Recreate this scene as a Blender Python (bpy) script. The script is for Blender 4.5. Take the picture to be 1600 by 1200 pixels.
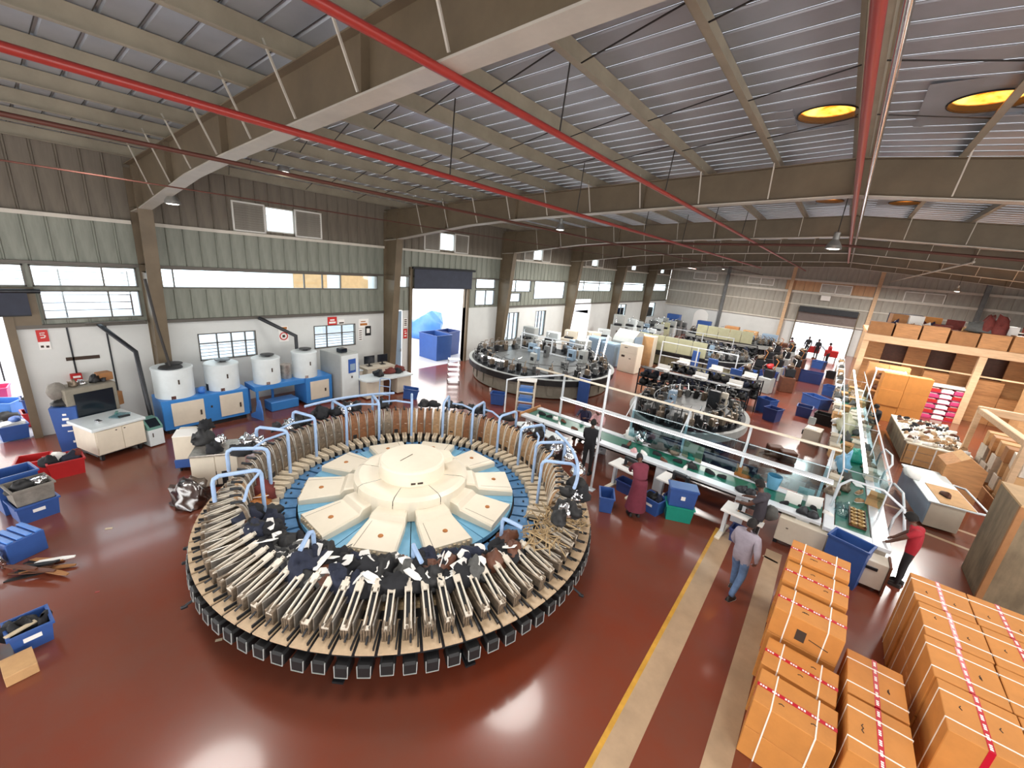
import bpy, bmesh, math, random
from math import sin, cos, pi, radians, atan2, hypot
from mathutils import Vector, Matrix, Euler, noise as mnoise

S = bpy.context.scene
for o in list(bpy.data.objects): bpy.data.objects.remove(o)
COL = S.collection

# ---------------------------------------------------------------- camera, world, light
CAM_H = 6.0
FPX = 641.4437
# rows: the hall's x (across), y (along), z (up) axes seen in camera space (right, down, forward)
RX = Vector((0.77916327, 0.24465659, -0.5771029))
RY = Vector((0.62050076, -0.17063771, 0.76541595))
RZ = Vector((0.08878854, -0.95447678, -0.28476423))
cam_d = bpy.data.cameras.new('camera'); cam = bpy.data.objects.new('camera', cam_d); COL.objects.link(cam)
m = Matrix(((RX[0], -RX[1], -RX[2], 0), (RY[0], -RY[1], -RY[2], 0), (RZ[0], -RZ[1], -RZ[2], CAM_H), (0, 0, 0, 1)))
cam.matrix_world = m
cam_d.sensor_fit = 'HORIZONTAL'; cam_d.sensor_width = 36.0; cam_d.lens = 36.0 * FPX / 1600.0
cam_d.clip_start = 0.05; cam_d.clip_end = 300
S.camera = cam

W = bpy.data.worlds.new('sky'); S.world = W; W.use_nodes = True
bg = W.node_tree.nodes['Background']; bg.inputs[0].default_value = (1.0, 0.985, 0.96, 1); bg.inputs[1].default_value = 4.6
S.view_settings.view_transform = 'Standard'; S.view_settings.look = 'None'
S.view_settings.exposure = 0.15; S.view_settings.gamma = 1.0
try: S.view_settings.use_curve_mapping = False
except Exception: pass
FILL_W = 170.0  # power of the added fill discs

def ray(px, py):
    c = Vector((px - 800.0, py - 600.0, FPX))
    return Vector((RX.dot(c), RY.dot(c), RZ.dot(c)))
def G(px, py, z=0.0):
    """point of the hall seen at a pixel of the 1600 x 1200 photograph, at height z"""
    r = ray(px, py); t = (z - CAM_H) / r.z
    return Vector((r.x * t, r.y * t, z))
def AX(px, py, x):
    r = ray(px, py); t = x / r.x
    return Vector((x, r.y * t, CAM_H + r.z * t))
def AY(px, py, y):
    r = ray(px, py); t = y / r.y
    return Vector((r.x * t, y, CAM_H + r.z * t))

# ---------------------------------------------------------------- materials
def lin(c):
    out = []
    for v in c:
        v = v / 255.0
        out.append(v / 12.92 if v <= 0.04045 else ((v + 0.055) / 1.055) ** 2.4)
    return (out[0], out[1], out[2], 1.0)
MATS = {}
def mat(name, col, rough=0.5, metal=0.0, var=0.0, vscale=4.0, stretch=(1, 1, 1), emit=0.0, bump=0.0, spec=0.5, col2=None):
    if name in MATS: return MATS[name]
    M_ = bpy.data.materials.new(name); M_.use_nodes = True
    nt = M_.node_tree; N = nt.nodes; L = nt.links
    b = N['Principled BSDF']
    b.inputs['Base Color'].default_value = lin(col); b.inputs['Roughness'].default_value = rough
    b.inputs['Metallic'].default_value = metal; b.inputs['Specular IOR Level'].default_value = spec
    if emit:
        b.inputs['Emission Color'].default_value = lin(col); b.inputs['Emission Strength'].default_value = emit
    if var or bump:
        tc = N.new('ShaderNodeTexCoord'); mp = N.new('ShaderNodeMapping'); mp.inputs['Scale'].default_value = stretch
        nz = N.new('ShaderNodeTexNoise'); nz.inputs['Scale'].default_value = vscale; nz.inputs['Detail'].default_value = 6; nz.inputs['Roughness'].default_value = 0.65
        L.new(tc.outputs['Object'], mp.inputs['Vector']); L.new(mp.outputs['Vector'], nz.inputs['Vector'])
        if var:
            rp = N.new('ShaderNodeMapRange'); rp.inputs['From Min'].default_value = 0.35; rp.inputs['From Max'].default_value = 0.65
            L.new(nz.outputs['Fac'], rp.inputs['Value'])
            mx = N.new('ShaderNodeMix'); mx.data_type = 'RGBA'
            c1 = lin(col); c2 = lin(col2) if col2 else tuple(v * (1 - var) for v in c1[:3]) + (1,)
            mx.inputs['A'].default_value = c1; mx.inputs['B'].default_value = c2
            L.new(rp.outputs['Result'], mx.inputs['Factor']); L.new(mx.outputs['Result'], b.inputs['Base Color'])
        if bump:
            bp = N.new('ShaderNodeBump'); bp.inputs['Strength'].default_value = bump; bp.inputs['Distance'].default_value = 0.02
            L.new(nz.outputs['Fac'], bp.inputs['Height']); L.new(bp.outputs['Normal'], b.inputs['Normal'])
    MATS[name] = M_
    return M_
def glass(name, tint=(235, 245, 250), gloss=0.08, rough=0.03):
    if name in MATS: return MATS[name]
    M_ = bpy.data.materials.new(name); M_.use_nodes = True; nt = M_.node_tree; N = nt.nodes; L = nt.links
    N.remove(N['Principled BSDF'])
    t = N.new('ShaderNodeBsdfTransparent'); t.inputs[0].default_value = lin(tint)
    g = N.new('ShaderNodeBsdfGlossy'); g.inputs['Roughness'].default_value = rough
    mx = N.new('ShaderNodeMixShader'); mx.inputs[0].default_value = gloss
    L.new(t.outputs[0], mx.inputs[1]); L.new(g.outputs[0], mx.inputs[2]); L.new(mx.outputs[0], N['Material Output'].inputs[0])
    MATS[name] = M_; return M_

m_floor = mat('floor_epoxy', (122, 55, 35), 0.24, 0, 0.3, 0.35, col2=(112, 66, 52), spec=0.4)
m_floor.node_tree.nodes['Principled BSDF'].inputs['Coat Weight'].default_value = 0.45
m_floor.node_tree.nodes['Principled BSDF'].inputs['Coat Roughness'].default_value = 0.1
m_stripe = mat('floor_beige_paint', (186, 158, 128), 0.3, 0, 0.25, 1.2)
m_yellow = mat('floor_yellow_paint', (214, 160, 60), 0.35, 0, 0.3, 3)
m_yard = mat('yard_concrete', (176, 178, 188), 0.8, 0, 0.15, 0.5)
m_wallw = mat('white_plaster', (214, 216, 214), 0.7, 0, 0.1, 0.6)
m_sid_up = mat('siding_beige', (124, 115, 102), 0.6, 0.1, 0.3, 1.6, (3, 3, 0.4))
m_sid = mat('siding_grey_green', (143, 147, 136), 0.55, 0.1, 0.3, 1.6, (3, 3, 0.4))
m_sid_end = mat('siding_end_grey', (170, 165, 154), 0.6, 0.05, 0.2, 1.4, (3, 3, 0.4))
m_sid_tan = mat('siding_end_tan', (196, 152, 112), 0.6, 0.0, 0.2, 1.4, (3, 3, 0.4))
m_steel = mat('beam_paint_taupe', (112, 98, 78), 0.5, 0.05, 0.25, 1.0)
m_flange = mat('flange_paint_light', (190, 184, 172), 0.4, 0.1, 0.15, 2)
m_purlin = mat('purlin_paint', (156, 147, 128), 0.5, 0.1, 0.2, 1.5)
m_roof = mat('roof_sheet', (176, 182, 190), 0.4, 0.4, 0.2, 0.5)
m_seam = mat('roof_seam', (70, 68, 66), 0.6, 0.2)
m_ledge = mat('ledge_white', (214, 208, 196), 0.5, 0, 0.15, 2)
m_redpipe = mat('pipe_red', (150, 48, 42), 0.35)
m_rustpipe = mat('pipe_rust', (92, 52, 42), 0.5, 0.2)
m_darkwire = mat('wire_dark', (38, 34, 32), 0.6)
m_glass = glass('window_glass')
m_acryl = glass('clear_acrylic', (214, 232, 236), 0.12, 0.05)
m_frame = mat('window_frame', (96, 92, 86), 0.5, 0.3)
m_framew = mat('window_frame_white', (226, 224, 218), 0.45)
m_louv = mat('louvre_grey', (172, 166, 156), 0.55, 0.1, 0.2, 3)
m_shade = mat('roller_shade', (50, 55, 70), 0.7, 0, 0.2, 3)
m_cream = mat('cream_enamel', (236, 226, 206), 0.35, 0, 0.06, 2)
m_creamd = mat('cream_enamel_worn', (214, 196, 166), 0.5, 0, 0.3, 5)
m_ltblue = mat('light_blue_enamel', (118, 178, 212), 0.4, 0, 0.15, 3)
m_tray = mat('tray_blue', (82, 134, 182), 0.45, 0, 0.35, 6)
m_pipeb = mat('tube_pale_blue', (160, 188, 226), 0.35, 0, 0.15, 5)
m_black = mat('black_rubber', (24, 24, 26), 0.55, 0, 0.3, 6)
m_dark = mat('dark_steel', (52, 54, 58), 0.4, 0.5, 0.3, 5)
m_alu = mat('aluminium', (196, 190, 182), 0.3, 0.75, 0.4, 9)
m_alud = mat('aluminium_soiled', (150, 134, 116), 0.42, 0.55, 0.5, 12)
m_chrome = mat('chrome', (226, 226, 228), 0.12, 0.95)
m_bone = mat('clamp_ivory', (222, 212, 196), 0.4, 0.1, 0.2, 8)
m_plate = mat('plate_tan', (204, 178, 146), 0.5, 0.05, 0.25, 6)
m_carrier = mat('carrier_brown', (150, 100, 64), 0.6, 0.0, 0.4, 14)
m_carrier2 = mat('carrier_tan', (186, 148, 108), 0.6, 0.0, 0.4, 14)
m_last = mat('last_ivory', (226, 210, 184), 0.4, 0, 0.2, 8)
m_straw = mat('straw_felt', (190, 164, 124), 0.95, 0, 0.35, 20, bump=0.6)
m_cloth_k = mat('cloth_black', (30, 31, 36), 0.85, 0, 0.3, 12)
m_cloth_n = mat('cloth_navy', (36, 42, 62), 0.85, 0, 0.3, 12)
m_cloth_g = mat('cloth_grey', (96, 96, 94), 0.85, 0, 0.3, 12)
m_cloth_r = mat('cloth_maroon', (112, 46, 40), 0.8, 0, 0.3, 10)
m_leather = mat('leather_orange', (186, 116, 48), 0.5, 0, 0.3, 8)
m_leatherb = mat('leather_brown', (104, 62, 42), 0.5, 0, 0.3, 8)
m_white = mat('white_card', (240, 238, 234), 0.6)
m_blue = mat('plastic_blue', (52, 88, 156), 0.4, 0, 0.12, 4)
m_blued = mat('plastic_blue_deep', (44, 64, 122), 0.45, 0, 0.12, 4)
m_bluel = mat('plastic_blue_light', (72, 128, 208), 0.4, 0, 0.12, 4)
m_red = mat('plastic_red', (186, 34, 36), 0.4, 0, 0.12, 4)
m_pink = mat('plastic_pink', (206, 66, 120), 0.4, 0, 0.1, 4)
m_green = mat('plastic_green', (24, 150, 130), 0.45, 0, 0.1, 4)
m_machblue = mat('machine_blue', (58, 132, 206), 0.4, 0, 0.12, 2)
m_machwhite = mat('machine_white', (218, 226, 228), 0.35, 0, 0.08, 3)
m_beige = mat('machine_beige', (222, 212, 194), 0.45, 0, 0.1, 2)
m_greym = mat('machine_grey', (176, 180, 178), 0.4, 0.1, 0.12, 2)
m_bluegrey = mat('cabinet_blue_grey', (146, 170, 192), 0.4, 0.1, 0.12, 2)
m_taupe = mat('machine_taupe', (146, 140, 126), 0.5, 0.1, 0.2, 3)
m_mid = mat('machine_dark_grey', (112, 114, 114), 0.4, 0.2, 0.3, 3)
m_olive = mat('machine_olive', (170, 170, 140), 0.5, 0, 0.15, 2)
m_belt = mat('belt_green', (24, 104, 84), 0.35, 0, 0.25, 4)
m_rail = mat('rail_white', (222, 228, 234), 0.35, 0.1, 0.08, 3)
m_navy = mat('panel_navy', (44, 44, 74), 0.55, 0, 0.2, 3)
m_screen = mat('screen_dark', (24, 32, 40), 0.15)
m_panelblue = mat('screen_blue', (54, 92, 168), 0.25)
m_teal = mat('lid_teal', (104, 148, 138), 0.3)
m_tube = mat('light_tube', (255, 255, 255), 0.3, emit=4.0)
m_lampon = mat('lamp_lens', (255, 250, 240), 0.3, emit=7.0)
m_lamph = mat('lamp_shade', (150, 150, 146), 0.35, 0.5)
m_carton = mat('carton_board', (200, 132, 62), 0.7, 0, 0.16, 2.5)
m_cartonp = mat('carton_pale', (206, 162, 112), 0.75, 0, 0.2, 3)
m_cartond = mat('carton_brown', (166, 116, 72), 0.75, 0, 0.2, 3)
m_tape = mat('tape_red', (186, 18, 44), 0.3)
m_strap = mat('strap_white', (240, 232, 222), 0.4)
m_ink = mat('ink_dark', (60, 46, 36), 0.8)
m_ply = mat('plywood_grey', (142, 124, 98), 0.75, 0, 0.45, 3, (1, 1, 0.35), bump=0.2)
m_plytop = mat('plywood_pale', (206, 168, 120), 0.7, 0, 0.2, 3)
m_wood = mat('timber_orange', (196, 140, 88), 0.6, 0, 0.3, 2, (1, 6, 6))
m_woodp = mat('timber_pale', (216, 180, 142), 0.6, 0, 0.2, 2, (1, 6, 6))
m_concr = mat('box_grey_worn', (136, 130, 122), 0.8, 0, 0.4, 4)
m_skin = mat('skin_brown', (96, 62, 48), 0.5, 0, 0.08, 8)
m_hair = mat('hair_black', (20, 17, 16), 0.8, 0, 0.3, 40, bump=0.5)
m_sweater = mat('sweater_grey_lilac', (158, 150, 162), 0.85, 0, 0.15, 14)
m_jeans = mat('jeans_blue', (96, 124, 164), 0.8, 0, 0.35, 8)
m_redtee = mat('tee_red', (168, 26, 42), 0.75, 0, 0.15, 8)
m_darktee = mat('tee_charcoal', (58, 54, 62), 0.8, 0, 0.15, 8)
m_blacktr = mat('trousers_black', (34, 33, 36), 0.8, 0, 0.15, 8)
m_maroon = mat('dress_maroon', (116, 44, 62), 0.8, 0, 0.2, 8)
m_pinkc = mat('scarf_pink', (226, 178, 180), 0.8, 0, 0.25, 16)
m_shoe = mat('shoe_dark', (34, 30, 30), 0.5)
m_eye = mat('eye_white', (230, 226, 220), 0.3)
m_sign = mat('sign_red', (196, 40, 36), 0.5)
m_dome = None
def dome_mat():
    M_ = bpy.data.materials.new('skylight_amber'); M_.use_nodes = True; nt = M_.node_tree; N = nt.nodes; L = nt.links
    N.remove(N['Principled BSDF'])
    t = N.new('ShaderNodeBsdfTranslucent'); tr = N.new('ShaderNodeBsdfTransparent')
    nz = N.new('ShaderNodeTexNoise'); nz.inputs['Scale'].default_value = 3.0; nz.inputs['Detail'].default_value = 5
    tc = N.new('ShaderNodeTexCoord'); mp = N.new('ShaderNodeMapping'); mp.inputs['Scale'].default_value = (1, 3, 1)
    L.new(tc.outputs['Object'], mp.inputs[0]); L.new(mp.outputs[0], nz.inputs['Vector'])
    rp = N.new('ShaderNodeValToRGB'); rp.color_ramp.elements[0].color = lin((214, 92, 14)); rp.color_ramp.elements[1].color = lin((255, 186, 84))
    rp.color_ramp.elements[0].position = 0.35; rp.color_ramp.elements[1].position = 0.65
    L.new(nz.outputs['Fac'], rp.inputs[0]); L.new(rp.outputs[0], t.inputs[0]); L.new(rp.outputs[0], tr.inputs[0])
    mx = N.new('ShaderNodeMixShader'); mx.inputs[0].default_value = 0.25
    L.new(t.outputs[0], mx.inputs[1]); L.new(tr.outputs[0], mx.inputs[2]); L.new(mx.outputs[0], N['Material Output'].inputs[0])
    return M_
m_dome = dome_mat()

# ---------------------------------------------------------------- mesh helper
class MB:
    def __init__(s, m=None):
        s.v = []; s.f = []; s.fm = []; s.fs = []; s.mats = []; s.T = Matrix.Identity(4); s.cur = 0
        if m: s.use(m)
    def use(s, m):
        if m not in s.mats: s.mats.append(m)
        s.cur = s.mats.index(m); return s
    def at(s, loc=(0, 0, 0), rz=0, rx=0, ry=0):
        s.T = Matrix.Translation(loc) @ Euler((rx, ry, rz)).to_matrix().to_4x4(); return s
    def add(s, vs, fs, smooth=False):
        n = len(s.v); T = s.T
        s.v.extend([(T @ Vector(p))[:] for p in vs])
        for f in fs: s.f.append([i + n for i in f]); s.fm.append(s.cur); s.fs.append(smooth)
        return s
    def box(s, x0, x1, y0, y1, z0, z1, c=0.0):
        if x1 < x0: x0, x1 = x1, x0
        if y1 < y0: y0, y1 = y1, y0
        if z1 < z0: z0, z1 = z1, z0
        if c <= 0:
            v = [(x0, y0, z0), (x1, y0, z0), (x1, y1, z0), (x0, y1, z0), (x0, y0, z1), (x1, y0, z1), (x1, y1, z1), (x0, y1, z1)]
            return s.add(v, [(3, 2, 1, 0), (4, 5, 6, 7), (0, 1, 5, 4), (1, 2, 6, 5), (2, 3, 7, 6), (3, 0, 4, 7)])
        c = min(c, (x1 - x0) * .49, (y1 - y0) * .49, (z1 - z0) * .49)
        v = []; idx = {}
        X = (x0, x1); Y = (y0, y1); Z = (z0, z1)
        for i in (0, 1):
            for j in (0, 1):
                for k in (0, 1):
                    a, b, d = X[i], Y[j], Z[k]; sx, sy, sz = (c, -c)[i], (c, -c)[j], (c, -c)[k]
                    idx[i, j, k, 0] = len(v); v.append((a, b + sy, d + sz))
                    idx[i, j, k, 1] = len(v); v.append((a + sx, b, d + sz))
                    idx[i, j, k, 2] = len(v); v.append((a + sx, b + sy, d))
        I = lambda i, j, k, a: idx[i, j, k, a]
        f = [[I(0, 0, 0, 0), I(0, 0, 1, 0), I(0, 1, 1, 0), I(0, 1, 0, 0)], [I(1, 0, 0, 0), I(1, 1, 0, 0), I(1, 1, 1, 0), I(1, 0, 1, 0)],
             [I(0, 0, 0, 1), I(1, 0, 0, 1), I(1, 0, 1, 1), I(0, 0, 1, 1)], [I(0, 1, 0, 1), I(0, 1, 1, 1), I(1, 1, 1, 1), I(1, 1, 0, 1)],
             [I(0, 0, 0, 2), I(0, 1, 0, 2), I(1, 1, 0, 2), I(1, 0, 0, 2)], [I(0, 0, 1, 2), I(1, 0, 1, 2), I(1, 1, 1, 2), I(0, 1, 1, 2)]]
        for i in (0, 1):
            for j in (0, 1):
                q = [I(i, j, 0, 0), I(i, j, 0, 1), I(i, j, 1, 1), I(i, j, 1, 0)]; f.append(q if (i + j) % 2 == 0 else q[::-1])
        for i in (0, 1):
            for k in (0, 1):
                q = [I(i, 0, k, 0), I(i, 1, k, 0), I(i, 1, k, 2), I(i, 0, k, 2)]; f.append(q if (i + k) % 2 == 0 else q[::-1])
        for j in (0, 1):
            for k in (0, 1):
                q = [I(0, j, k, 1), I(0, j, k, 2), I(1, j, k, 2), I(1, j, k, 1)]; f.append(q if (j + k) % 2 == 0 else q[::-1])
        for i in (0, 1):
            for j in (0, 1):
                for k in (0, 1):
                    q = [I(i, j, k, 0), I(i, j, k, 2), I(i, j, k, 1)]; f.append(q if (i + j + k) % 2 == 0 else q[::-1])
        return s.add(v, f)
    def bx(s, cx, cy, cz, sx, sy, sz, c=0.0):
        return s.box(cx - sx / 2, cx + sx / 2, cy - sy / 2, cy + sy / 2, cz - sz / 2, cz + sz / 2, c)
    def tube(s, pts, r, n=8, closed=False):
        P = [Vector(p) for p in pts]; k = len(P); rr = r if isinstance(r, (list, tuple)) else [r] * k
        vs = []; up = None
        for i, p in enumerate(P):
            a = P[i - 1] if (i or closed) else None; b = P[(i + 1) % k] if (i < k - 1 or closed) else None
            d = Vector((0, 0, 0))
            if a is not None: d += (p - a).normalized()
            if b is not None: d += (b - p).normalized()
            if d.length < 1e-6: d = Vector((0, 0, 1))
            d.normalize()
            if up is None: up = Vector((0, 0, 1)) if abs(d.z) < 0.9 else Vector((1, 0, 0))
            u = (up - d * up.dot(d))
            if u.length < 1e-4: u = Vector((1, 0, 0)) - d * d.x
            u.normalize(); w = d.cross(u); up = u
            for j in range(n):
                t = 2 * pi * (j + .5) / n; vs.append(p + (u * cos(t) + w * sin(t)) * rr[i])
        fs = []; kk = k if closed else k - 1
        for i in range(kk):
            for j in range(n):
                a = i * n; b = ((i + 1) % k) * n
                fs.append((a + j, b + j, b + (j + 1) % n, a + (j + 1) % n))
        s.add(vs, [f[::-1] for f in fs], n > 4)
        if not closed: s.add([vs[j] for j in range(n)], [list(range(n))]); s.add([vs[(k - 1) * n + j] for j in range(n)], [list(range(n))[::-1]])
        return s
    def cyl(s, x, y, z0, z1, r, n=16, r2=None):
        return s.lathe([(r, z0), (r2 if r2 is not None else r, z1)], n, (x, y, 0))
    def lathe(s, prof, n=24, c=(0, 0, 0), cap=True, a0=0.0, a1=2 * pi, flat=False):
        full = abs(a1 - a0 - 2 * pi) < 1e-6; m_ = n if full else n + 1
        vs = []
        for r, z in prof:
            for j in range(m_):
                t = a0 + (a1 - a0) * j / n; vs.append((c[0] + r * cos(t), c[1] + r * sin(t), c[2] + z))
        fs = []
        for i in range(len(prof) - 1):
            for j in range(n):
                k = (j + 1) % m_
                fs.append((i * m_ + j, i * m_ + k, (i + 1) * m_ + k, (i + 1) * m_ + j))
        # sharp profile: separate rings so that shading stays crisp
        if not flat:
            for i in range(len(prof) - 1):
                ring = vs[i * m_:(i + 2) * m_]
                s.add(ring, [(j, (j + 1) % m_, m_ + (j + 1) % m_, m_ + j) for j in range(n)], True)
        else: s.add(vs, fs, False)
        if cap and full:
            if prof[0][0] > 1e-4: s.add(vs[:m_], [list(range(m_))[::-1]])
            if prof[-1][0] > 1e-4: s.add(vs[-m_:], [list(range(m_))])
        return s
    def prism(s, poly, z0, z1):
        n = len(poly); v = [(x, y, z0) for x, y in poly] + [(x, y, z1) for x, y in poly]
        f = [list(range(n))[::-1], [i + n for i in range(n)]] + [(i, (i + 1) % n, (i + 1) % n + n, i + n) for i in range(n)]
        return s.add(v, f)
    def prism_y(s, poly, y0, y1):
        """poly in (x, z), extruded along y"""
        n = len(poly); v = [(x, y0, z) for x, z in poly] + [(x, y1, z) for x, z in poly]
        f = [list(range(n)), [i + n for i in range(n)][::-1]] + [(i, i + n, (i + 1) % n + n, (i + 1) % n) for i in range(n)]
        return s.add(v, f)
    def prism_x(s, poly, x0, x1):
        """poly in (y, z), extruded along x"""
        n = len(poly); v = [(x0, y, z) for y, z in poly] + [(x1, y, z) for y, z in poly]
        f = [list(range(n))[::-1], [i + n for i in range(n)]] + [(i, (i + 1) % n, (i + 1) % n + n, i + n) for i in range(n)]
        return s.add(v, f)
    def blob(s, c, rad, seed=0, amp=0.3, nu=10, nv=7, freq=1.6, flat=False):
        vs = []; rn = Vector((seed * 3.7, seed * 1.3, seed * 2.1))
        for i in range(nv + 1):
            ph = pi * i / nv
            for j in range(nu):
                t = 2 * pi * j / nu; d = Vector((sin(ph) * cos(t), sin(ph) * sin(t), cos(ph)))
                k = 1 + amp * 2 * mnoise.noise(d * freq + rn)
                p = [d[0] * rad[0] * k, d[1] * rad[1] * k, d[2] * rad[2] * k]
                if flat and p[2] < 0: p[2] *= 0.15
                vs.append((c[0] + p[0], c[1] + p[1], c[2] + p[2]))
        fs = []
        for i in range(nv):
            for j in range(nu): fs.append((i * nu + j, (i + 1) * nu + j, (i + 1) * nu + (j + 1) % nu, i * nu + (j + 1) % nu))
        return s.add(vs, fs, True)
    def mesh(s, name):
        me = bpy.data.meshes.new(name); me.from_pydata(s.v, [], s.f)
        for mm in s.mats: me.materials.append(mm)
        me.polygons.foreach_set('material_index', s.fm); me.polygons.foreach_set('use_smooth', s.fs)
        me.update(); return me
    def build(s, name, parent=None, loc=(0, 0, 0), rz=0.0, **kw):
        return link(name, s.mesh(name), parent, loc, rz, **kw)

def link(name, me, parent=None, loc=(0, 0, 0), rz=0.0, kind=None, label=None, cat=None, group=None, rot=None):
    o = bpy.data.objects.new(name, me); COL.objects.link(o)
    o.location = loc; o.rotation_euler = rot if rot else (0, 0, rz)
    if parent: o.parent = parent
    if kind: o['kind'] = kind
    if label: o['label'] = label
    if cat: o['category'] = cat
    if group: o['group'] = group
    return o
def thing(name, label, cat, loc=(0, 0, 0), rz=0.0, group=None):
    return link(name, None, None, loc, rz, label=label, cat=cat, group=group)
def struct(name, mb, parent=None, **kw):
    return mb.build(name, parent, kind=None if parent else 'structure', **kw)
def dup(root, loc, rz=0.0, label=None, group=None):
    r = root.copy(); COL.objects.link(r); r.location = loc; r.rotation_euler = (0, 0, rz)
    if label: r['label'] = label
    if group: r['group'] = group
    for ch in list(root.children):
        c = ch.copy(); COL.objects.link(c); c.parent = r
        for g in list(ch.children):
            d = g.copy(); COL.objects.link(d); d.parent = c
    return r
CACHE = {}
def shared(key, fn):
    if key not in CACHE:
        mb = fn(); CACHE[key] = mb.mesh(key)
    return CACHE[key]
R = random.Random(11)
# ---------------------------------------------------------------- the hall
XL, XR = -17.0, 16.0
Y0, Y1 = -8.0, 52.5
FR = [-5.4, 3.3, 12.0, 20.4, 28.7, 37.0, 45.0]
def zr(x): return 9.0 - 0.062 * abs(x + 0.4)      # underside of the roof sheets
fl = MB(m_floor).box(XL, XR, Y0, Y1, -0.2, 0.0); struct('floor', fl)
yard = MB(m_yard).box(-60, XL, -30, 80, -0.25, -0.03); struct('ground', yard)
yard2 = MB(m_yard).box(-30, 40, Y1, 110, -0.25, -0.03); struct('ground', yard2)
st = [(-1.09, -1.02, m_yellow), (-1.02, -0.66, m_stripe), (0.04, 0.36, m_stripe)]
for k, (a, b, mm) in enumerate(st):
    for (ya, yb) in ((-6, 10.6),):
        MB(mm).box(a, b, ya, yb, 0.0, 0.003).build('floor_marking', kind='structure')
for (p, q, w) in (((1383, 788), (1526, 838), .13), ((1431, 827), (1600, 893), .13), ((1330, 897), (1376, 916), .07), ((1192, 868), (1215, 880), .07)):
    a = G(*p); b = G(*q); d = b - a
    MB(m_stripe).box(0, d.length, -w / 2, w / 2, 0, .003).build('floor_marking', loc=a, rz=atan2(d.y, d.x), kind='structure')

# left wall: openings are (y0, y1, z0, z1)
def wall_with_holes(mb, x0, x1, y0, y1, z0, z1, holes):
    ys = sorted({y0, y1} | {h[0] for h in holes} | {h[1] for h in holes}); zs = sorted({z0, z1} | {h[2] for h in holes} | {h[3] for h in holes})
    ys = [y for y in ys if y0 <= y <= y1]; zs = [z for z in zs if z0 <= z <= z1]
    for a, b in zip(ys, ys[1:]):
        run = None
        for c, d in zip(zs, zs[1:]):
            ym, zm = (a + b) / 2, (c + d) / 2
            solid = not any(h[0] < ym < h[1] and h[2] < zm < h[3] for h in holes)
            if solid:
                run = (run[0] if run else c, d)
            elif run: mb.box(x0, x1, a, b, run[0], run[1]); run = None
        if run: mb.box(x0, x1, a, b, run[0], run[1])
BAYS = list(zip(FR, FR[1:] + [Y1]))
WIN = []   # (y0, y1, z0, z1, mullions, crossbars, name)
WIN += [(.9, 3.05, 4.22, 4.80, [2.3], []), (-5, .8, 4.22, 4.80, [-3.4, -1.6], []), (.97, 3.05, 3.32, 4.12, [2.35], [])]
WIN += [(3.62, 11.5, 4.20, 4.82, [3.95, 8.15, 8.9, 9.7], [])]
WIN += [(12.4, 13.3, 4.30, 4.92, [], []), (18.15, 19.9, 4.30, 4.92, [], []), (18.15, 19.9, 3.3, 4.2, [19.1], [])]
WIN += [(20.75, 23.7, 4.1, 4.92, [22], []), (20.75, 22.6, 3.45, 4.02, [21.4], []), (24.1, 28.2, 3.6, 4.92, [], [])]
WIN += [(29.2, 36.4, 4.18, 5.02, [31.2, 34.0], []), (37.4, 44.4, 4.22, 5.02, [], []), (45.4, 51.6, 4.25, 5.02, [], [])]
WIN += [(4.38, 6.2, 1.7, 2.66, [4.95, 5.4, 5.85], [2.3]), (8.42, 10.33, 1.7, 2.68, [9.0, 9.7], [2.3])]
WIN += [(20.6, 22.6, .9, 2.75, [21.1, 21.6, 22.1], []), (24.6, 25.9, .9, 2.75, [25.0, 25.4], []), (38.3, 40.6, 1.4, 2.9, [39.4], []), (46.5, 49.0, 1.3, 2.9, [], [])]
HI = []
for i, (a, b) in enumerate(BAYS):
    yc = 7.35 + (i - 1) * 8.38
    HI.append(yc)
    WIN.append((yc - .5, yc + .5, 6.25, 7.1, [], []))
DOORS = [(-5.0, .25, 0, 3.5), (13.46, 17.4, 0, 4.3), (29.4, 32.9, 0, 3.5), (12.2, 12.95, 0, 3.2)]
holes = [w[:4] for w in WIN] + DOORS
wl = MB(m_wallw)
wall_with_holes(wl, XL - .22, XL, Y0, Y1, 0, 3.17, holes)
wl.use(m_sid); wall_with_holes(wl, XL - .1, XL - .02, Y0, Y1, 3.17, 6.1, holes)
wl.use(m_sid_up); wall_with_holes(wl, XL - .1, XL - .02, Y0, Y1, 6.1, 8.0, holes)
wall_l = struct('wall_left', wl)
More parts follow.
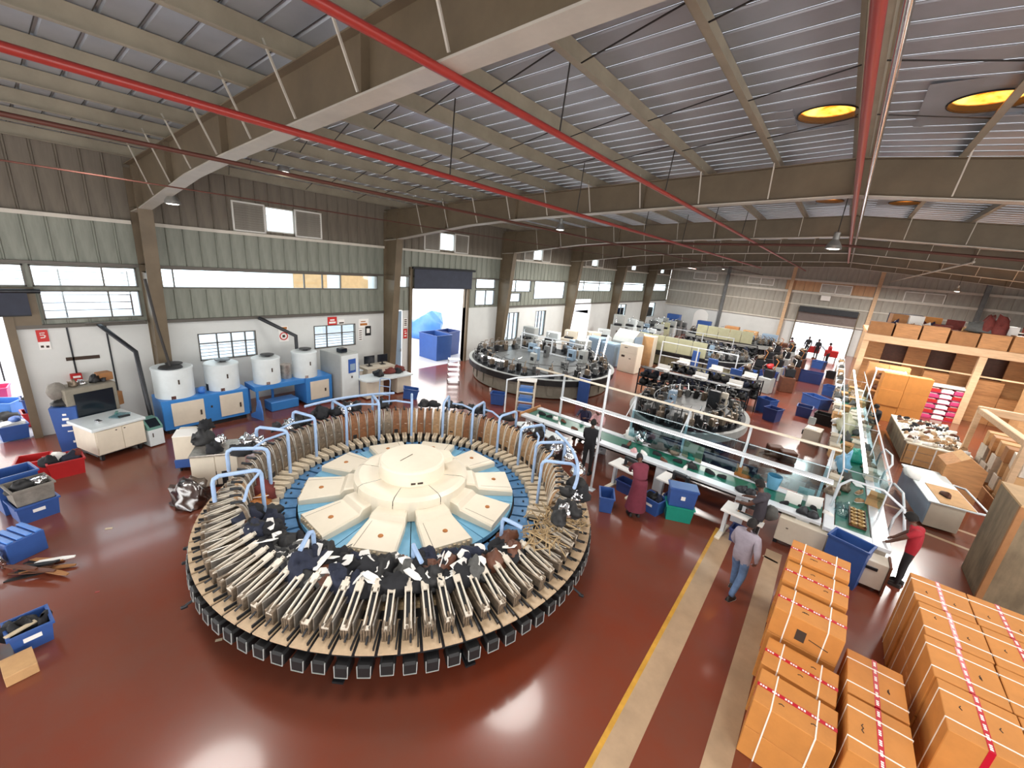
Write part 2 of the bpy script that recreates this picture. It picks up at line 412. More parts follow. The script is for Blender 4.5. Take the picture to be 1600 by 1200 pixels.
# siding panels: one object each in the nearer bays, joined beyond
def panel_mb(w, h, m_):
    mb = MB(m_); r = .028
    prof = [(-w / 2, 0), (-w / 2 + .012, r), (-w / 2 + .035, r), (-w / 2 + .05, 0.006), (w / 2 - .012, 0.006), (w / 2, 0)]
    v = [(d, y, 0) for y, d in prof] + [(d, y, h) for y, d in prof]; n = len(prof)
    return mb.add(v, [(i, i + 1, i + 1 + n, i + n) for i in range(n - 1)])
PW = 0.42
ROWS = [(3.20, 4.16, m_sid), (4.86, 6.06, m_sid), (6.16, zr(XL) + .02, m_sid_up)]
far_pan = MB()
for bi, (a, b) in enumerate(BAYS):
    n = int((b - a - .3) / PW); pw = (b - a - .3) / n
    for ri, (z0, z1, mm) in enumerate(ROWS):
        for k in range(n):
            yc = a + .15 + pw * (k + .5)
            # split the panel around openings
            segs = [(z0, z1)]
            for h in holes:
                if h[0] - pw * .4 < yc < h[1] + pw * .4:
                    ns = []
                    for s0, s1 in segs:
                        if h[3] <= s0 or h[2] >= s1: ns.append((s0, s1)); continue
                        if h[2] - s0 > .08: ns.append((s0, h[2]))
                        if s1 - h[3] > .08: ns.append((h[3], s1))
                    segs = ns
            for s0, s1 in segs:
                if bi in (1, 2) or (bi == 0 and yc > -2):
                    key = 'siding_panel_%d_%d_%s' % (round(pw * 1000), round((s1 - s0) * 100), mm.name)
                    me = shared(key, lambda: panel_mb(pw * .985, s1 - s0, mm))
                    link('siding_panel', me, wall_l, (XL - .015, yc, s0))
                else:
                    far_pan.use(mm).at((XL - .015, yc, s0)); p = panel_mb(pw * .97, s1 - s0, mm); far_pan.add(p.v, p.f)
o = far_pan.at().build('siding_panels', wall_l); o['kind'] = 'stuff'
tr = MB(m_ledge)
for a, b in BAYS: tr.box(XL - .02, XL + .13, a + .2, b - .2, 6.05, 6.15)
struct('trim_1', tr)
tr = MB(m_frame)
for a, b in BAYS:
    tr.box(XL - .02, XL + .08, a + .2, b - .2, 4.82, 4.90)
    if a > 18 or a < 0 or a == 3.3: tr.box(XL - .02, XL + .10, max(a + .2, .3), b - .2, 3.1, 3.2)
struct('trim_2', tr)
def window(k, w, mf=None):
    y0, y1, z0, z1, mu, cb = w; x = XL - .06; mf = mf or m_frame; t = .035
    fr = MB(mf)
    fr.box(x - .05, x + .08, y0, y0 + t, z0, z1).box(x - .05, x + .08, y1 - t, y1, z0, z1).box(x - .05, x + .08, y0, y1, z0, z0 + t).box(x - .05, x + .08, y0, y1, z1 - t, z1)
    f = struct('window_%d' % k, fr)
    es = [y0 + t] + list(mu) + [y1 - t]
    for m_ in mu: MB(mf).box(x - .03, x + .05, m_ - t / 2, m_ + t / 2, z0 + t, z1 - t).build('window_mullion', f)
    for c in cb: MB(mf).box(x - .03, x + .05, y0 + t, y1 - t, c - t / 2, c + t / 2).build('window_crossbar', f)
    for a, b in zip(es, es[1:]): MB(m_glass).box(x - .005, x + .005, a, b, z0 + t, z1 - t).build('pane', f)
    return f
for k, w in enumerate(WIN): window(k + 1, w, m_framew if w[3] > 7 else None)
# bars behind the two low windows
for (y0, y1) in ((4.38, 6.2), (8.42, 10.33)):
    b = MB(m_frame)
    for z in (1.82, 1.94, 2.06, 2.18): b.box(XL - .2, XL - .18, y0, y1, z - .008, z + .008)
    b.build('window_grille', label='thin horizontal bars outside the low %s window of white wall' % ('four pane' if y0 < 5 else 'three pane'), cat='grille')
# louvre panels beside the small high windows
def louvre_mb(w, h):
    mb = MB(m_framew).box(0, .06, -w / 2, -w / 2 + .05, 0, h).box(0, .06, w / 2 - .05, w / 2, 0, h).box(0, .06, -w / 2, w / 2, 0, .05).box(0, .06, -w / 2, w / 2, h - .05, h)
    return mb
def slat_mb(w):
    return MB(m_louv).prism_y([(0, 0), (.05, .0), (.0, .075)], -w / 2 + .05, w / 2 - .05)
for i, yc in enumerate(HI[:5]):
    for s, nm in ((-1, 'before'), (1, 'after')):
        wd = 1.05
        yl = yc + s * (.5 + wd / 2 + .02)
        t = link('louvre_vent', shared('louvre_frame', lambda: louvre_mb(1.05, .98)), None, (XL + .01, yl, 6.17),
                 label='slatted louvre vent %s the %s small high window along the wall' % (nm, ['partly hidden', 'nearest full', 'second', 'third', 'fourth'][i]), cat='vent', group='louvre vents high on the long wall')
        for k in range(11):
            link('slat', shared('louvre_slat', lambda: slat_mb(1.05)), t, (0.0, 0, .06 + k * .079))
# columns and rafters
def column_mb(xs, s):
    """s = +1 for the left wall (tapering inwards to +x)"""
    mb = MB(m_steel)
    P = [(xs, 0), (xs + s * .42, 0), (xs + s * .95, 6.5), (xs + s * .95, 7.6), (xs, 7.6)]
    mb.prism_y(P if s > 0 else P[::-1], -.02, .02)
    d = .17
    for a, b in (((xs + s * .42, 0), (xs + s * .95, 6.5)), ((xs + s * .95, 6.5), (xs + s * .95, 7.6))):
        q = [a, (a[0] + s * .03, a[1]), (b[0] + s * .03, b[1]), b]
        mb.prism_y(q if s > 0 else q[::-1], -d, d)
    q = [(xs, 0), (xs + s * .03, 0), (xs + s * .03, 7.6), (xs, 7.6)]
    mb.prism_y(q if s > 0 else q[::-1], -d, d)
    for z in (2.4, 4.9, 6.5): mb.box(min(xs + s * .03, xs + s * .5), max(xs + s * .03, xs + s * .5), -d * .9, d * .9, z, z + .015)
    # boxed-in lower part, as in the photograph
    q = [(xs + s * .03, 0), (xs + s * .42, 0), (xs + s * .80, 4.7), (xs + s * .03, 4.7)]
    mb.prism_y(q if s > 0 else q[::-1], -d * .8, d * .8)
    return mb
for i, y in enumerate(FR[1:]):
    link('column', shared('column_left', lambda: column_mb(XL, 1)), None, (0, y, 0), kind='structure')
    if i > 1: link('column', shared('column_right', lambda: column_mb(XR, -1)), None, (0, y, 0), kind='structure')
BOT = [(-17, 6.42), (-16, 6.52), (-11.7, 7.18), (-9.5, 7.40), (-7.2, 7.57), (-3.8, 7.80), (-.4, 8.0)]
def ztop(x): return 8.72 - .062 * abs(x + .4)
PURX = [-.4 - 1.55 * k for k in range(11)]
def rafter_mb():
    mb = MB(m_steel)
    side = [(x, zb) for x, zb in BOT]; mir = [(-.8 - x, zb) for x, zb in BOT[::-1]][1:]
    pts = side + mir
    for (xa, za), (xb, zb) in zip(pts, pts[1:]):
        mb.prism_y([(xa, za), (xb, zb), (xb, ztop(xb)), (xa, ztop(xa))], -.012, .012)
        mb.prism_y([(xa, ztop(xa) - .02), (xb, ztop(xb) - .02), (xb, ztop(xb)), (xa, ztop(xa))], -.14, .14)
    for x in (-13, -9.5, -5, -.4, 4.2, 8.7, 12.2):
        za = None
        for (xa, a), (xb, b) in zip(pts, pts[1:]):
            if xa <= x <= xb: za = a + (b - a) * (x - xa) / (xb - xa)
        mb.box(x - .008, x + .008, -.13, .13, za, ztop(x))
    return mb
def lower_flange_mb():
    mb = MB(m_flange); pts = [(x, z) for x, z in BOT] + [(-.8 - x, z) for x, z in BOT[::-1]][1:]
    for (xa, za), (xb, zb) in zip(pts, pts[1:]): mb.prism_y([(xa, za - .025), (xb, zb - .025), (xb, zb), (xa, za)], -.15, .15)
    return mb
def bot(x):
    x = x if x < -.4 else -.8 - x
    for (xa, a), (xb, b) in zip(BOT, BOT[1:]):
        if xa <= x <= xb: return a + (b - a) * (x - xa) / (xb - xa)
    return 8
def brace_mb(x, s):
    z0 = bot(x) + .03; z1 = ztop(x) + .1
    return MB(m_flange).tube([(x, s * .14, z0), (x + .02, s * .52, z1)], .018, 4)
for i, y in enumerate(FR[1:]):
    r = link('roof_beam', shared('rafter', rafter_mb), None, (0, y, 0), kind='structure')
    link('lower_flange', shared('lower_flange', lower_flange_mb), r)
    for k in range(1, 11):
        for x in (PURX[k], -.8 - PURX[k]):
            if abs(x + .4) > 15: continue
            link('brace', shared('brace_%d_a' % round(x * 100), lambda: brace_mb(x, -1)), r)
            if x < -5: link('brace', shared('brace_%d_b' % round(x * 100), lambda: brace_mb(x, 1)), r)
def purlin_mb(L, s):
    # Z section, web on the ridge side
    w, h, t = .10, .27, .006
    return MB(m_purlin).box(-t, t, 0, L, 0, h).box(-w if s > 0 else 0, 0 if s > 0 else w, 0, L, 0, t * 2).box(0 if s > 0 else -w, w if s > 0 else 0, 0, L, h - t * 2, h)
YB = [Y0] + FR[1:] + [Y1]
for a, b in zip(YB, YB[1:]):
    for k in range(11):
        for s in ((-1, 1) if k else (1,)):
            x = PURX[k] if s < 0 else -.8 - PURX[k]
            if s > 0 and k == 0: x = -.3
            link('purlin', shared('purlin_%d_%d' % (round((b - a) * 100), s), lambda: purlin_mb(b - a, s)), None, (x, a, ztop(x)), kind='structure')
link('purlin', shared('purlin_ridge', lambda: purlin_mb(Y1 - Y0, -1)), None, (-.52, Y0, ztop(-.5)), kind='structure')
# roof sheets, each one an object
ceil = link('ceiling', None, kind='structure')
RW = .43
SKY = [(-1.0, 9.8, .48), (.98, 9.85, .48), (-1.17, 18.64, .42), (.80, 19.0, .42)]
def sheet_mb(s, x0=None, x1=None):
    """one roof sheet from ridge to eave with a raised seam"""
    x0 = -.4 if x0 is None else x0; x1 = (XL - .3 if s < 0 else XR + .3) if x1 is None else x1
    mb = MB(m_roof); z0, z1 = zr(x0), zr(x1); w = RW
    prof = [(0, -.004), (.02, .03), (.05, .03), (.07, 0), (w, 0)]
    v = [(x0, y, z0 + d) for y, d in prof] + [(x1, y, z1 + d) for y, d in prof]; n = len(prof)
    mb.add(v, [(i, i + 1, i + 1 + n, i + n) for i in range(n - 1)])
    mb.use(m_seam).add([(x0, -.007, z0 - .006), (x0, .007, z0 - .006), (x1, .007, z1 - .006), (x1, -.007, z1 - .006)], [(0, 1, 2, 3)])
    return mb
ny = int((Y1 - Y0) / RW) + 1
holes_r = {}
for k in range(ny):
    y = Y0 + k * RW
    for s in (-1, 1):
        cut = [h for h in SKY if (h[0] < -.4) == (s < 0) and y + RW > h[1] - h[2] and y < h[1] + h[2]]
        if not cut: link('roof_sheet', shared('roof_sheet_%d' % s, lambda: sheet_mb(s)), ceil, (0, y, 0))
        else:
            h = cut[0]; a, b = h[0] - h[2], h[0] + h[2]
            if s < 0: parts = [(-.4, b), (a, XL - .3)]
            else: parts = [(-.4, a), (b, XR + .3)]
            for (p, q) in parts: sheet_mb(s, p, q).build('roof_sheet', ceil, (0, y, 0))
# amber round skylights: square flashing with a round hole, ring and dome
for i, (x, y, r) in enumerate(SKY):
    lb = ['amber round skylight over the ridge bay, beside the red pipe', 'largest amber round skylight, past the ridge pipe', 'small amber round skylight beyond the second beam', 'small amber round skylight beyond the second beam, past the ridge pipe'][i]
    t = thing('round_skylight', lb, 'skylight', (x, y, zr(x) + .012))
    n = 32; mb = MB(m_roof); vs = []; fs = []
    for j in range(n):
        a = 2 * pi * j / n; dx, dy = cos(a), sin(a); k = 1 / max(abs(dx), abs(dy))
        vs += [(dx * r * .92, dy * r * .92, 0), (dx * k * (r + .28), dy * k * (r + .5), 0)]
    for j in range(n):
        k = (j + 1) % n; fs.append((2 * j, 2 * j + 1, 2 * k + 1, 2 * k))
    mb.add(vs, fs).build('flashing', t)
    MB(m_darkwire).lathe([(r * .93, 0), (r * .93, .1), (r * .97, .1), (r * .97, -.02), (r * .93, -.02), (r * .93, 0)], 32, cap=False).build('curb_ring', t)
    MB(m_dome).lathe([(r * .93, .08), (r * .8, .16), (r * .5, .24), (r * .2, .27), (.001, .275)], 32, cap=False, flat=False).build('dome', t)
# the sloping tie rods between purlins
tie = MB(m_darkwire)
for y in (5.2, 7.6, 9.6):
    for s in (-1, 1):
        for k in range(0, 10):
            xa, xb = PURX[k], PURX[k + 1]
            if s > 0: xa, xb = -.8 - xa, -.8 - xb
            tie.tube([(xa, y - .25, ztop(xa) + .05), (xb, y + .25, ztop(xb) + .05)], .01, 4)
tie.build('tie_rods', kind='structure')
# end wall
we = MB(m_wallw)
ED = (-3.25, 1.55, 0, 4.25)
we.box(XL, ED[0], Y1, Y1 + .2, 0, 2.7).box(ED[1], XR, Y1, Y1 + .2, 0, 2.7)
we.use(m_sid_end).box(XL, ED[0], Y1, Y1 + .1, 2.7, 9).box(ED[1], XR, Y1, Y1 + .1, 2.7, 9).box(ED[0], ED[1], Y1, Y1 + .1, ED[3], 9)
wall_e = struct('wall_back', we)
def epanel(w, h, mm):
    mb = MB(mm); prof = [(0, 0), (.02, .03), (.06, .03), (.08, .004), (w, .004)]
    v = [(x, -d, 0) for x, d in prof] + [(x, -d, h) for x, d in prof]; n = len(prof)
    return mb.add(v, [(i, i + 1, i + 1 + n, i + n) for i in range(n - 1)])
x = XL
while x < XR - .6:
    for (z0, z1) in ((2.75, 4.4), (4.5, 5.55), (5.8, 6.75), (6.95, 8.9)):
        mid = x + .4
        if ED[0] - .3 < mid < ED[1] + .3 and z1 < 4.6: continue
        mm = m_sid_tan if (5.7 < z0 < 6.5 and -4.6 < mid < 2.4) else m_sid_end
        link('siding_panel', shared('epanel_%s_%d' % (mm.name, round((z1 - z0) * 100)), lambda: epanel(.79, z1 - z0, mm)), wall_e, (x, Y1 - .005, z0))
    x += .8
tr = MB(m_ledge)
for z in (2.7, 5.55, 6.75): tr.box(XL, XR, Y1 - .16, Y1 - .02, z, z + .2 if z > 3 else z + .12)
tr.box(XL, XR, Y1 - .1, Y1 - .02, 4.4, 4.5)
struct('trim_3', tr)
for x in (-10.6, -4.5, 2.4, 9.3):
    MB(m_woodp if -5 < x < 3 else m_mid).box(x - .15, x + .15, Y1 - .35, Y1 - .02, 0, zr(x) - .3).build('column', kind='structure')
def endwin(k, x0, x1, z0, z1):
    y = Y1 - .12; f = MB(m_framew).box(x0, x1, y, y + .1, z0, z0 + .07).box(x0, x1, y, y + .1, z1 - .07, z1).box(x0, x0 + .07, y, y + .1, z0, z1).box(x1 - .07, x1, y, y + .1, z0, z1)
    o = struct('window_%d' % k, f)
    MB(m_framew).box((x0 + x1) / 2 - .04, (x0 + x1) / 2 + .04, y, y + .1, z0, z1).build('window_mullion', o)
    for a, b in ((x0 + .07, (x0 + x1) / 2 - .04), ((x0 + x1) / 2 + .04, x1 - .07)): MB(m_louv).box(a, b, y + .03, y + .06, z0 + .07, z1 - .07).build('pane', o)
k = len(WIN) + 1
endwin(k, -14.3, -11.7, 5.95, 6.75); endwin(k + 1, -8.6, -6.1, 6.0, 6.75); endwin(k + 2, -2.0, .5, 5.75, 6.65); endwin(k + 3, 4.3, 7.0, 5.7, 6.6)
# unseen gable on the camera's side, added to cut sky light on roof
wf = MB(m_sid_end).box(XL, XR, Y0 - .1, Y0, 4.4, 9); struct('wall_front_unseen', wf)
# right wall
wr = MB(m_wallw).box(XR, XR + .2, 12, Y1, 0, 3.2); wr.use(m_sid).box(XR, XR + .1, 12, Y1, 3.2, 4.2).box(XR, XR + .1, 12, Y1, 4.9, 8.1)
wall_r = struct('wall_right', wr)
for a, b in BAYS[3:]:
    f = struct('window_%d' % (k + 4 + int(a)), MB(m_frame).box(XR, XR + .06, a + .2, b - .2, 4.2, 4.25).box(XR, XR + .06, a + .2, b - .2, 4.85, 4.9))
    MB(m_glass).box(XR + .02, XR + .03, a + .2, b - .2, 4.25, 4.85).build('pane', f)
# doors: roller shutter in the end wall, roller shades on the side doors
m_shut = mat('shutter_grey', (122, 110, 106), .5, .1, .15, 3)
d = struct('door_1', MB(m_dark).box(ED[0], ED[1], Y1 - .45, Y1 - .02, 3.75, 4.3))
for i in range(18):
    z = 2.6 + i * .066
    MB(m_shut).box(ED[0], ED[1], Y1 - .12, Y1 - .05, z, z + .0645, .004).build('slat', d)
MB(m_steel).box(ED[0] - .1, ED[0], Y1 - .2, Y1, 0, 4.2).build('door_jamb', d); MB(m_steel).box(ED[1], ED[1] + .1, Y1 - .2, Y1, 0, 4.2).build('door_jamb', d)
for n_, (ya, yb, zt, drop, lab) in enumerate(((13.46, 17.55, 5.28, .98, 'dark navy roller shade over the tall yard door beyond second column'), (-5.0, .75, 4.12, .62, 'dark navy roller shade over the yard door at wall edge'))):
    t = thing('roller_shade', lab, 'shade', (XL + .2, ya, 0))
    MB(m_dark).tube([(0, -.1, zt), (0, yb - ya + .25, zt)], .06, 10).build('roller_tube', t)
    MB(m_shade).box(.02, .035, 0, yb - ya, zt - drop, zt - .02).build('shade_cloth', t)
    MB(m_black).box(.015, .045, 0, yb - ya, zt - drop - .03, zt - drop).build('hem_bar', t)
dj = MB(m_steel)
dj.box(XL - .25, XL + .1, 13.3, 13.46, 0, 5.3).box(XL - .25, XL + .1, 17.4, 17.56, 0, 5.3).box(XL - .25, XL + .12, .25, .42, 0, 3.5).box(XL - .1, XL + .1, .25, .9, 3.2, 4.2)
dj.box(XL - .25, XL, 13.46, 17.4, 4.25, 4.35)
struct('trim_4', dj)
dd = struct('door_2', MB(m_bluegrey).box(XL - .05, XL - .02, 12.3, 12.9, 0, 3.15, .01))
MB(m_white).box(XL - .02, XL, 12.35, 12.5, 1.3, 2.1).build('notice', dd); MB(m_chrome).box(XL - .02, XL + .04, 12.82, 12.86, 1.1, 1.25).build('door_handle', dd)
# vertical rail joints on the plaster near the first door
tr = MB(m_dark)
for y in (1.35, 2.15): tr.box(XL, XL + .02, y - .02, y + .02, 0.6, 3.1)
struct('trim_5', tr)
# pipes and wires along the hall
def along(name, px, py, z, ya, yb, r, mm, label, cat, brackets=True):
    p = G(px, py, z) if z < 6 else None
    if p is None:
        rr = ray(px, py); t = (z - CAM_H) / rr.z; p = Vector((rr.x * t, rr.y * t, z))
    o = MB(mm).tube([(p.x, ya, z), (p.x, yb, z)], r, 8).build(name, label=label, cat=cat)
    return p.x, o
xr2, o2 = along('sprinkler_pipe', 1050, 308, 7.75, Y0, Y1 - .1, .045, m_redpipe, 'thick red pipe under the roof crossing the second beam', 'pipe')
xr1, o1 = along('sprinkler_pipe', 610, 250, 7.3, Y0, 40, .045, m_redpipe, 'red pipe under the roof between first beam and wall', 'pipe')
xr3, o3 = along('sprinkler_pipe', 400, 262, 7.0, Y0, Y1 - .1, .03, m_rustpipe, 'thin rusty pipe passing in front of the first column head', 'pipe')
xr4, o4 = along('cable', 300, 297, 6.75, Y0, Y1 - .1, .014, m_rustpipe, 'thin brown cable below the rusty pipe, in front of the columns', 'cable')
rp_ = AY(1362, 252, 9.0)
MB(m_redpipe).tube([(-.30, Y0, 7.90), (-.30, 36, 7.90)], .05, 8).build('sprinkler_pipe', label='red pipe running along the ridge below the amber skylights', cat='pipe')
MB(m_chrome).tube([(-.14, Y0, 7.92), (-.14, 44, 7.92)], .035, 8).build('conduit', label='silver conduit beside the red ridge pipe', cat='pipe')
MB(m_flange).tube([(3.0, 20, 7.3), (3.0, Y1 - .1, 7.3)], .035, 6).build('conduit', label='pale conduit over the timber mezzanine', cat='pipe')
MB(m_rustpipe).tube([(-15.5, 20.9, 6.9), (-8, 20.9, 7.45), (-.5, 20.9, 7.72), (8, 20.9, 7.3), (15, 20.9, 6.9)], .05, 8).build('sprinkler_pipe', label='rusty pipe slung across the hall under the third beam', cat='pipe')
for o_, x_, z_ in ((o2, xr2, 7.75), (o1, xr1, 7.3)):
    for y in (5.4, 9.8, 14.4, 18.6, 24):
        MB(m_darkwire).tube([(x_, y, z_), (x_ + .05, y, ztop(x_) + .1)], .012, 5).build('hanger', o_)
# high-bay lamps with glowing lenses; added fill discs light the hall
def lamp_parts(t):
    MB(m_lamph).lathe([(.05, .42), (.07, .40), (.07, .24), (.16, .10), (.175, .02), (.165, .02)], 20).build('lamp_shade', t)
    MB(m_lampon).lathe([(.001, .0), (.1, .005), (.16, .03)], 20, cap=False).build('lens', t)
LAMPS = [(AY(270, 320, 3.45), 'lit high-bay lamp under the first beam, by the first column'), (AY(875, 360, 14), 'lit high-bay lamp between second and third beams'), (Vector((-.5, 13.5, 7.0)), 'lit lamp hanging below the ridge pipe'),
         (AY(1130, 421, 49), 'lit lamp over the end wall column'), (AY(1495, 456, 40), 'white cone lamp hanging above the mezzanine goods'), (AY(444, 270, 6.4), 'unlit lamp hanging on a dark stem under the roof near first beam')]
for i, (p, lab) in enumerate(LAMPS):
    t = thing('high_bay_lamp', lab, 'lamp', p)
    if i == 0: lamp_parts(t); first = t
    else:
        for ch in [c for c in first.children if not c.name.startswith('stem')]:
            c = ch.copy(); COL.objects.link(c); c.parent = t
    MB(m_darkwire).tube([(0, 0, .38), (0, 0, zr(p.x) - p.z - .005)], .012, 6).build('stem', t)
def fill_light(x, y, z, w):  # disc of fill light added without any fixture
    L = bpy.data.lights.new('fill_light', 'AREA'); L.shape = 'DISK'; L.size = 2.0; L.energy = w; L.color = (1, .96, .9)
    o = bpy.data.objects.new('fill_light', L); COL.objects.link(o); o.location = (x, y, z)
for (x, y) in ((-9, 1.5), (-3, 1.5), (4, 1.5), (-12, 8), (-5, 8), (2.5, 8), (9, 8), (-12, 16), (5, 17), (-12, 25), (-4, 25), (5, 25), (-10, 36), (0, 36), (8, 36), (-8, 46), (3, 46)):
    fill_light(x, y, 6.8, FILL_W * (1.0 if y < 12 else 1.6 if y < 20 else 4.2))
t = thing('floodlight', 'flat white floodlight on a purlin near the first beam', 'lamp', G(1, 1, 0)); t.location = AY(480, 217, 4.6)
MB(m_lamph).box(-.16, .16, -.11, .11, .0, .06, .01).build('housing', t); MB(m_white).box(-.13, .13, -.08, .08, -.012, 0).build('lens', t)

p = AY(1290, 466, Y1 - .25); t = thing('exit_sign', 'blank white box sign above the end roller door', 'sign', p)
MB(m_framew).bx(0, 0, 0, .8, .12, .5, .02).build('sign_box', t); MB(m_white).bx(0, -.065, 0, .72, .01, .42).build('sign_face', t); MB(m_dark).box(-.03, .03, .05, .24, -.03, .03).build('bracket', t)
# ---------------------------------------------------------------- the big rotary moulding machine
CX, CY = -6.45, 5.22
rm = thing('rotary_machine', 'huge round shoe moulding machine with cream hub, blue disc and rim of moulds', 'machine', (CX, CY, 0))
NS = 84
MB(m_dark).lathe([(2.2, 0), (2.2, .62), (2.9, .72)], 48).build('pedestal', rm)
MB(m_black).lathe([(1.0, .72), (3.42, .72), (3.42, .84), (2.9, .84), (2.86, .76), (1.0, .76)], 84, cap=False).build('turntable_disc', rm)
MB(m_dark).lathe([(3.40, .72), (3.86, .72), (3.86, .85), (3.40, .85), (3.40, .72)], 84, cap=False).build('outer_ring', rm)
MB(m_straw).lathe([(2.98, .84), (3.0, .90), (3.08, .93), (3.18, .90), (3.2, .84)], 84, cap=False).build('felt_ring', rm)
for k in range(12):
    a = 2 * pi * k / 12 + .1
    MB(m_dark).bx(3.55, 0, .36, .1, .1, .72).bx(3.55, 0, .02, .3, .16, .04).build('support_leg', rm, rz=a)
# blue sloping trays and black gaps
def tray_mb():
    a = pi / 42 * .84; r0, r1 = 2.30, 2.84
    v = [(r0 * cos(t), r0 * sin(t), .80) for t in (-a, a)] + [(r1 * cos(t), r1 * sin(t), .83) for t in (a, -a)]
    v += [(p[0], p[1], p[2] + .05) for p in v]
    mb = MB(m_tray).add(v, [(3, 2, 1, 0), (4, 5, 6, 7), (0, 1, 5, 4), (1, 2, 6, 5), (2, 3, 7, 6), (3, 0, 4, 7)])
    mb.use(m_dark).tube([(r0 + .2, 0, .86), (r0 + .22, .0, .875)], .03, 8)
    return mb
for k in range(42): link('blue_tray', shared('blue_tray', tray_mb), rm, (0, 0, 0), 2 * pi * (k + .5) / 42)
# light blue disc of wedges, cream caps, hub
def wedge_mb():
    a = pi / 20 * .97; r0, r1 = .9, 2.26; vs = []; n = 6
    P = [(r1 * cos(-a + 2 * a * i / n), r1 * sin(-a + 2 * a * i / n)) for i in range(n + 1)] + [(r0 * cos(a), r0 * sin(a)), (r0 * cos(-a), r0 * sin(-a))]
    return MB(m_ltblue).prism(P, .86, .96)
for k in range(20): link('blue_wedge', shared('blue_wedge', wedge_mb), rm, (0, 0, 0), 2 * pi * k / 20 + radians(-57 + 9))
def cap_mb(notched=False):
    mb = MB(m_cream)
    # tapered block, bent down towards its outer end
    sec = [(1.12, 1.24, .30), (1.36, 1.22, .335), (1.44, 1.14, .36), (2.20, 1.09, .45)]
    vs = []; c = .03
    for r, z, h in sec: vs += [(r, -h, .95), (r, -h, z - c), (r, -h + c, z), (r, h - c, z), (r, h, z - c), (r, h, .95)]
    fs = []
    for i in range(len(sec) - 1):
        a = i * 6; b = a + 6
        for j in range(5): fs.append((a + j, a + j + 1, b + j + 1, b + j))
    fs.append([5, 4, 3, 2, 1, 0]); e = (len(sec) - 1) * 6; fs.append([e + j for j in range(6)])
    mb.add(vs, [f[::-1] if len(f) == 4 else f for f in fs])
    return mb
def capspot_mb(): return MB(m_leather).lathe([(.05, 0), (.045, .012), (.001, .014)], 12)
def capseam_mb(): return MB(m_ink).add([(1.50, -.262, 1.139), (1.50, -.256, 1.139), (2.18, -.29, 1.0935), (2.18, -.298, 1.0935)], [(0, 1, 2, 3)])
for k in range(10):
    c = link('hub_cap', shared('hub_cap', cap_mb), rm, (0, 0, 0), radians(-57 + 36 * k))
    link('filler_plug', shared('cap_spot', capspot_mb), c, (1.85, .05, 1.112))
    link('seam', shared('cap_seam', capseam_mb), c)
    if k in (0, 1, 8, 9):   # fringe of worn teeth along the outer edge of the near caps
        mb = MB(m_creamd)
        for j in range(9): mb.bx(2.215, -.36 + j * .09, .99, .04, .05, .10 + .03 * (j % 3))
        mb.build('worn_edge', c)
def hubseg_mb():
    a = pi / 8 * .985; r = 1.2; n = 6
    prof = [(.6, 1.36), (1.10, 1.37), (1.2, 1.33), (1.22, .92)]
    vs = []; fs = []
    for rr, z in prof: vs += [(rr * cos(-a + 2 * a * i / n), rr * sin(-a + 2 * a * i / n), z + .06) for i in range(n + 1)]
    for i in range(3):
        for j in range(n): fs.append((i * (n + 1) + j, (i + 1) * (n + 1) + j, (i + 1) * (n + 1) + j + 1, i * (n + 1) + j + 1))
    return MB(m_cream).add(vs, [f[::-1] for f in fs])
for k in range(8): link('hub_segment', shared('hub_segment', hubseg_mb), rm, (0, 0, 0), 2 * pi * k / 8 + .2)
top = MB(m_cream).lathe([(.70, 1.40), (.70, 1.70), (.68, 1.74), (.64, 1.755), (.001, 1.765)], 48, cap=False)
top.prism([(.5, -.28), (.86, -.14), (.86, .14), (.5, .28)], 1.62, 1.745)
top = top.build('hub_drum', rm, rz=radians(62))
MB(m_ink).bx(.70, -.07, .0, .02, .09, .035).bx(.70, .07, 0, .02, .11, .035).build('vent_slot', top, (0, 0, 1.5), radians(-101 + 8))
MB(m_ink).tube([(.02, .1, 1.768), (-.28, -.14, 1.766)], .006, 4).build('seam_line', top)
# stations
def plate_mb():
    h0, h1 = .106, .126
    mb = MB(m_plate).prism([(3.40, -h0), (3.95, -h1), (3.95, h1), (3.40, h0)], .86, .885)
    mb.use(m_dark).box(3.46, 3.9, h1 - .035, h1 - .015, .885, .93).box(3.5, 3.75, -h0 + .0, -h0 + .02, .885, .95)
    return mb
def block_mb(v):
    mb = MB(m_alud)
    for i in range(4): mb.box(3.12, 3.76, -.105 + i * .036, -.105 + i * .036 + .030, .885, 1.075 + .018 * ((i + v) % 3), .006)
    mb.use(m_alu).box(3.10, 3.70, .044, .066, .885, 1.12, .004)
    mb.use(m_dark).box(3.04, 3.12, -.06, .06, .9, 1.12, .01).tube([(3.76, .0, .99), (3.86, .0, .96)], .016, 6)
    return mb
def clamp_mb():
    mb = MB(m_bone); e = Euler((0, radians(17), 0)).to_matrix()
    P = lambda x, y, z: tuple(Vector((3.45, -.03, 1.15)) + e @ Vector((x, y, z)))
    def bar(x0, x1, y0, y1, z0=-.018, z1=.018):
        v = [P(x, y, z) for z in (z0, z1) for (x, y) in ((x0, y0), (x1, y0), (x1, y1), (x0, y1))]
        mb.add(v, [(3, 2, 1, 0), (4, 5, 6, 7), (0, 1, 5, 4), (1, 2, 6, 5), (2, 3, 7, 6), (3, 0, 4, 7)])
    bar(-.28, .30, -.052, -.030); bar(-.28, .30, .030, .052); bar(.26, .32, -.05, .05); bar(-.36, -.22, -.055, .055); bar(-.42, -.36, -.03, .03)
    mb.use(m_dark); bar(-.20, .24, -.026, .026, -.03, -.02)
    mb.use(m_chrome).tube([P(-.4, 0, .02), P(-.34, 0, -.16)], .012, 5)
    return mb
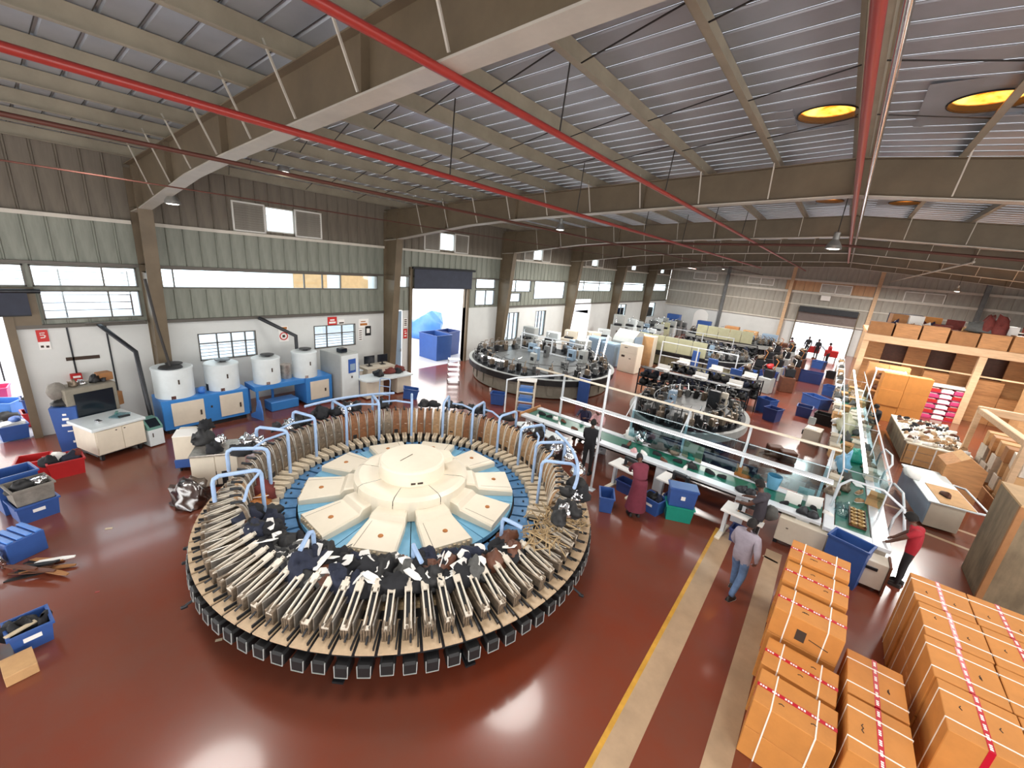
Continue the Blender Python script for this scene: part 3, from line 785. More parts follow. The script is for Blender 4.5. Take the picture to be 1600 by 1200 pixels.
def carrier_mb(mm, me):
    mb = MB(mm); n = 7; vs = []
    for i in range(n + 1):
        t = i / n; z = .96 + .72 * sin(t * pi / 2); r = 3.03 + .16 * (1 - cos(t * pi / 2)); h = .108 - .025 * t
        vs += [(r, -h, z), (r, h, z), (r + .05, h, z), (r + .05, -h, z)]
    fs = []
    for i in range(n):
        a = i * 4; b = a + 4; fs += [(a + j, b + j, b + (j + 1) % 4, a + (j + 1) % 4) for j in range(4)]
    fs += [(0, 1, 2, 3), tuple(n * 4 + j for j in (3, 2, 1, 0))]
    mb.add(vs, fs)
    mb.use(me)
    for s in (-1, 1): mb.tube([(vs[4 * i][0] - .01, s * (.108 - .025 * i / n), vs[4 * i][2]) for i in range(n + 1)], .013, 5)
    mb.use(m_dark).box(3.02, 3.14, -.1, .1, .90, .96).tube([(3.12, 0, 1.67), (3.3, 0, 1.70)], .025, 6)
    return mb
def last_mb():
    mb = MB(m_last)
    def half(y0, y1):
        P = [(3.05, y0), (3.05, y1), (2.70, y1), (2.61, (y0 * 2 + y1) / 3), (2.63, y0)] if y0 >= 0 else [(3.05, y0), (3.05, y1), (2.63, y1), (2.61, (y1 * 2 + y0) / 3), (2.70, y0)]
        mb.prism(P, .875, 1.0)
    half(-.062, -.006); half(.006, .062)
    mb.use(m_black).box(2.74, 3.02, -.008, .008, .875, .97).box(2.66, 3.05, -.118, -.068, .84, .93).box(2.66, 3.05, .068, .118, .84, .93)
    return mb
def under_mb():
    mb = MB(m_black).box(3.74, 4.0, -.1, .1, .53, .74, .03)
    mb.use(m_greym).tube([(3.99, -.09, .735), (4.0, -.085, .55), (4.0, .085, .55), (3.99, .09, .735)], .008, 4)
    mb.use(m_dark).box(3.5, 3.76, -.05, .05, .72, .80)
    return mb
camdir = atan2(-CY, -CX)
for k in range(NS):
    a = 2 * pi * k / NS
    st_ = link('mould_station', shared('station_plate', plate_mb), rm, (0, 0, 0), a)
    link('mould_block', shared('mould_block_%d' % (k % 3), lambda: block_mb(k % 3)), st_, (R.uniform(-.02, .02), 0, 0))
    link('clamp_frame', shared('clamp_frame', clamp_mb), st_, (0, R.uniform(-.012, .012), R.uniform(-.01, .02)))
    q = R.random()
    dg_ = math.degrees(a) % 360
    q = .9 if 178 < dg_ < 240 and q < .8 else q
    mc = (m_carrier, m_alu) if q < (.72 if 128 < dg_ < 178 else .15) else (m_carrier2, m_bone) if q < .8 else (m_alud, m_alu)
    ang = (a - camdir + pi) % (2 * pi) - pi
    if abs(ang) > radians(62):
        link('mould_carrier', shared('carrier_' + mc[0].name, lambda: carrier_mb(*mc)), st_)
        link('last_pair', shared('last_pair', last_mb), st_, (R.uniform(-.03, .02), 0, 0))
    link('hanging_tray', shared('hanging_tray', under_mb), st_, (0, 0, R.uniform(-.03, .02)))
# pale blue tube frames standing round the inner ring
def hoop_mb():
    return MB(m_pipeb).tube([(2.80, 0, .80), (2.80, 0, 1.93), (2.83, 0, 2.0), (2.90, 0, 2.03), (3.42, 0, 2.03), (3.50, 0, 1.98), (3.52, 0, 1.9), (3.52, 0, 1.55)], .036, 8).bx(2.8, 0, .85, .14, .14, .03)
def hoopbrace_mb():
    return MB(m_pipeb).tube([(2.82, 0, 1.98), (3.0, .45, 1.98), (3.06, .8, 1.92)], .026, 6)
def hooplow_mb():
    return MB(m_pipeb).tube([(2.66, 0, .80), (2.66, 0, 1.52), (2.68, 0, 1.58), (2.74, 0, 1.6), (3.02, .12, 1.52)], .036, 8).bx(2.66, 0, .85, .14, .14, .03)
for k in range(20):
    ah = radians(-2 + 18 * k); near = abs((ah - camdir + pi) % (2 * pi) - pi) < radians(70)
    if near and k % 2 == 1: continue
    h = link('tube_frame', shared('tube_frame_low', hooplow_mb) if near else shared('tube_frame', hoop_mb), rm, (0, 0, 0), ah)
    if k % 3 != 1 and not near: link('stay_tube', shared('stay_tube', hoopbrace_mb), h)
# long handrails along the far side
for (d0, d1) in ((18, 62), (150, 192)):
    pts = [(3.55 * cos(radians(t)), 3.55 * sin(radians(t)), 2.03) for t in range(d0, d1 + 1, 4)]
    MB(m_pipeb).tube(pts, .035, 8).build('hand_rail', rm)
# levers below the rim
for (a, l) in ((-118, .55), (-112, .4), (-96, .45), (8, .5)):
    r = radians(a); MB(m_dark).tube([(3.5, 0, .6), (3.9 + l * .4, 0, .38)], .02, 6).bx(3.92 + l * .4, 0, .36, .09, .05, .05, .01).build('foot_lever', rm, rz=r)

# uppers and leathers heaped on the near inner ring: each one a thing of its own
def upper_mesh(mm, v, sc=(1, 1, 1)):
    def f():
        mb = MB(mm); mb.blob((0, 0, .03), (.26 * sc[0], .17 * sc[1], .2 * sc[2]), v + 1, .27, 14, 10, 2.0, flat=True)
        return mb
    return shared('upper_%s_%d_%d' % (mm.name, v, int(sc[0] * 100)), f)
def lace_mesh(v):
    def f():
        q = random.Random(v); mb = MB(m_white if v % 2 else m_chrome)
        pts = [(q.uniform(-.2, .2), q.uniform(-.12, .12), .14 + .1 * q.random()) for _ in range(5)]
        return mb.tube(pts, .012, 4)
    return shared('lace_%d' % v, f)
def patch_mesh(v):
    def f():
        q = random.Random(v + 50); mb = MB(m_white); w = q.uniform(.05, .09); l = q.uniform(.10, .2)
        P = [(-l, -w * .6), (-l * .6, -w), (l * .5, -w), (l, -w * .3), (l, w * .5), (l * .4, w), (-l * .7, w * .9)]
        return mb.at((0, 0, .21), q.uniform(0, 6), .35, .2).prism(P, 0, .012)
    return shared('patch_%d' % v, f)
HEAPS = []
def heap(a, r, z, mm, v, rz, lab, grp, extra=None, sc=(1, 1, 1)):
    t = link('shoe_upper', upper_mesh(mm, v, sc), None, (CX + r * cos(radians(a)), CY + r * sin(radians(a)), z), rz, label=lab, cat='shoe upper', group=grp)
    if extra == 'lace': link('lace', lace_mesh(v), t)
    if extra == 'patch': link('insole', patch_mesh(v), t)
    return t
heap(-127, 3.0, .95, m_cloth_r, 2, .6, 'maroon cloth upper slumped over the moulds beside a pale blue frame', None, sc=(1.35, 1.3, 1.8))
heap(-121.5, 2.96, .93, m_leather, 3, 1.1, 'orange leather upper with white insole next to the maroon cloth', None, 'patch', (.9, .8, 1.0))
heap(-117, 2.97, .93, m_leather, 5, .8, 'orange leather upper wedged between black uppers on the ring', None, None, (.95, .8, 1.1))
heap(-113, 2.93, .93, m_leatherb, 6, .5, 'brown and white leather upper leaning on a pale blue frame', None, 'patch', (.9, .9, 1.2))
heap(-87, 2.95, .93, m_cloth_g, 1, .3, 'long grey cloth upper spread beside a dark blue one', None, None, (1.5, 1.1, 1.1))
heap(-80, 2.92, .95, m_cloth_g, 4, 1.9, 'grey cloth upper with brown tip near the pale blue cross frame', None, None, (1.4, 1.2, 1.3))
heap(-72, 3.02, 1.0, m_cloth_n, 2, 1.2, 'round navy cloth upper bulging over the mould clamps', None, None, (1.2, 1.6, 2.0))
heap(-63, 2.9, .98, m_leatherb, 3, .2, 'brown leather upper under large white insoles', None, 'patch', (1.1, 1.1, 1.2))
heap(-18, 2.98, .95, m_leatherb, 7, 2.2, 'dark brown leather upper beside stacked ivory clamps', None, None, (1.5, .8, 1.4))
n_ = 0
for a in range(-112, 2, 3):
    for rr in (2.5, 2.76, 3.02):
        if R.random() < .10 or (rr < 2.6 and not -88 < a < -22): continue
        aa = a + R.uniform(-2, 2)
        mm = R.choice([m_cloth_k, m_cloth_k, m_cloth_k, m_cloth_n, m_black, m_black, m_cloth_g, m_leatherb])
        ex = R.choice(['lace', 'patch', None, None, 'patch'])
        nm = {m_cloth_k.name: 'black cloth', m_cloth_n.name: 'navy cloth', m_black.name: 'glossy black', m_cloth_g.name: 'grey', m_leatherb.name: 'brown'}[mm.name] + ' upper' + {'lace': ' with tangled lace', 'patch': ' with white insole', None: ''}[ex]
        wh = 'beside the orange leathers' if a < -84 else 'below the hub caps' if a < -40 else 'facing the conveyor'
        lb = nm + ' ' + wh + (' next to the moulds' if rr > 2.9 else ' over the blue trays' if rr < 2.6 else ' in mid ring')
        heap(aa, rr + R.uniform(-.05, .05), (.99 if rr > 2.6 else .9) + R.uniform(0, .12), mm, R.randrange(8), R.uniform(0, 6.28), lb, lb, ex, (R.choice([.8, 1.0]), 1.05, R.choice([.8, 1.0, 1.25])))
# white strips stretched over the heap
for i, (a, r, z, l, lab) in enumerate(((-66, 2.9, 1.33, .38, 'white card strip lying across the brown leather upper'), (-61, 2.98, 1.27, .30, 'broad white card beside the pale blue cross frame'), (-37, 2.9, 1.25, .3, 'white pointed insole lying on black uppers'), (-24, 2.95, 1.3, .34, 'white striped tongue lying on a black upper'), (-5, 3.0, 1.25, .2, 'small white card on a black box'))):
    MB(m_white).at((0, 0, 0), 0, .3, .15).prism([(-l / 2, -.05), (l * .3, -.07), (l / 2, -.02), (l / 2, .05), (-l / 2, .06)], 0, .012).build('card', loc=(CX + r * cos(radians(a)), CY + r * sin(radians(a)), z), rz=radians(a + 40 * i), label=lab, cat='card')
# clutter on the far and side rim: black crates and plastic film
for i in range(44):
    a = R.choice([R.uniform(60, 140), R.uniform(150, 225), R.uniform(150, 225), R.uniform(5, 60)]); rr = R.uniform(3.42, 3.7)
    mm, nm, lab, grp = R.choice([(m_chrome, 'film_wrap', 'crumpled clear film on the far rim of the round machine', 'crumpled film on the far rim'), (m_black, 'dark_bundle', 'dark bundle of uppers on the far rim of the round machine', 'dark bundles on the far rim'), (m_cloth_k, 'dark_bundle', 'dark bundle of uppers on the far rim of the round machine', 'dark bundles on the far rim')])
    lab = lab.replace('the far rim of the round machine', 'the rim ' + ('toward the green belt' if a < 60 else 'toward the yard door' if a < 145 else 'toward the blue tank machines')); grp = lab
    MB(mm).blob((0, 0, .03), (R.uniform(.14, .26), R.uniform(.1, .18), R.uniform(.12, .26)), i, .3, 12, 9, 2.2, flat=True).build(nm, loc=(CX + rr * cos(radians(a)), CY + rr * sin(radians(a)), 1.62), rz=R.uniform(0, 6), label=lab, cat='bundle', group=grp)
# straw coloured laces spilling over the side facing the conveyor
for i in range(14):
    a = R.uniform(2, 22); rr = R.uniform(3.1, 3.6); q = random.Random(i)
    mb = MB(m_straw)
    for j in range(7):
        p0 = Vector((q.uniform(-.18, .18), q.uniform(-.18, .18), q.uniform(0, .1)))
        mb.tube([p0, p0 + Vector((q.uniform(-.2, .2), q.uniform(-.2, .2), q.uniform(.02, .14))), p0 + Vector((q.uniform(-.3, .3), q.uniform(-.3, .3), -.02))], .012, 4)
    mb.build('lace_bundle', loc=(CX + rr * cos(radians(a)), CY + rr * sin(radians(a)), 1.25), label='tangle of straw coloured laces on the rim facing the conveyor', cat='laces', group='tangled laces on the rim')
# ---------------------------------------------------------------- generic builders
def face(p1, p2):
    """origin, turn and width of a thing whose front bottom edge runs p1 -> p2 in the photograph"""
    a, b = G(*p1), G(*p2); d = b - a
    return a, atan2(d.y, d.x), d.length
def crate(lab, loc, rz, l, w, h, mm, grp=None, lip=True, cat='crate', name='crate', tag=None, fill=None, tilt=None):
    """open plastic crate: local x = length, y = depth, centred on its base"""
    t = .018; tp = .03
    def bx(a, b, z): return [(-a / 2, -b / 2, z), (a / 2, -b / 2, z), (a / 2, b / 2, z), (-a / 2, b / 2, z)]
    L0, W0 = l - 2 * tp, w - 2 * tp
    v = bx(L0, W0, 0) + bx(l, w, h) + bx(l - 2 * t, w - 2 * t, h) + bx(L0 - 2 * t, W0 - 2 * t, .03)
    f = [(3, 2, 1, 0)] + [(i, (i + 1) % 4, (i + 1) % 4 + 4, i + 4) for i in range(4)] + [(i + 4, (i + 1) % 4 + 4, (i + 1) % 4 + 8, i + 8) for i in range(4)]
    f += [(i + 8, (i + 1) % 4 + 8, (i + 1) % 4 + 12, i + 12) for i in range(4)] + [(12, 13, 14, 15)]
    key = 'crate_%s_%d_%d_%d' % (mm.name, l * 100, w * 100, h * 100)
    t_ = link(name, shared(key, lambda: MB(mm).add(v, f)), None, loc, rz, label=lab, cat=cat, group=grp, rot=tilt)
    if lip:
        def lipm():
            q = MB(mm); e = .022
            q.box(-l / 2 - e, l / 2 + e, -w / 2 - e, -w / 2 + .004, h - .035, h + .006).box(-l / 2 - e, l / 2 + e, w / 2 - .004, w / 2 + e, h - .035, h + .006)
            q.box(-l / 2 - e, -l / 2 + .004, -w / 2, w / 2, h - .035, h + .006).box(l / 2 - .004, l / 2 + e, -w / 2, w / 2, h - .035, h + .006)
            return q
        link('rim', shared(key + '_rim', lipm), t_)
    if tag: MB(m_white).box(-.09, .09, -w / 2 + .012 - .004, -w / 2 + .012, h * .5, h * .5 + .07).build('paper_tag', t_, rz=0)
    return t_
def shoe_mb(mu, ms):
    mb = MB(ms); n = 9; so = []; up = []
    for i in range(n):
        t = i / (n - 1); x = -.14 + .28 * t; w = .034 + .016 * sin(t * pi) + .008 * (t > .55) - .02 * (t > .95)
        so.append((x, w)); up.append((x, w * .95, (.085 if t < .12 else .10 - .01 * t if t < .45 else .092 - .085 * (t - .45) if t < .98 else .02)))
    P = [(x, w) for x, w in so] + [(x, -w) for x, w in so[::-1]]
    mb.prism(P[::-1], 0, .022); mb.use(mu)
    vs = []
    for x, w, z in up: vs += [(x, -w, .022), (x, -w * .8, .022 + z * .6), (x, -w * .35, .02 + z), (x, w * .35, .02 + z), (x, w * .8, .022 + z * .6), (x, w, .022)]
    fs = []
    for i in range(n - 1):
        for j in range(5):
            if j == 2 and 1 <= i <= 3: continue
            fs.append((i * 6 + j, (i + 1) * 6 + j, (i + 1) * 6 + j + 1, i * 6 + j + 1))
    fs += [(0, 1, 2, 3, 4, 5), tuple((n - 1) * 6 + j for j in range(5, -1, -1))]
    return mb.add(vs, fs, True)
SHOES = {'black': (m_cloth_k, m_black), 'brown': (m_leatherb, m_black), 'tan': (m_carrier2, m_white), 'white': (m_white, m_white), 'grey': (m_cloth_g, m_white), 'maroon': (m_cloth_r, m_white)}
def shoe(loc, rz, kind, lab, grp, s=1.0):
    o = link('shoe', shared('shoe_' + kind, lambda: shoe_mb(*SHOES[kind])), None, loc, rz, label=lab, cat='shoe', group=grp)
    o.scale = (s, s, s); return o
def carton(lab, loc, rz, l, w, h, mm, grp=None, opn=False, cat='box', tape=None, name='carton'):
    key = 'carton_%s_%d_%d_%d_%d' % (mm.name, l * 100, w * 100, h * 100, opn)
    def f():
        mb = MB(mm)
        if not opn: return mb.box(-l / 2, l / 2, -w / 2, w / 2, 0, h, .006)
        t = .012
        mb.box(-l / 2, l / 2, -w / 2, w / 2, 0, t).box(-l / 2, l / 2, -w / 2, -w / 2 + t, t, h).box(-l / 2, l / 2, w / 2 - t, w / 2, t, h).box(-l / 2, -l / 2 + t, -w / 2 + t, w / 2 - t, t, h).box(l / 2 - t, l / 2, -w / 2 + t, w / 2 - t, t, h)
        return mb
    o = link(name, shared(key, f), None, loc, rz, label=lab, cat=cat, group=grp)
    if opn:
        def fl(s):
            q = MB(mm); return q.add([(-l / 2, s * w / 2, h), (l / 2, s * w / 2, h), (l / 2, s * (w / 2 + w * .32), h + .07), (-l / 2, s * (w / 2 + w * .32), h + .07), (-l / 2, s * w / 2, h - .01), (l / 2, s * w / 2, h - .01), (l / 2, s * (w / 2 + w * .32), h + .06), (-l / 2, s * (w / 2 + w * .32), h + .06)],
                                     [(0, 1, 2, 3), (4, 7, 6, 5), (2, 6, 7, 3), (1, 5, 6, 2), (0, 3, 7, 4)])
        for s in (-1, 1): link('flap', shared(key + '_flap%d' % s, lambda: fl(s)), o)
    return o

# ---------------------------------------------------------------- along the left wall
# twin tank machine 1 and 2
def drum(par, x, y, z, r, h, name='drum'):
    d = MB(m_machwhite).lathe([(r, 0), (r, h), (r * 1.04, h), (r * 1.04, h + .05), (r * .97, h + .07), (.001, h + .075)], 32).build(name, par, (x, y, z))
    MB(m_ink).bx(0, -r - .004, h * .62, .04, .012, .14).build('sight_slot', d)
    MB(m_chrome).bx(-r * .3, -r * .94, .06, .16, .03, .1).build('outlet', d)
    MB(m_dark).lathe([(.09, h + .075), (.09, h + .12), (.22, h + .13), (.22, h + .15), (.001, h + .16)], 16, (.08, .05, 0)).build('lid_valve', d)
    return d
a, rz, w = face((260, 681), (392, 652))
t = thing('tank_machine', 'blue mixing machine with two white drums, long base and two cream doors', 'machine', a, rz)
b = MB(m_machblue).box(0, w, 0, .95, .14, 1.08, .015); b.use(m_dark).box(.1, w - .1, .06, .9, 0, .14); b.build('base_cabinet', t)
for x0, x1 in ((.22, 1.05), (w - .86, w - .18)):
    d = MB(m_beige).box(x0, x1, -.02, 0, .24, .98, .008).build('door', t)
    MB(m_ink).bx(x1 - .1, -.03, .55, .04, .02, .16).build('handle', d)
MB(m_ink).bx(1.25, -.006, .66, .05, .012, .07).build('lock', t)
drum(t, .50, .52, 1.08, .50, .86); drum(t, w - .55, .52, 1.08, .48, .80)
MB(m_bluel).blob((0, 0, .1), (.13, .1, .12), 3, .2).build('film_bag', loc=a + Vector((0, 0, 0)) + Matrix.Rotation(rz, 3, 'Z') @ Vector((1.12, .3, 1.08)), label='crumpled blue film bag between the two drums', cat='bag')
MB(m_dark).cyl(0, 0, 0, .22, .08, 12).build('gear_pot', t, (1.38, .45, 1.08))
MB(m_darkwire).tube([(.42, .3, 2.02), (.30, .45, 3.2), (.22, .6, 4.6)], .035, 8).build('feed_pipe', t)
MB(m_dark).lathe([(.001, 2.0), (.3, 2.02), (.28, 2.06), (.001, 2.08)], 20, (.42, .3, 0)).build('feed_plate', t)
tank1_a, tank1_rz = a.copy(), rz
a, rz, w = face((480, 635), (520, 626))
t = thing('tank_machine', 'blue mixing machine with two white drums on an open leg table beside control cabinet', 'machine', a, rz)
MB(m_machblue).box(0, w, 0, .9, .1, 1.1, .015).build('base_cabinet', t)
d = MB(m_beige).box(.16, w - .14, -.02, 0, .22, .95, .008).build('door', t); MB(m_ink).bx(w - .3, -.03, .55, .05, .02, .12).build('handle', d)
tb = MB(m_machblue).box(-1.75, 0, .05, .85, .92, 1.1, .01)
for x, y in ((-1.7, .1), (-1.7, .8), (-.9, .8)): tb.box(x, x + .07, y - .035, y + .035, 0, .92)
tb.box(-1.2, -.2, .2, .75, 0, .35, .02); tb.build('leg_table', t)
drum(t, -1.15, .45, 1.1, .43, .84); drum(t, .22, .45, 1.1, .43, .90)
MB(m_alu).cyl(-.45, .55, 1.1, 1.62, .2, 16).build('motor', t)
MB(m_bluel).prism_x([(-.3, 0), (.3, 0), (.3, .12), (.05, .25), (-.1, .7), (-.2, .72), (-.3, .3)], -.02, .02).build('splash_sheet', t, (-1.8, -.1, 0), .2)
# control cabinet
a, rz, w = face((534, 629), (562, 621))
t = thing('control_cabinet', 'tall pale grey control cabinet with small blue display panel', 'cabinet', a, rz)
MB(m_greym).box(0, w, 0, 1.25, .08, 1.95, .02).use(m_dark).box(.04, w - .04, .04, 1.2, 0, .08).build('body', t)
MB(m_machwhite).box(.03, w - .05, -.02, 0, .12, 1.9, .01).build('door', t)
p = MB(m_panelblue).box(.34, .70, -.03, -.02, 1.15, 1.72, .006).build('display', t); MB(m_bluegrey).box(.42, .66, -.034, -.03, 1.25, 1.52).build('screen', p)
MB(m_ink).bx(.5, -.03, .98, .05, .02, .08).build('handle', t)
MB(m_bluel).box(w, w + .02, .02, 1.2, .1, 1.5).build('side_panel', t)
MB(m_screen).box(.2, .5, .2, .5, 1.95, 2.12, .02).build('valve_box', t)
# wall-side desks with monitors
for i, (x, y, lab) in enumerate(((-16.2, 9.2, 'white desk by the wall behind the control cabinet'), (-16.2, 10.9, 'cream desk by the wall beside second column'))):
    t = thing('desk', lab, 'desk', (x, y, 0))
    MB(m_beige if i else m_machwhite).box(-.4, .4, -.75, .75, .78, .82, .006).build('desk_top', t); MB(m_beige).box(.34, .38, -.72, .72, .1, .78).build('modesty_panel', t)
    for s in (-1, 1): MB(m_beige).box(-.38, .34, s * .72 - .02, s * .72 + .02, 0, .78).build('side_panel', t)
    for j, yy in enumerate((-.35, .35)):
        q = thing('monitor', 'black monitor on the %s' % (('white desk, beside the window' if j else 'white desk, nearer the tank machine') if not i else ('cream desk, next to the column' if j else 'cream desk, under the paper notice')), 'monitor', (x - .05, y + yy, .82))
        MB(m_black).box(-.02, .02, -.27, .27, .12, .48, .01).build('screen_housing', q); MB(m_screen).box(.021, .024, -.25, .25, .14, .46).build('screen', q); MB(m_black).box(-.03, .0, -.03, .03, .0, .2).box(-.1, .1, -.12, .12, 0, .015).build('stand', q)
# shoe table
a, rz, w = face((573, 628), (645, 612))
t = thing('work_table', 'white round-fronted work table with dark uppers beside the control cabinet', 'table', a, rz)
n = 8; P = [(w, .0), (w, 1.0), (.0, 1.0)] + [(.28 * (1 - sin(pi / 2 * i / n)), .28 * (1 - cos(pi / 2 * i / n)) ) for i in range(n + 1)]
MB(m_machwhite).prism([(0, .3), (.08, .1), (.3, 0), (w, 0), (w, 1.0), (0, 1.0)], .78, .84).build('table_top', t)
MB(m_beige).box(.1, .9, .15, .95, .05, .78, .01).build('drawer_unit', t); MB(m_beige).box(w - .75, w - .05, .1, .95, .05, .78, .01).build('side_cabinet', t)
MB(m_leatherb).box(.95, w - .8, .5, .55, .1, .7).build('back_board', t)
M2 = Matrix.Translation(a) @ Matrix.Rotation(rz, 4, 'Z')
for i, (x, y, mm, nm) in enumerate(((.9, .5, m_black, 'black'), (1.5, .6, m_cloth_r, 'maroon'), (1.9, .55, m_cloth_k, 'charcoal'), (2.1, .75, m_cloth_r, 'dark red'))):
    link('shoe_upper', upper_mesh(mm, i), None, M2 @ Vector((x, y, .84)), i * 1.3, label='%s upper lying on the white round-fronted table' % nm, cat='shoe upper')
# tube hoop frame and blue crate before it
t = thing('hand_truck', 'pale blue tube hand truck standing before the white table', 'trolley', G(600, 632), .5)
MB(m_pipeb).tube([(-.22, 0, .1), (-.22, .1, 1.0), (-.18, .12, 1.06), (.18, .12, 1.06), (.22, .1, 1.0), (.22, 0, .1)], .022, 6).build('tube_frame', t)
for z in (.4, .75): MB(m_pipeb).tube([(-.22, z * .1, z), (.22, z * .1, z)], .016, 6).build('cross_bar', t)
MB(m_pipeb).box(-.25, .25, -.25, .02, .06, .09).build('foot_plate', t)
for s in (-1, 1): MB(m_black).at((s * .27, .06, .08), 0, 0, pi / 2).cyl(0, 0, -.02, .02, .08, 12).build('wheel', t)
crate('blue crate standing before the white round-fronted table', G(640, 622), .9, .62, .42, .45, m_blue, tilt=(0, .15, .9))
# chrome trolley
t = thing('rack_trolley', 'thin chrome rack trolley standing on the bare floor near yard door', 'trolley', G(708, 597), .9)
fr = MB(m_chrome)
for sx in (-.28, .28):
    for sy in (-.2, .2): fr.tube([(sx, sy, .06), (sx, sy, 1.2)], .014, 6)
fr.build('posts', t)
for z in (.12, .4, .65, .9, 1.18): MB(m_chrome).box(-.28, .28, -.2, .2, z - .008, z + .008).build('shelf', t)
for sx in (-.28, .28):
    for sy in (-.2, .2): MB(m_black).bx(sx, sy, .03, .04, .03, .06, .008).build('caster', t)
MB(m_white).lathe([(.05, 0), (.06, .16), (.055, .16), (.045, .01)], 12).build('paper_cup', loc=G(766, 611), label='white paper cup standing on the floor before dark round machine', cat='cup')
# white cabinet, monitor box, small units
a, rz, w = face((157, 724), (232, 700))
ca, crz = a.copy(), rz
t = thing('base_cabinet', 'cream two door cabinet on casters with white top by the wall', 'cabinet', a, rz)
MB(m_beige).box(0, w, 0, 1.0, .2, .88, .01).use(m_machwhite).box(-.06, w + .04, -.05, 1.1, .88, .96, .015).build('body', t)
for i, (x0, x1) in enumerate(((.02, w * .52), (w * .53, w - .02))):
    d = MB(m_beige).box(x0, x1, -.02, 0, .22, .86, .006).build('door', t); MB(m_ink).bx(x0 + (.42 if i == 0 else .05), -.03, .8, .03, .02, .02).build('knob', d)
MB(m_dark).box(0, w, .05, .95, .16, .2).build('plinth', t)
for x in (.12, w - .12):
    for y in (.15, .9): MB(m_black).bx(x, y, .08, .07, .14, .16, .02).build('caster', t)
M2 = Matrix.Translation(a) @ Matrix.Rotation(rz, 4, 'Z')
for i, (x, y, mm, lab, sz) in enumerate(((.3, .4, m_chrome, 'small chrome clamp on the white cabinet top', (.1, .2, .06)), (.8, .5, m_acryl, 'clear tray on the white cabinet top', (.4, .28, .04)), (.85, .75, m_teal, 'green tool on the white cabinet top', (.18, .06, .05)), (w - .25, .35, m_dark, 'small black tool on the white cabinet top', (.08, .25, .05)))):
    MB(mm).bx(0, 0, sz[2] / 2, *sz, .01).build('bench_tool', loc=M2 @ Vector((x, y, .96)), rz=rz + i * .5, label=lab, cat='tool')
# old monitor box behind
p = AX(128, 640, -15.9); p = M2 @ Vector((.1, 1.15, 0))
t = thing('display_oven', 'grey steel box with dark glass front behind the white cabinet', 'machine', p, rz)
MB(m_taupe).box(-.05, 1.05, .02, .6, .75, 1.75, .02).build('housing', t); MB(m_screen).box(.12, .95, .0, .02, .9, 1.6).build('dark_glass', t)
MB(m_taupe).box(0, 1.0, .1, .55, 0, .75).build('stand', t); MB(m_cartond).box(1.0, 1.3, -.1, .25, .96, 1.35).build('side_board', t, rz=.3)
for i, (x, mm, r) in enumerate(((.25, m_alud, (.14, .1, .16)), (.45, m_chrome, (.12, .1, .12)), (.72, m_black, (.13, .12, .16)), (.9, m_dark, (.16, .08, .1)))):
    MB(mm).blob((0, 0, .02), r, i + 4, .35, flat=True).build('engine_part', loc=p + Matrix.Rotation(rz, 3, 'Z') @ Vector((x, .3, 1.75)), label=['oily grey machine part', 'shiny machine part', 'black machine part', 'dark long machine part'][i] + ' on the grey steel box', cat='machine part')
carton('small brown carton on the grey steel box', p + Matrix.Rotation(rz, 3, 'Z') @ Vector((.98, .4, 1.75)), rz, .3, .25, .22, m_cartond)
a, rz, w = face((236, 700), (259, 693))
t = thing('cooling_unit', 'small white box unit with green sloped lid next to the white cabinet', 'unit', a, rz)
MB(m_machwhite).box(0, w, 0, .5, .03, .52, .012).build('body', t); MB(m_teal).prism_x([(0, .52), (.5, .52), (.5, .78), (.22, .78), (0, .6)], 0, w).build('lid', t)
MB(m_screen).prism_x([(-.004, .6), (.215, .775), (.215, .785), (-.004, .61)], .05, w - .05).build('window', t); MB(m_ink).bx(.1, -.006, .36, .02, .012, .12).build('handle', t)
# tall blue bin stack with writing-like stickers
a, rz, w = face((98, 709), (131, 703))
t = thing('tall_bin', 'tall deep blue bin with four pale stickers beside red crates', 'bin', a, rz - .2)
v = [(0, 0, 0), (.40, 0, 0), (.40, .35, 0), (0, .35, 0), (-.06, -.03, 1.3), (.44, -.03, 1.3), (.44, .42, 1.3), (-.06, .42, 1.3)]
MB(m_blue).add(v, [(3, 2, 1, 0), (4, 5, 6, 7), (0, 1, 5, 4), (1, 2, 6, 5), (2, 3, 7, 6), (3, 0, 4, 7)]).build('bin_body', t)
for x, z, l, h in ((.17, 1.08, .07, .05), (.15, .95, .12, .06), (.12, .78, .24, .06), (.2, .62, .10, .03), (.26, .3, .06, .06)): MB(m_white).box(x, x + l, -.045 + .0, -.028, z, z + h).build('sticker', t)
link('shoe_upper', upper_mesh(m_black, 5), None, a + Matrix.Rotation(rz - .2, 3, 'Z') @ Vector((.2, .2, 1.3)), rz, label='black upper lying on top of the tall deep blue bin', cat='shoe upper')
link('tool_bag', MB(m_concr).blob((0, 0, .22), (.24, .2, .24), 2, .15, 12, 9).mesh('tool_bag'), None, a + Matrix.Rotation(rz - .2, 3, 'Z') @ Vector((.1, .25, 1.42)), 0, label='worn tan cloth bag hanging over the tall blue bin', cat='bag')
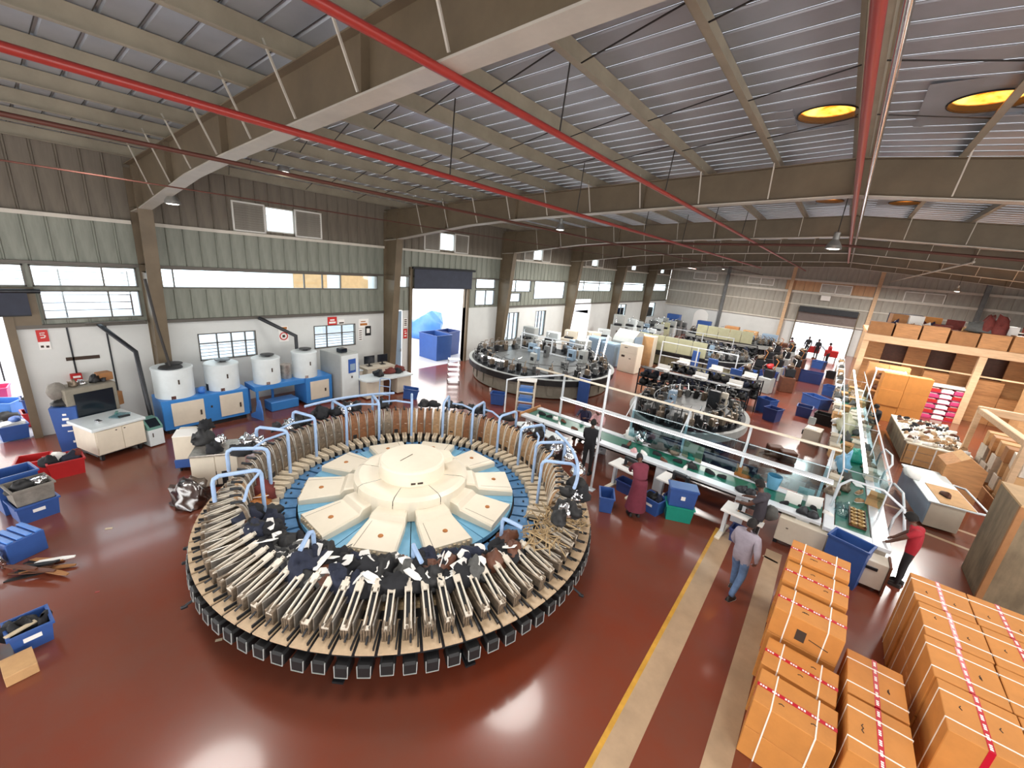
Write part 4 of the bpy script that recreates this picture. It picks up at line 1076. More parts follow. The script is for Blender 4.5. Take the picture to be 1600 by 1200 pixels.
# crates near the door
CR = [((36, 752), (75, 745), .5, .45, m_red, 'red crate at the picture edge behind the grey topped crate', None),
      ((5, 692), (48, 683), .5, .42, m_blue, 'blue crate holding pale folded cloth by the yard door', 1),
      ((42, 668), (82, 661), .5, .42, m_red, 'red crate with a pale tag beside tall blue bin', 2),
      ((82, 668), (142, 655), .5, .42, m_red, 'red crate standing against the wall behind the tall blue bin', None)]
for p1, p2, dp, h, mm, lab, k in CR:
    a, rz, w = face(p1, p2); c = a + Matrix.Rotation(rz, 3, 'Z') @ Vector((w / 2, dp / 2, 0))
    crate(lab, c, rz, max(w, .55), dp, h, mm, tag=(k == 2))
    if k == 1:
        for i in range(3): MB(m_white).bx(0, 0, 0, .5, .3, .02, .004).build('cloth', loc=c + Vector((R.uniform(-.04, .04), 0, .40 + .03 * i)), rz=rz + .15 * i, label='pale folded cloth on the blue crate by the yard door, %s' % ('lowest', 'middle', 'topmost')[i] + ' one', cat='cloth')
        link('cover', MB(m_blue).blob((0, 0, .01), (.16, .12, .1), 2, .3, flat=True).mesh('cover'), None, c + Vector((0, .1, .49)), 0, label='crumpled blue cover on the pale folded cloth', cat='cover')
    if k == 2:
        cc = crate('deep blue crate stacked on the red crate with a tag', c + Vector((0, .05, h + .0)), rz, max(w, .55), dp, .42, m_blued)
        for i in range(3): link('shoe_upper', upper_mesh((m_leatherb, m_white, m_cloth_k)[i], i + 2), None, c + Vector((-.15 + .15 * i, .05, h + .34)), i * .8, label=('brown', 'white', 'black')[i] + ' upper heaped in the deep blue crate by the door', cat='shoe upper')
# red crate with shoes, near cabinet
a, rz, w = face((80, 752), (137, 738)); Mz = Matrix.Rotation(rz, 3, 'Z')
c = a + Mz @ Vector((w / 2, .3, 0)); crate('bright red crate full of uppers on the open floor', c, rz, w, .6, .42, m_red)
for i, (x, y, mm, nm) in enumerate(((-.25, 0, m_cloth_k, 'black'), (-.1, .15, m_white, 'white'), (.1, -.05, m_cloth_n, 'navy'), (.22, .1, m_cloth_r, 'maroon'))):
    link('shoe_upper', upper_mesh(mm, i + 1, (.8, .8, .9)), None, c + Mz @ Vector((x, y, .30)), i, label=nm + ' upper inside the bright red crate', cat='shoe upper')
link('shoe_upper', upper_mesh(m_black, 7, (1.3, 1, 1.1)), None, c + Mz @ Vector((-.75, .2, .0)), .4, label='large black upper lying on the floor beside the bright red crate', cat='shoe upper') 
# blue crate with worn grey box nested
a, rz, w = face((32, 823), (98, 800)); Mz = Matrix.Rotation(rz, 3, 'Z'); c = a + Mz @ Vector((w / 2, .28, 0))
crate('blue crate under the worn grey box, with white tag', c, rz, w, .56, .40, m_blue, tag=True)
q = crate('worn grey open box stacked in the blue crate', c + Vector((0, 0, .40)), rz, w * .97, .54, .36, m_concr, cat='box', name='open_box')
crate('blue crate behind the worn grey open box', c + Mz @ Vector((-.05, .62, .0)), rz, w, .5, .85, m_blue)
link('shoe_upper', upper_mesh(m_black, 2, (.9, .8, 1)), None, c + Mz @ Vector((-.1, 0, .62)), rz, label='black upper inside the worn grey box', cat='shoe upper')
link('film_wrap', MB(m_chrome).blob((0, 0, .06), (.18, .14, .09), 3, .4).mesh('film'), None, c + Mz @ Vector((.15, .02, .68)), 0, label='clear film wad inside the worn grey box', cat='film')
# blue ribbed lid box
a, rz, w = face((35, 876), (73, 858)); Mz = Matrix.Rotation(rz, 3, 'Z')
t = thing('lidded_box', 'blue box with ribbed lid and torn film at its open end', 'box', a + Mz @ Vector((-.15, 0, 0)), rz)
MB(m_blue).box(0, .52, 0, .55, 0, .42, .01).build('body', t)
for i in range(4): MB(m_bluel).box(.03 + .125 * i, .115 + .125 * i, .0, .55, .42, .45, .008).build('lid_rib', t)
MB(m_chrome).blob((-.1, .1, .2), (.1, .2, .16), 6, .4).build('torn_film', t)
# pile of soles on the floor
c = G(62, 893)
for i in range(14):
    mm, nm = R.choice([(m_leatherb, 'brown'), (m_black, 'black'), (m_cartond, 'tan'), (m_white, 'white'), (m_black, 'black')])
    q = link('sole_strip', shared('strip_%s_%d' % (mm.name, i % 3), lambda: MB(mm).prism([(-.25, -.03), (-.1, -.045), (.15, -.04), (.28, -.02), (.28, .025), (.1, .045), (-.2, .03)], 0, .022)), None,
             c + Vector((R.uniform(-.3, .3), R.uniform(-.2, .2), .0)), 1.0 + R.uniform(-.5, .5), label=nm + ' sole strip in the loose pile on the floor', cat='sole', group='%s sole strips in the floor pile' % nm)
    q.location.z = .022 * i * .6
# front crates
a, rz, w = face((22, 1030), (90, 998)); Mz = Matrix.Rotation(rz, 3, 'Z'); c = a + Mz @ Vector((w / 2, .22, 0))
crate('blue crate with grey tag and a black shoe hanging over its rim', c, rz, w, .44, .34, m_blue, tag=True)
shoe(c + Mz @ Vector((.16, 0, .26)), rz + 1.2, 'black', 'black white-soled shoe hanging over the rim of the tagged blue crate', None, 1.1)
for i, (x, mm, nm) in enumerate(((-.16, m_cloth_k, 'black'), (0, m_black, 'shiny black'))): link('shoe_upper', upper_mesh(mm, i + 3, (.7, .7, .8)), None, c + Mz @ Vector((x, .04, .2)), i, label=nm + ' upper inside the tagged blue crate', cat='shoe upper')
MB(m_creamd).prism([(-.16, -.03), (.16, -.035), (.16, .035), (-.16, .03)], 0, .02).build('sole_strip', loc=c + Mz @ Vector((-.08, -.1, .335)), rz=rz + .3, label='long ivory sole lying across the tagged blue crate', cat='sole')
c2 = c + Mz @ Vector((-.62, -.05, 0)); crate('blue crate at the picture edge beside the tagged blue crate', c2, rz, .5, .44, .36, m_blue)
c3 = G(50, 1040) + Vector((0, -.1, 0)); carton('pale flat carton on the floor in front of the tagged blue crate', c3, rz, .30, .40, .16, m_cartonp)
# bits on the floor
for (px, py, mm, l, nm) in ((170, 826, m_creamd, .12, 'pale card scrap on the open floor by the crates'), (342, 1000, m_creamd, .09, 'square pale card scrap under the rim of round machine'), (152, 925, m_redpipe, .06, 'small red scrap on the floor')):
    MB(mm).bx(0, 0, .003, l, l * .5, .004).build('paper_scrap', loc=G(px, py), rz=1.1, label=nm, cat='scrap')
# foreground cabinets beside the rotary machine
t = thing('side_cabinet', 'cream cabinet pair heaped with black bags beside the round machine', 'cabinet', G(305, 765), radians(62))
MB(m_beige).box(0, .95, 0, .8, .04, .86, .01).build('body', t); MB(m_beige).box(-.02, .46, -.02, 0, .08, .84, .006).build('door', t); MB(m_beige).box(.48, .93, -.02, 0, .08, .84, .006).build('door', t)
MB(m_alu).box(-.04, .98, -.04, .84, .86, .90, .008).build('worktop', t); MB(m_machblue).box(.98, 1.0, -.03, .84, .78, .9).build('edge_strip', t)
MB(m_black).box(.3, .6, -.35, -.06, .0, .45, .02).build('waste_box', loc=G(322, 752), rz=1.0, label='black open box standing against the cream cabinet pair', cat='box')
t2 = thing('side_cabinet', 'cream cabinet on blue trolley behind the cabinet pair', 'cabinet', G(277, 738), radians(62))
MB(m_beige).box(0, .7, 0, .7, .35, .98, .01).build('body', t2); MB(m_blue).box(-.02, .72, -.02, .72, .12, .35, .01).build('trolley', t2); MB(m_white).box(0, .66, -.01, .5, .98, 1.0).build('paper_sheet', t2, rz=.05)
for x in (.08, .62):
    for y in (.08, .62): MB(m_black).bx(x, y, .06, .05, .1, .12, .02).build('caster', t2)
for i, (px, py, z, s, mm, nm) in enumerate(((318, 690, .9, .3, m_black, 'glossy black bag heaped on the cream cabinet pair'), (335, 705, .9, .2, m_cloth_k, 'black bundle at the edge of cream cabinet pair'), (345, 690, .95, .16, m_chrome, 'clear film ball beside the black bags'), (322, 668, 1.0, .22, m_cloth_k, 'black cloth bundle on the cream cabinet behind'))):
    link('bag', MB(mm).blob((0, 0, s * .1), (s, s * .8, s * 1.0), i + 9, .3, 14, 10, 2.5, flat=True).mesh('bag'), None, G(px, py, z), 0, label=nm, cat='bag')
link('plastic_bag', MB(glass('bag_film', (200, 190, 186), .22, .2)).blob((0, 0, .06), (.42, .36, .55), 21, .3, 18, 12, 3.2, flat=True).mesh('plastic_bag'), None, G(300, 785), 0, label='crumpled clear plastic bag with brown content on the floor', cat='bag')
link('bag_content', MB(m_leatherb).blob((0, 0, .04), (.32, .26, .3), 4, .3, 12, 8, flat=True).mesh('bag_content'), None, G(300, 788), 0, label='brown leather scraps inside the clear plastic bag', cat='scrap')
# wall fittings
t = thing('safety_sign', 'red and white notice with a figure on the plaster beside the yard door', 'sign', (XL + .012, .86, 2.5), 0)
MB(m_sign).box(0, .012, -.11, .11, .22, .55).build('red_field', t); MB(m_white).box(0, .012, -.11, .11, 0, .22).build('white_field', t)
MB(m_white).tube([(.016, .05, .47), (.016, -.04, .47), (.016, -.04, .41), (.016, .02, .415), (.016, .05, .385), (.016, .03, .34), (.016, -.045, .335)], .016, 5).build('figure', t)
MB(m_ink).box(.012, .015, -.08, -.02, .06, .12).build('print', t); MB(m_ink).box(.012, .015, .02, .08, .05, .11).build('print', t)
def notice(y, z, w, h, lab, marks, base=m_white):
    t = link('notice', MB(base).box(0, .01, -w / 2, w / 2, 0, h).mesh('notice'), None, (XL + .002, y, z), 0, label=lab, cat='notice')
    for (a, b, c, d, mm) in marks: MB(mm).box(.01, .013, a, b, c, d).build('print', t)
    return t
p = AX(443, 522, XL); t = notice(p.y, p.z - .3, .36, .62, 'round no-entry style notice with ochre heading on plaster', [(-.14, .14, .50, .58, m_leather)])
MB(m_sign).at((.012, 0, .22), 0, 0, pi / 2).lathe([(.12, 0), (.16, 0), (.16, .006), (.12, .006), (.12, 0)], 20, cap=False).build('ring', t); MB(m_ink).box(.01, .014, -.05, .05, .17, .27).build('figure', t)
p = AX(519, 501, XL); notice(p.y, p.z - .2, .42, .36, 'red notice high on the plaster between the windows', [(-.15, .15, .08, .16, m_white), (-.1, .1, .2, .26, m_white)], m_sign)
p = AX(533, 503, XL); notice(p.y, p.z - .15, .3, .26, 'small black and white notice beside the red notice', [(-.1, .12, .08, .14, m_ink)])
p = AX(568, 505, XL); notice(p.y, p.z - .2, .5, .4, 'tan and white notice near the second column', [(-.18, .18, .1, .2, m_leather), (-.15, .1, .26, .3, m_leather)])
p = AX(575, 516, XL); notice(p.y, p.z - .25, .3, .45, 'black framed notice beside second column', [(-.08, .08, .12, .34, m_white)], m_black)
p = AX(563, 522, XL); notice(p.y, p.z - .3, .2, .55, 'narrow notice with rows of print near the small window', [(-.07, .07, .1 * k + .04, .1 * k + .08, m_ink) for k in range(5)])
p = AX(634, 494, XL); notice(13.12, 2.35, .22, .42, 'black and white code sheet by the yard door', [(-.08, .08, .06 + .09 * k, .11 + .09 * k, m_ink) for k in range(4)])
notice(13.12, 1.75, .24, .5, 'red printed poster under the code sheet by the yard door', [(-.07, .07, .1, .16, m_white), (-.05, .08, .24, .3, m_white), (-.07, .05, .36, .4, m_white)], m_sign)
p = AX(130, 559, XL); MB(m_ink).box(0, .02, -.35, .35, -.05, .05).build('wall_vent', loc=p, label='long black slot vent on the plaster above the steel box', cat='vent')
p = AX(119, 590, XL); t = thing('fire_box', 'small red box on the plaster beside the worn cloth bag', 'box', p); MB(m_red).box(0, .12, -.12, .12, -.12, .14, .01).build('case', t); MB(m_white).box(.12, .124, -.07, .09, .02, .08).build('label_plate', t)
# bent black extraction arms
def arm(name, lab, pts, r=.05):
    t = thing(name, lab, 'pipe', (pts[0][0], pts[0][1], 0)); P = [Vector(p) - Vector((pts[0][0], pts[0][1], 0)) for p in pts]
    MB(m_dark).tube(P, r, 8).build('arm_tube', t); MB(m_dark).bx(P[0].x, P[0].y, .02, .25, .25, .04).build('foot', t)
b = G(232, 668) ; tp = AX(212, 530, -15.0)
arm('extraction_arm', 'bent black arm rising behind the white cabinet to the wall', [(-15.2, 2.55, 0), (-15.3, 2.45, 2.6), (XL + .15, 2.0, 3.15)], .06)
arm('extraction_arm', 'bent black arm rising beside the white drums to the wall', [(-15.9, 7.2, 0), (-15.95, 7.2, 2.55), (XL + .15, 6.3, 3.15)], .07)
MB(m_frame).tube([(XL + .3, 1.7, 3.22), (XL + .3, 3.0, 3.24)], .03, 6).build('cable_tray', label='dark cable tray on the ledge above the white plaster', cat='tray')
# ---------------------------------------------------------------- front conveyor (across the hall)
def rot(v, rz): return Matrix.Rotation(rz, 3, 'Z') @ Vector(v)
t = thing('belt_conveyor', 'long green belt conveyor across the hall with white rails and overhead light strip', 'conveyor', (-7.9, 11.15, 0))
LA = 8.78
MB(m_belt).box(.1, LA, .32, .98, .80, .84, .005).build('belt', t)
MB(m_rail).box(0, LA, 0, .30, .78, .86, .01).build('side_rail', t); MB(m_rail).box(.0, LA, 1.0, 1.24, .78, .86, .01).build('side_rail', t)
MB(m_wood).box(-.04, .0, -.02, 1.26, .74, .92).build('end_board', t)
MB(m_dark).box(.2, LA, .25, 1.0, .62, .74).build('undertray', t)
for x in (.2, 2.6, 4.9, 7.0, 8.3):
    MB(m_rail).box(x, x + .28, .05, .17, 0, .78, .01).box(x, x + .28, 1.05, 1.17, 0, .78, .01).box(x + .1, x + .18, .1, 1.1, .1, .16).build('leg', t)
MB(m_cream).box(-.2, LA, .94, 1.0, 2.35, 2.41, .01).build('top_rail', t)
for x in (.9, 3.55, 5.2, 6.8, 8.6): MB(m_rail).box(x, x + .06, 1.1, 1.16, .86, 2.36).build('post', t)
for x in (3.6, 5.25, 6.85, 8.65): MB(m_rail).tube([(x, 1.12, 2.3), (x, .5, 1.78)], .015, 6).build('stay', t)
lt = MB(m_tube).box(1.3, LA, .40, .50, 1.70, 1.73); lt = lt.build('light_strip', t, label='bright white light strip'); MB(m_rail).box(1.28, LA, .37, .53, 1.73, 1.78, .01).build('light_channel', t)
MB(m_acryl).box(3.6, 6.8, .985, .99, 1.0, 1.9).build('clear_screen', t, label='clear screen'); MB(m_acryl).box(6.9, 8.7, .985, .99, 1.0, 1.9).build('clear_screen', t, label='clear screen')
# tall lone pole
MB(m_rail).tube([(0, 0, 0), (.0, .0, 3.55)], .035, 8).bx(0, 0, .01, .2, .2, .02).build('pole', loc=G(923, 765), label='tall thin white pole standing by the blue crate and round machine', cat='pole')
MB(m_rail).tube([(-7.9, 10.2, 0), (-7.9, 10.2, 2.3), (-7.6, 10.3, 2.42), (-6.9, 12.1, 2.40)], .03, 8).build('bent_pole', label='bent white pole beside the white shelf unit', cat='pole')
# shoes and goods on its belt
GO = [('black', 'dark shoe riding on the green belt, worker side', 14), ('brown', 'brown shoe riding on the green belt', 6), ('white', 'white shoe riding on the green belt', 6)]
q = random.Random(5)
slots = [(-7.9 + .5 + i * .3, 11.5 + .28 * j) for i in range(29) for j in range(2)]; q.shuffle(slots)
for kind, lab, n in GO:
    for i in range(n):
        x, y = slots.pop(); shoe(Vector((x, y, .84)), q.uniform(0, 6.3), kind, lab, kind + ' shoes on the front green belt', q.uniform(.8, 1.0))
def film(name, loc, r, mm, lab, cat='bundle', seed=1, amp=.35, grp=None):
    return link(name, MB(mm).blob((0, 0, r[2] * .12), (r[0], r[1], r[2] * 1.5), seed, amp, 12, 8, 2.2, flat=True).mesh(name), None, loc, 0, label=lab, cat=cat, group=grp)
for i, (px, py, r, mm, lab) in enumerate(((1040, 692, (.3, .22, .2), m_cloth_g, 'grey uppers heaped on the far rail of the green belt'), (1020, 676, (.22, .2, .2), m_chrome, 'clear film heap beside the grey uppers'), (1008, 668, (.2, .15, .2), m_white, 'white uppers heap on the far rail of green belt'),
        (1062, 700, (.2, .16, .14), m_alud, 'tan upper heap on the far rail near pale green panel'), (1088, 708, (.12, .1, .12), m_green, 'green cloth by the pale panel on the belt'), (1080, 730, (.16, .1, .1), m_black, 'black tool box on the near rail of the belt'), (990, 706, (.1, .08, .08), m_pinkc, 'small reddish ball of cloth on the belt rail'),
        (868, 655, (.12, .08, .07), m_white, 'white papers heap on the belt near wooden end board'), (1190, 735, (.14, .12, .12), m_cloth_g, 'grey upper on the far rail near light blue tub'), (1168, 728, (.18, .1, .2), m_leather, 'tan leather upper standing on the far rail'))):
    p = G(px, py, .86); p.y = min(12.28, max(11.3, p.y)); p.z = .842 if 11.47 < p.y < 12.13 else .862
    film('heap', p, r, mm, lab, seed=i + 3)
MB(m_olive).box(-.3, .3, 0, .03, 0, .5, .01).build('board', loc=(G(1085, 712, .86).x, 12.25, .86), rz=-.2, label='pale green board standing on the far rail of the belt', cat='board')
def tub(loc, lab, mm):
    t = link('tub', MB(mm).lathe([(.001, .01), (.13, .0), (.18, .36), (.165, .36), (.12, .03), (.001, .03)], 16).mesh('tub'), None, loc, 0, label=lab, cat='tub'); return t
tub(G(1206, 762, .86), 'light blue tub standing on the far rail of the belt', m_ltblue)
for i, (px, py) in enumerate(((1243, 765), (1258, 770), (1272, 778))): MB(m_white).bx(0, 0, .15, .34, .03, .3, .004).build('white_board', loc=(G(px, py, .86).x, (11.7, 12.2, 11.9)[i], (.84, .86, .84)[i]), rz=.2 * i, label='white card board leaning over the belt end, %s of three' % ('first', 'second', 'third')[i], cat='board')
# black foam blocks on near rail
for i, (px, py) in enumerate(((1155, 775), (1168, 780), (1255, 798), (1268, 800))): MB(m_dark).blob((0, 0, .015), (.15, .1, .16), i, .2, flat=True).build('last_block', loc=(G(px, py, .86).x, 11.3, .86), label='dark shoe block on the near rail %s' % ('left of the charcoal worker', 'behind the charcoal worker', 'by the white boards', 'next to the green square')[i].replace('left of', 'before'), cat='last')
# white work tables before it: L-shaped tops on a single leg
def ltable(loc, rz, lab):
    t = thing('sewing_table', lab, 'table', loc, rz)
    MB(m_white).prism([(-.45, -.3), (.45, -.3), (.45, -.08), (-.18, -.08), (-.18, .3), (-.45, .3)], .72, .76).build('table_top', t)
    MB(m_cartonp).box(-.18, .4, -.08, .25, .60, .64).build('sunken_tray', t)
    MB(m_rail).box(-.40, -.32, -.06, .06, .06, .72).build('post', t); MB(m_cream).box(-.42, -.3, -.4, .4, 0, .06, .01).build('foot', t)
    MB(m_rail).box(.32, .38, -.06, .06, .06, .72).build('post', t); MB(m_cream).box(.28, .42, -.4, .4, 0, .06, .01).build('foot', t)
    h = MB(m_dark).box(-.12, .3, .0, .12, .64, .70).box(.2, .3, 0, .12, .7, .98, .02).box(-.16, .22, .01, .11, .90, 1.0, .02).box(-.16, -.08, .02, .1, .74, .92, .02); h.build('machine_head', t)
    return t
for i, (p, rz, lab) in enumerate((((960, 770), -.15, 'white L-shaped sewing table beside the lone pole'), ((1035, 795), -.12, 'white L-shaped sewing table behind the blue and green crates'), ((1138, 850), -.08, 'white L-shaped sewing table where the charcoal shirted worker stands'))):
    p = G(*p); ltable(p + Vector((.12, .35, 0)), rz, lab)
    crate(('deep blue crate under the sewing table beside the pole', 'deep blue crate under the sewing table behind stacked crates', 'deep blue crate under the sewing table of the charcoal worker')[i], p + Vector((.2, .3, 0)), rz, .5, .34, .34, m_blued)
# crates on the floor in front
c = G(942, 795); crate('empty bright blue crate on the floor beside the round machine', c + Vector((0, .1, 0)), radians(118), .56, .36, .44, m_blue, tag=True)
c = G(1016, 800); t_ = crate('round cornered blue crate filled with dark uppers on the floor', c + Vector((0, .1, 0)), -.25, .52, .42, .42, m_blue, tag=True)
for i in range(3): link('shoe_upper', upper_mesh((m_cloth_k, m_black, m_cloth_n)[i], i + 2, (.6, .6, .8)), None, c + Vector((-.12 + .12 * i, .12, .30)), i, label=('black', 'glossy black', 'navy')[i] + ' upper inside the round cornered blue crate', cat='shoe upper')
a, rz, w = face((1038, 812), (1080, 821)); Mz = Matrix.Rotation(rz, 3, 'Z'); c = a + Mz @ Vector((w / 2, .22, 0))
crate('green crate under the blue crate on the open floor', c, rz, w, .42, .42, m_green)
t_ = crate('bright blue crate stacked upside down on the green crate', c + Vector((0, 0, .42)), rz, w, .42, .5, m_blue)
MB(m_white).box(-.05, .05, -.222, -.212, .22, .32).build('emblem', t_)
MB(m_blue).box(-w / 2, w / 2, -.21, .21, .5, .52, .008).build('lid', t_)
# ---------------------------------------------------------------- conveyor along the aisle
t = thing('aisle_conveyor', 'long conveyor running down the hall beside the aisle, green belt near its end', 'conveyor', (.92, 11.05, 0))
LB = 18.85
MB(m_belt).box(.22, .86, .3, LB, .80, .84, .005).build('belt', t)
MB(m_rail).box(0, .2, 0, LB, .76, .86, .01).build('side_rail', t); MB(m_rail).box(.88, 1.2, 0, LB, .76, .86, .01).build('side_rail', t); MB(m_rail).box(.2, .88, 0, .28, .76, .86, .01).build('end_rail', t)
for i in range(5):
    y = .1 + i * 4.4
    MB(m_beige).box(.05, .55, y, y + .06, .12, .74).build('end_panel', t); MB(m_beige).box(.62, 1.15, y, y + .06, .12, .74).build('end_panel', t)
    MB(m_dark).box(.05, .12, y, y + .5, 0, .12).box(1.08, 1.15, y, y + .5, 0, .12).build('leg', t)
for x in (.12, 1.02):
    MB(m_rail).tube([(x, 1.4, 1.86), (x, LB, 1.86)], .022, 6).build('top_tube', t)
for i in range(4):
    y = 1.4 + i * 4.6
    MB(m_rail).tube([(.12, y, .86), (.12, y, 1.86), (1.02, y, 1.86), (1.02, y, .86)], .02, 6).build('tube_hoop', t)
    if i < 3: MB(m_acryl).box(1.015, 1.025, y + .1, y + 4.4, 1.0, 1.7).build('clear_screen', t, label='clear side screen')
MB(m_tube).box(.52, .60, 1.6, LB, 1.84, 1.87).build('light_strip', t, label='bright white light strip')
MB(m_rail).tube([(.12, 1.3, .86), (.14, 1.2, 1.5), (.3, 1.15, 1.72), (.9, 1.1, 1.72), (1.3, .9, 1.5), (1.42, .6, .95)], .03, 8).build('bent_guard', t)
# white looped guard rails on the aisle side
for i, (y0, lab) in enumerate(((13.0, 'white looped tube guard beside the green belt end'), (16.3, 'white looped tube guard further along the aisle conveyor'))):
    MB(m_rail).tube([(2.3, y0, .05), (2.3, y0, .8), (2.45, y0 + .3, 1.05), (2.5, y0 + 1.2, 1.08), (2.4, y0 + 2.0, 1.0), (2.35, y0 + 2.3, .7), (2.35, y0 + 2.3, .05)], .03, 8).build('tube_guard', label=lab, cat='guard rail')
# trays of soles near the end, then cartons, films and uppers
tr_ = thing('sole_tray', 'long brown tray of gold sole moulds on the green belt', 'tray', (1.55, 12.1, .84))
MB(m_leatherb).box(-.16, .16, -.5, .5, 0, .03, .005).box(-.16, -.14, -.5, .5, .03, .08).box(.14, .16, -.5, .5, .03, .08).build('tray', tr_)
for i in range(5):
    for j in range(2): MB(mat('mould_gold', (196, 158, 96), .4, .3, .3, 9)).lathe([(.065, 0), (.07, .05), (.03, .06), (.03, .03), (.001, .03)], 10).build('mould', tr_, (-.07 + .14 * j, -.4 + .2 * i, .03))
film('film_wad', Vector((1.25, 12.2, .84)), (.16, .3, .14), m_acryl, 'clear film wad on the green belt beside the gold mould tray', seed=4)
t = thing('narrow_table', 'narrow white packing table continuing the aisle conveyor to the end doorway', 'table', (.88, 30.0, 0))
MB(m_rail).box(0, .46, 0, 13, .76, .84, .01).build('table_top', t)
for i in range(5): MB(m_beige).box(.04, .42, .1 + i * 3.1, .16 + i * 3.1, 0, .76).build('leg_panel', t)
q = random.Random(77); y = 13.2; n_ = 0
while y < 42:
    for x in ((1.02, 1.32, 1.62, 1.9) if y < 29.6 else (1.1,)):
        if q.random() < .12 or 29.6 < y < 30.2: continue
        k = q.random(); yy = y + q.uniform(-.12, .12); z = (.842 if 1.13 < x < 1.8 else .862) if y < 29.6 else .842
        side = 'aisle side' if x < 1.4 else 'mezzanine side'
        if k < .2: carton('open carton standing on the aisle conveyor', Vector((x, yy, z)), q.uniform(-.3, .3), .3, .3, .2, q.choice([m_cartonp, m_beige]), 'open cartons on the aisle conveyor', opn=True)
        elif k < .4: film('heap', Vector((x, yy, z)), (q.uniform(.12, .2), .14, .12), m_alud, 'tan uppers heaped on the aisle conveyor', seed=n_ % 6, grp='tan upper heaps on the aisle conveyor')
        elif k < .55: film('heap', Vector((x, yy, z)), (.15, .14, q.uniform(.08, .16)), m_white, 'white wrapped bundle on the aisle conveyor', seed=n_ % 6, grp='white bundles on the aisle conveyor')
        elif k < .7: shoe(Vector((x, yy, z)), q.uniform(0, 6), q.choice(['tan']), 'tan shoe on the aisle conveyor', 'tan shoes on the aisle conveyor')
        elif k < .85: film('heap', Vector((x, yy, z)), (.16, .13, .13), m_cloth_g, 'grey upper heap on the aisle conveyor', seed=n_ % 6, grp='grey upper heaps on the aisle conveyor')
        else: MB(m_white).bx(0, 0, .012, .26, .2, .02, .003).build('paper_stack', loc=(x, yy, z), rz=q.uniform(0, 3), label='white paper stack on the aisle conveyor', cat='paper', group='paper stacks on the aisle conveyor')
        n_ += 1
    y += q.uniform(.5, .72)
def bagged(p, s, mm, lab, seed): return film('sheet_bundle', p, s, mm, lab, seed=seed)
bagged(Vector((1.25, 15.4, .84)), (.2, .45, .3), m_ltblue, 'large light blue cloth bundle on the aisle conveyor', 4); bagged(Vector((1.55, 16.6, .84)), (.22, .3, .22), m_green, 'green cloth bundle on the aisle conveyor', 5); bagged(Vector((1.3, 20.3, .84)), (.3, .9, .35), m_olive, 'olive board bundle along the aisle conveyor', 6)
# blue crates along the aisle
AC = [((1241, 649), (1265, 655), .7, .5, m_blued, 'deep blue crate by the aisle, lowest of the aisle row'), ((1250, 628), (1278, 640), .7, .55, m_blue, 'blue crate with white paper rim in the aisle row'), ((1282, 616), (1304, 622), .6, .6, m_blue, 'bright blue crate against the aisle conveyor'),
      ((1243, 594), (1282, 602), .8, .7, m_blued, 'long navy blue crate bin beside the bright aisle floor'), ((1266, 574), (1284, 578), .8, .6, m_blue, 'blue and white crate deep in the aisle row')]
for p1, p2, dp, h, mm, lab in AC:
    a, rz, w = face(p1, p2); c = a + Matrix.Rotation(rz, 3, 'Z') @ Vector((w / 2, dp / 2, 0)); crate(lab, c, rz, max(w, .5), dp, h, mm)
for p1, p2, lab in (((1268, 660), (1296, 668), 'black open crate beside the aisle conveyor'), ((1288, 590), (1305, 594), 'black open crate deep along the aisle conveyor')):
    a, rz, w = face(p1, p2); crate(lab, a + rot((w / 2, .3, 0), rz), rz, max(w, .6), .6, .5, m_black)
a, rz, w = face((1250, 690), (1276, 698)); t = thing('foot_machine', 'cream box machine on the aisle floor near the light strip', 'machine', a, rz); MB(m_beige).box(0, w, 0, .7, 0, .6, .01).build('body', t); MB(m_white).box(.02, w * .7, .1, .5, .6, .62).build('paper', t); MB(m_dark).box(-.06, 0, .1, .3, .3, .5, .01).build('motor', t); MB(m_greym).bx(w * .2, .5, .85, .25, .08, .3, .02).build('head', t)
# dark stools and boots in the aisle behind the strip
for i, (px, py, mm, lab) in enumerate(((1170, 700, m_black, 'black leather boot lying on the aisle floor beyond light strip'), (1208, 712, m_leatherb, 'brown box on the aisle floor beyond the light strip'), (1228, 720, m_leatherb, 'small brown box by the light strip on the aisle floor'))):
    if i == 0: shoe(G(px, py), .3, 'black', lab, None, 1.8)
    else: MB(mm).box(-.25, .25, -.2, .2, 0, .4, .03).build('floor_box', loc=G(px, py), rz=.4, label=lab, cat='box')
# drawers units under the two conveyors' corner
t = thing('drawer_unit', 'pale grey cabinet with black lock under the conveyor corner', 'cabinet', (.1, 10.95, 0), -.05); MB(m_beige).box(0, .95, .05, .6, .12, .72, .01).build('body', t); MB(m_ink).lathe([(.025, 0), (.025, .01)], 10).build('lock', t, (.2, .045, .5)); MB(m_dark).box(0, .08, .1, .55, 0, .12).box(.87, .95, .1, .55, 0, .12).build('leg', t)
t = thing('drawer_unit', 'cream cabinet with black tool on it at the conveyor end by red shirted worker', 'cabinet', (1.35, 10.6, 0), 0); MB(m_beige).box(0, .75, 0, .4, .1, .7, .01).build('body', t); MB(m_dark).box(.15, .6, -.02, 0, .5, .58, .01).build('black_tool', t); MB(m_leatherb).box(.75, .79, -.05, .45, .02, .72).build('side_board', t)
a, rz, w = face((1292, 905), (1330, 915)); t_ = crate('tall blue bin standing behind the strapped carton stack', G(1318, 912) + Vector((-.1, .15, .0)), -.3, .7, .45, .98, m_blue, cat='bin', name='tall_bin')

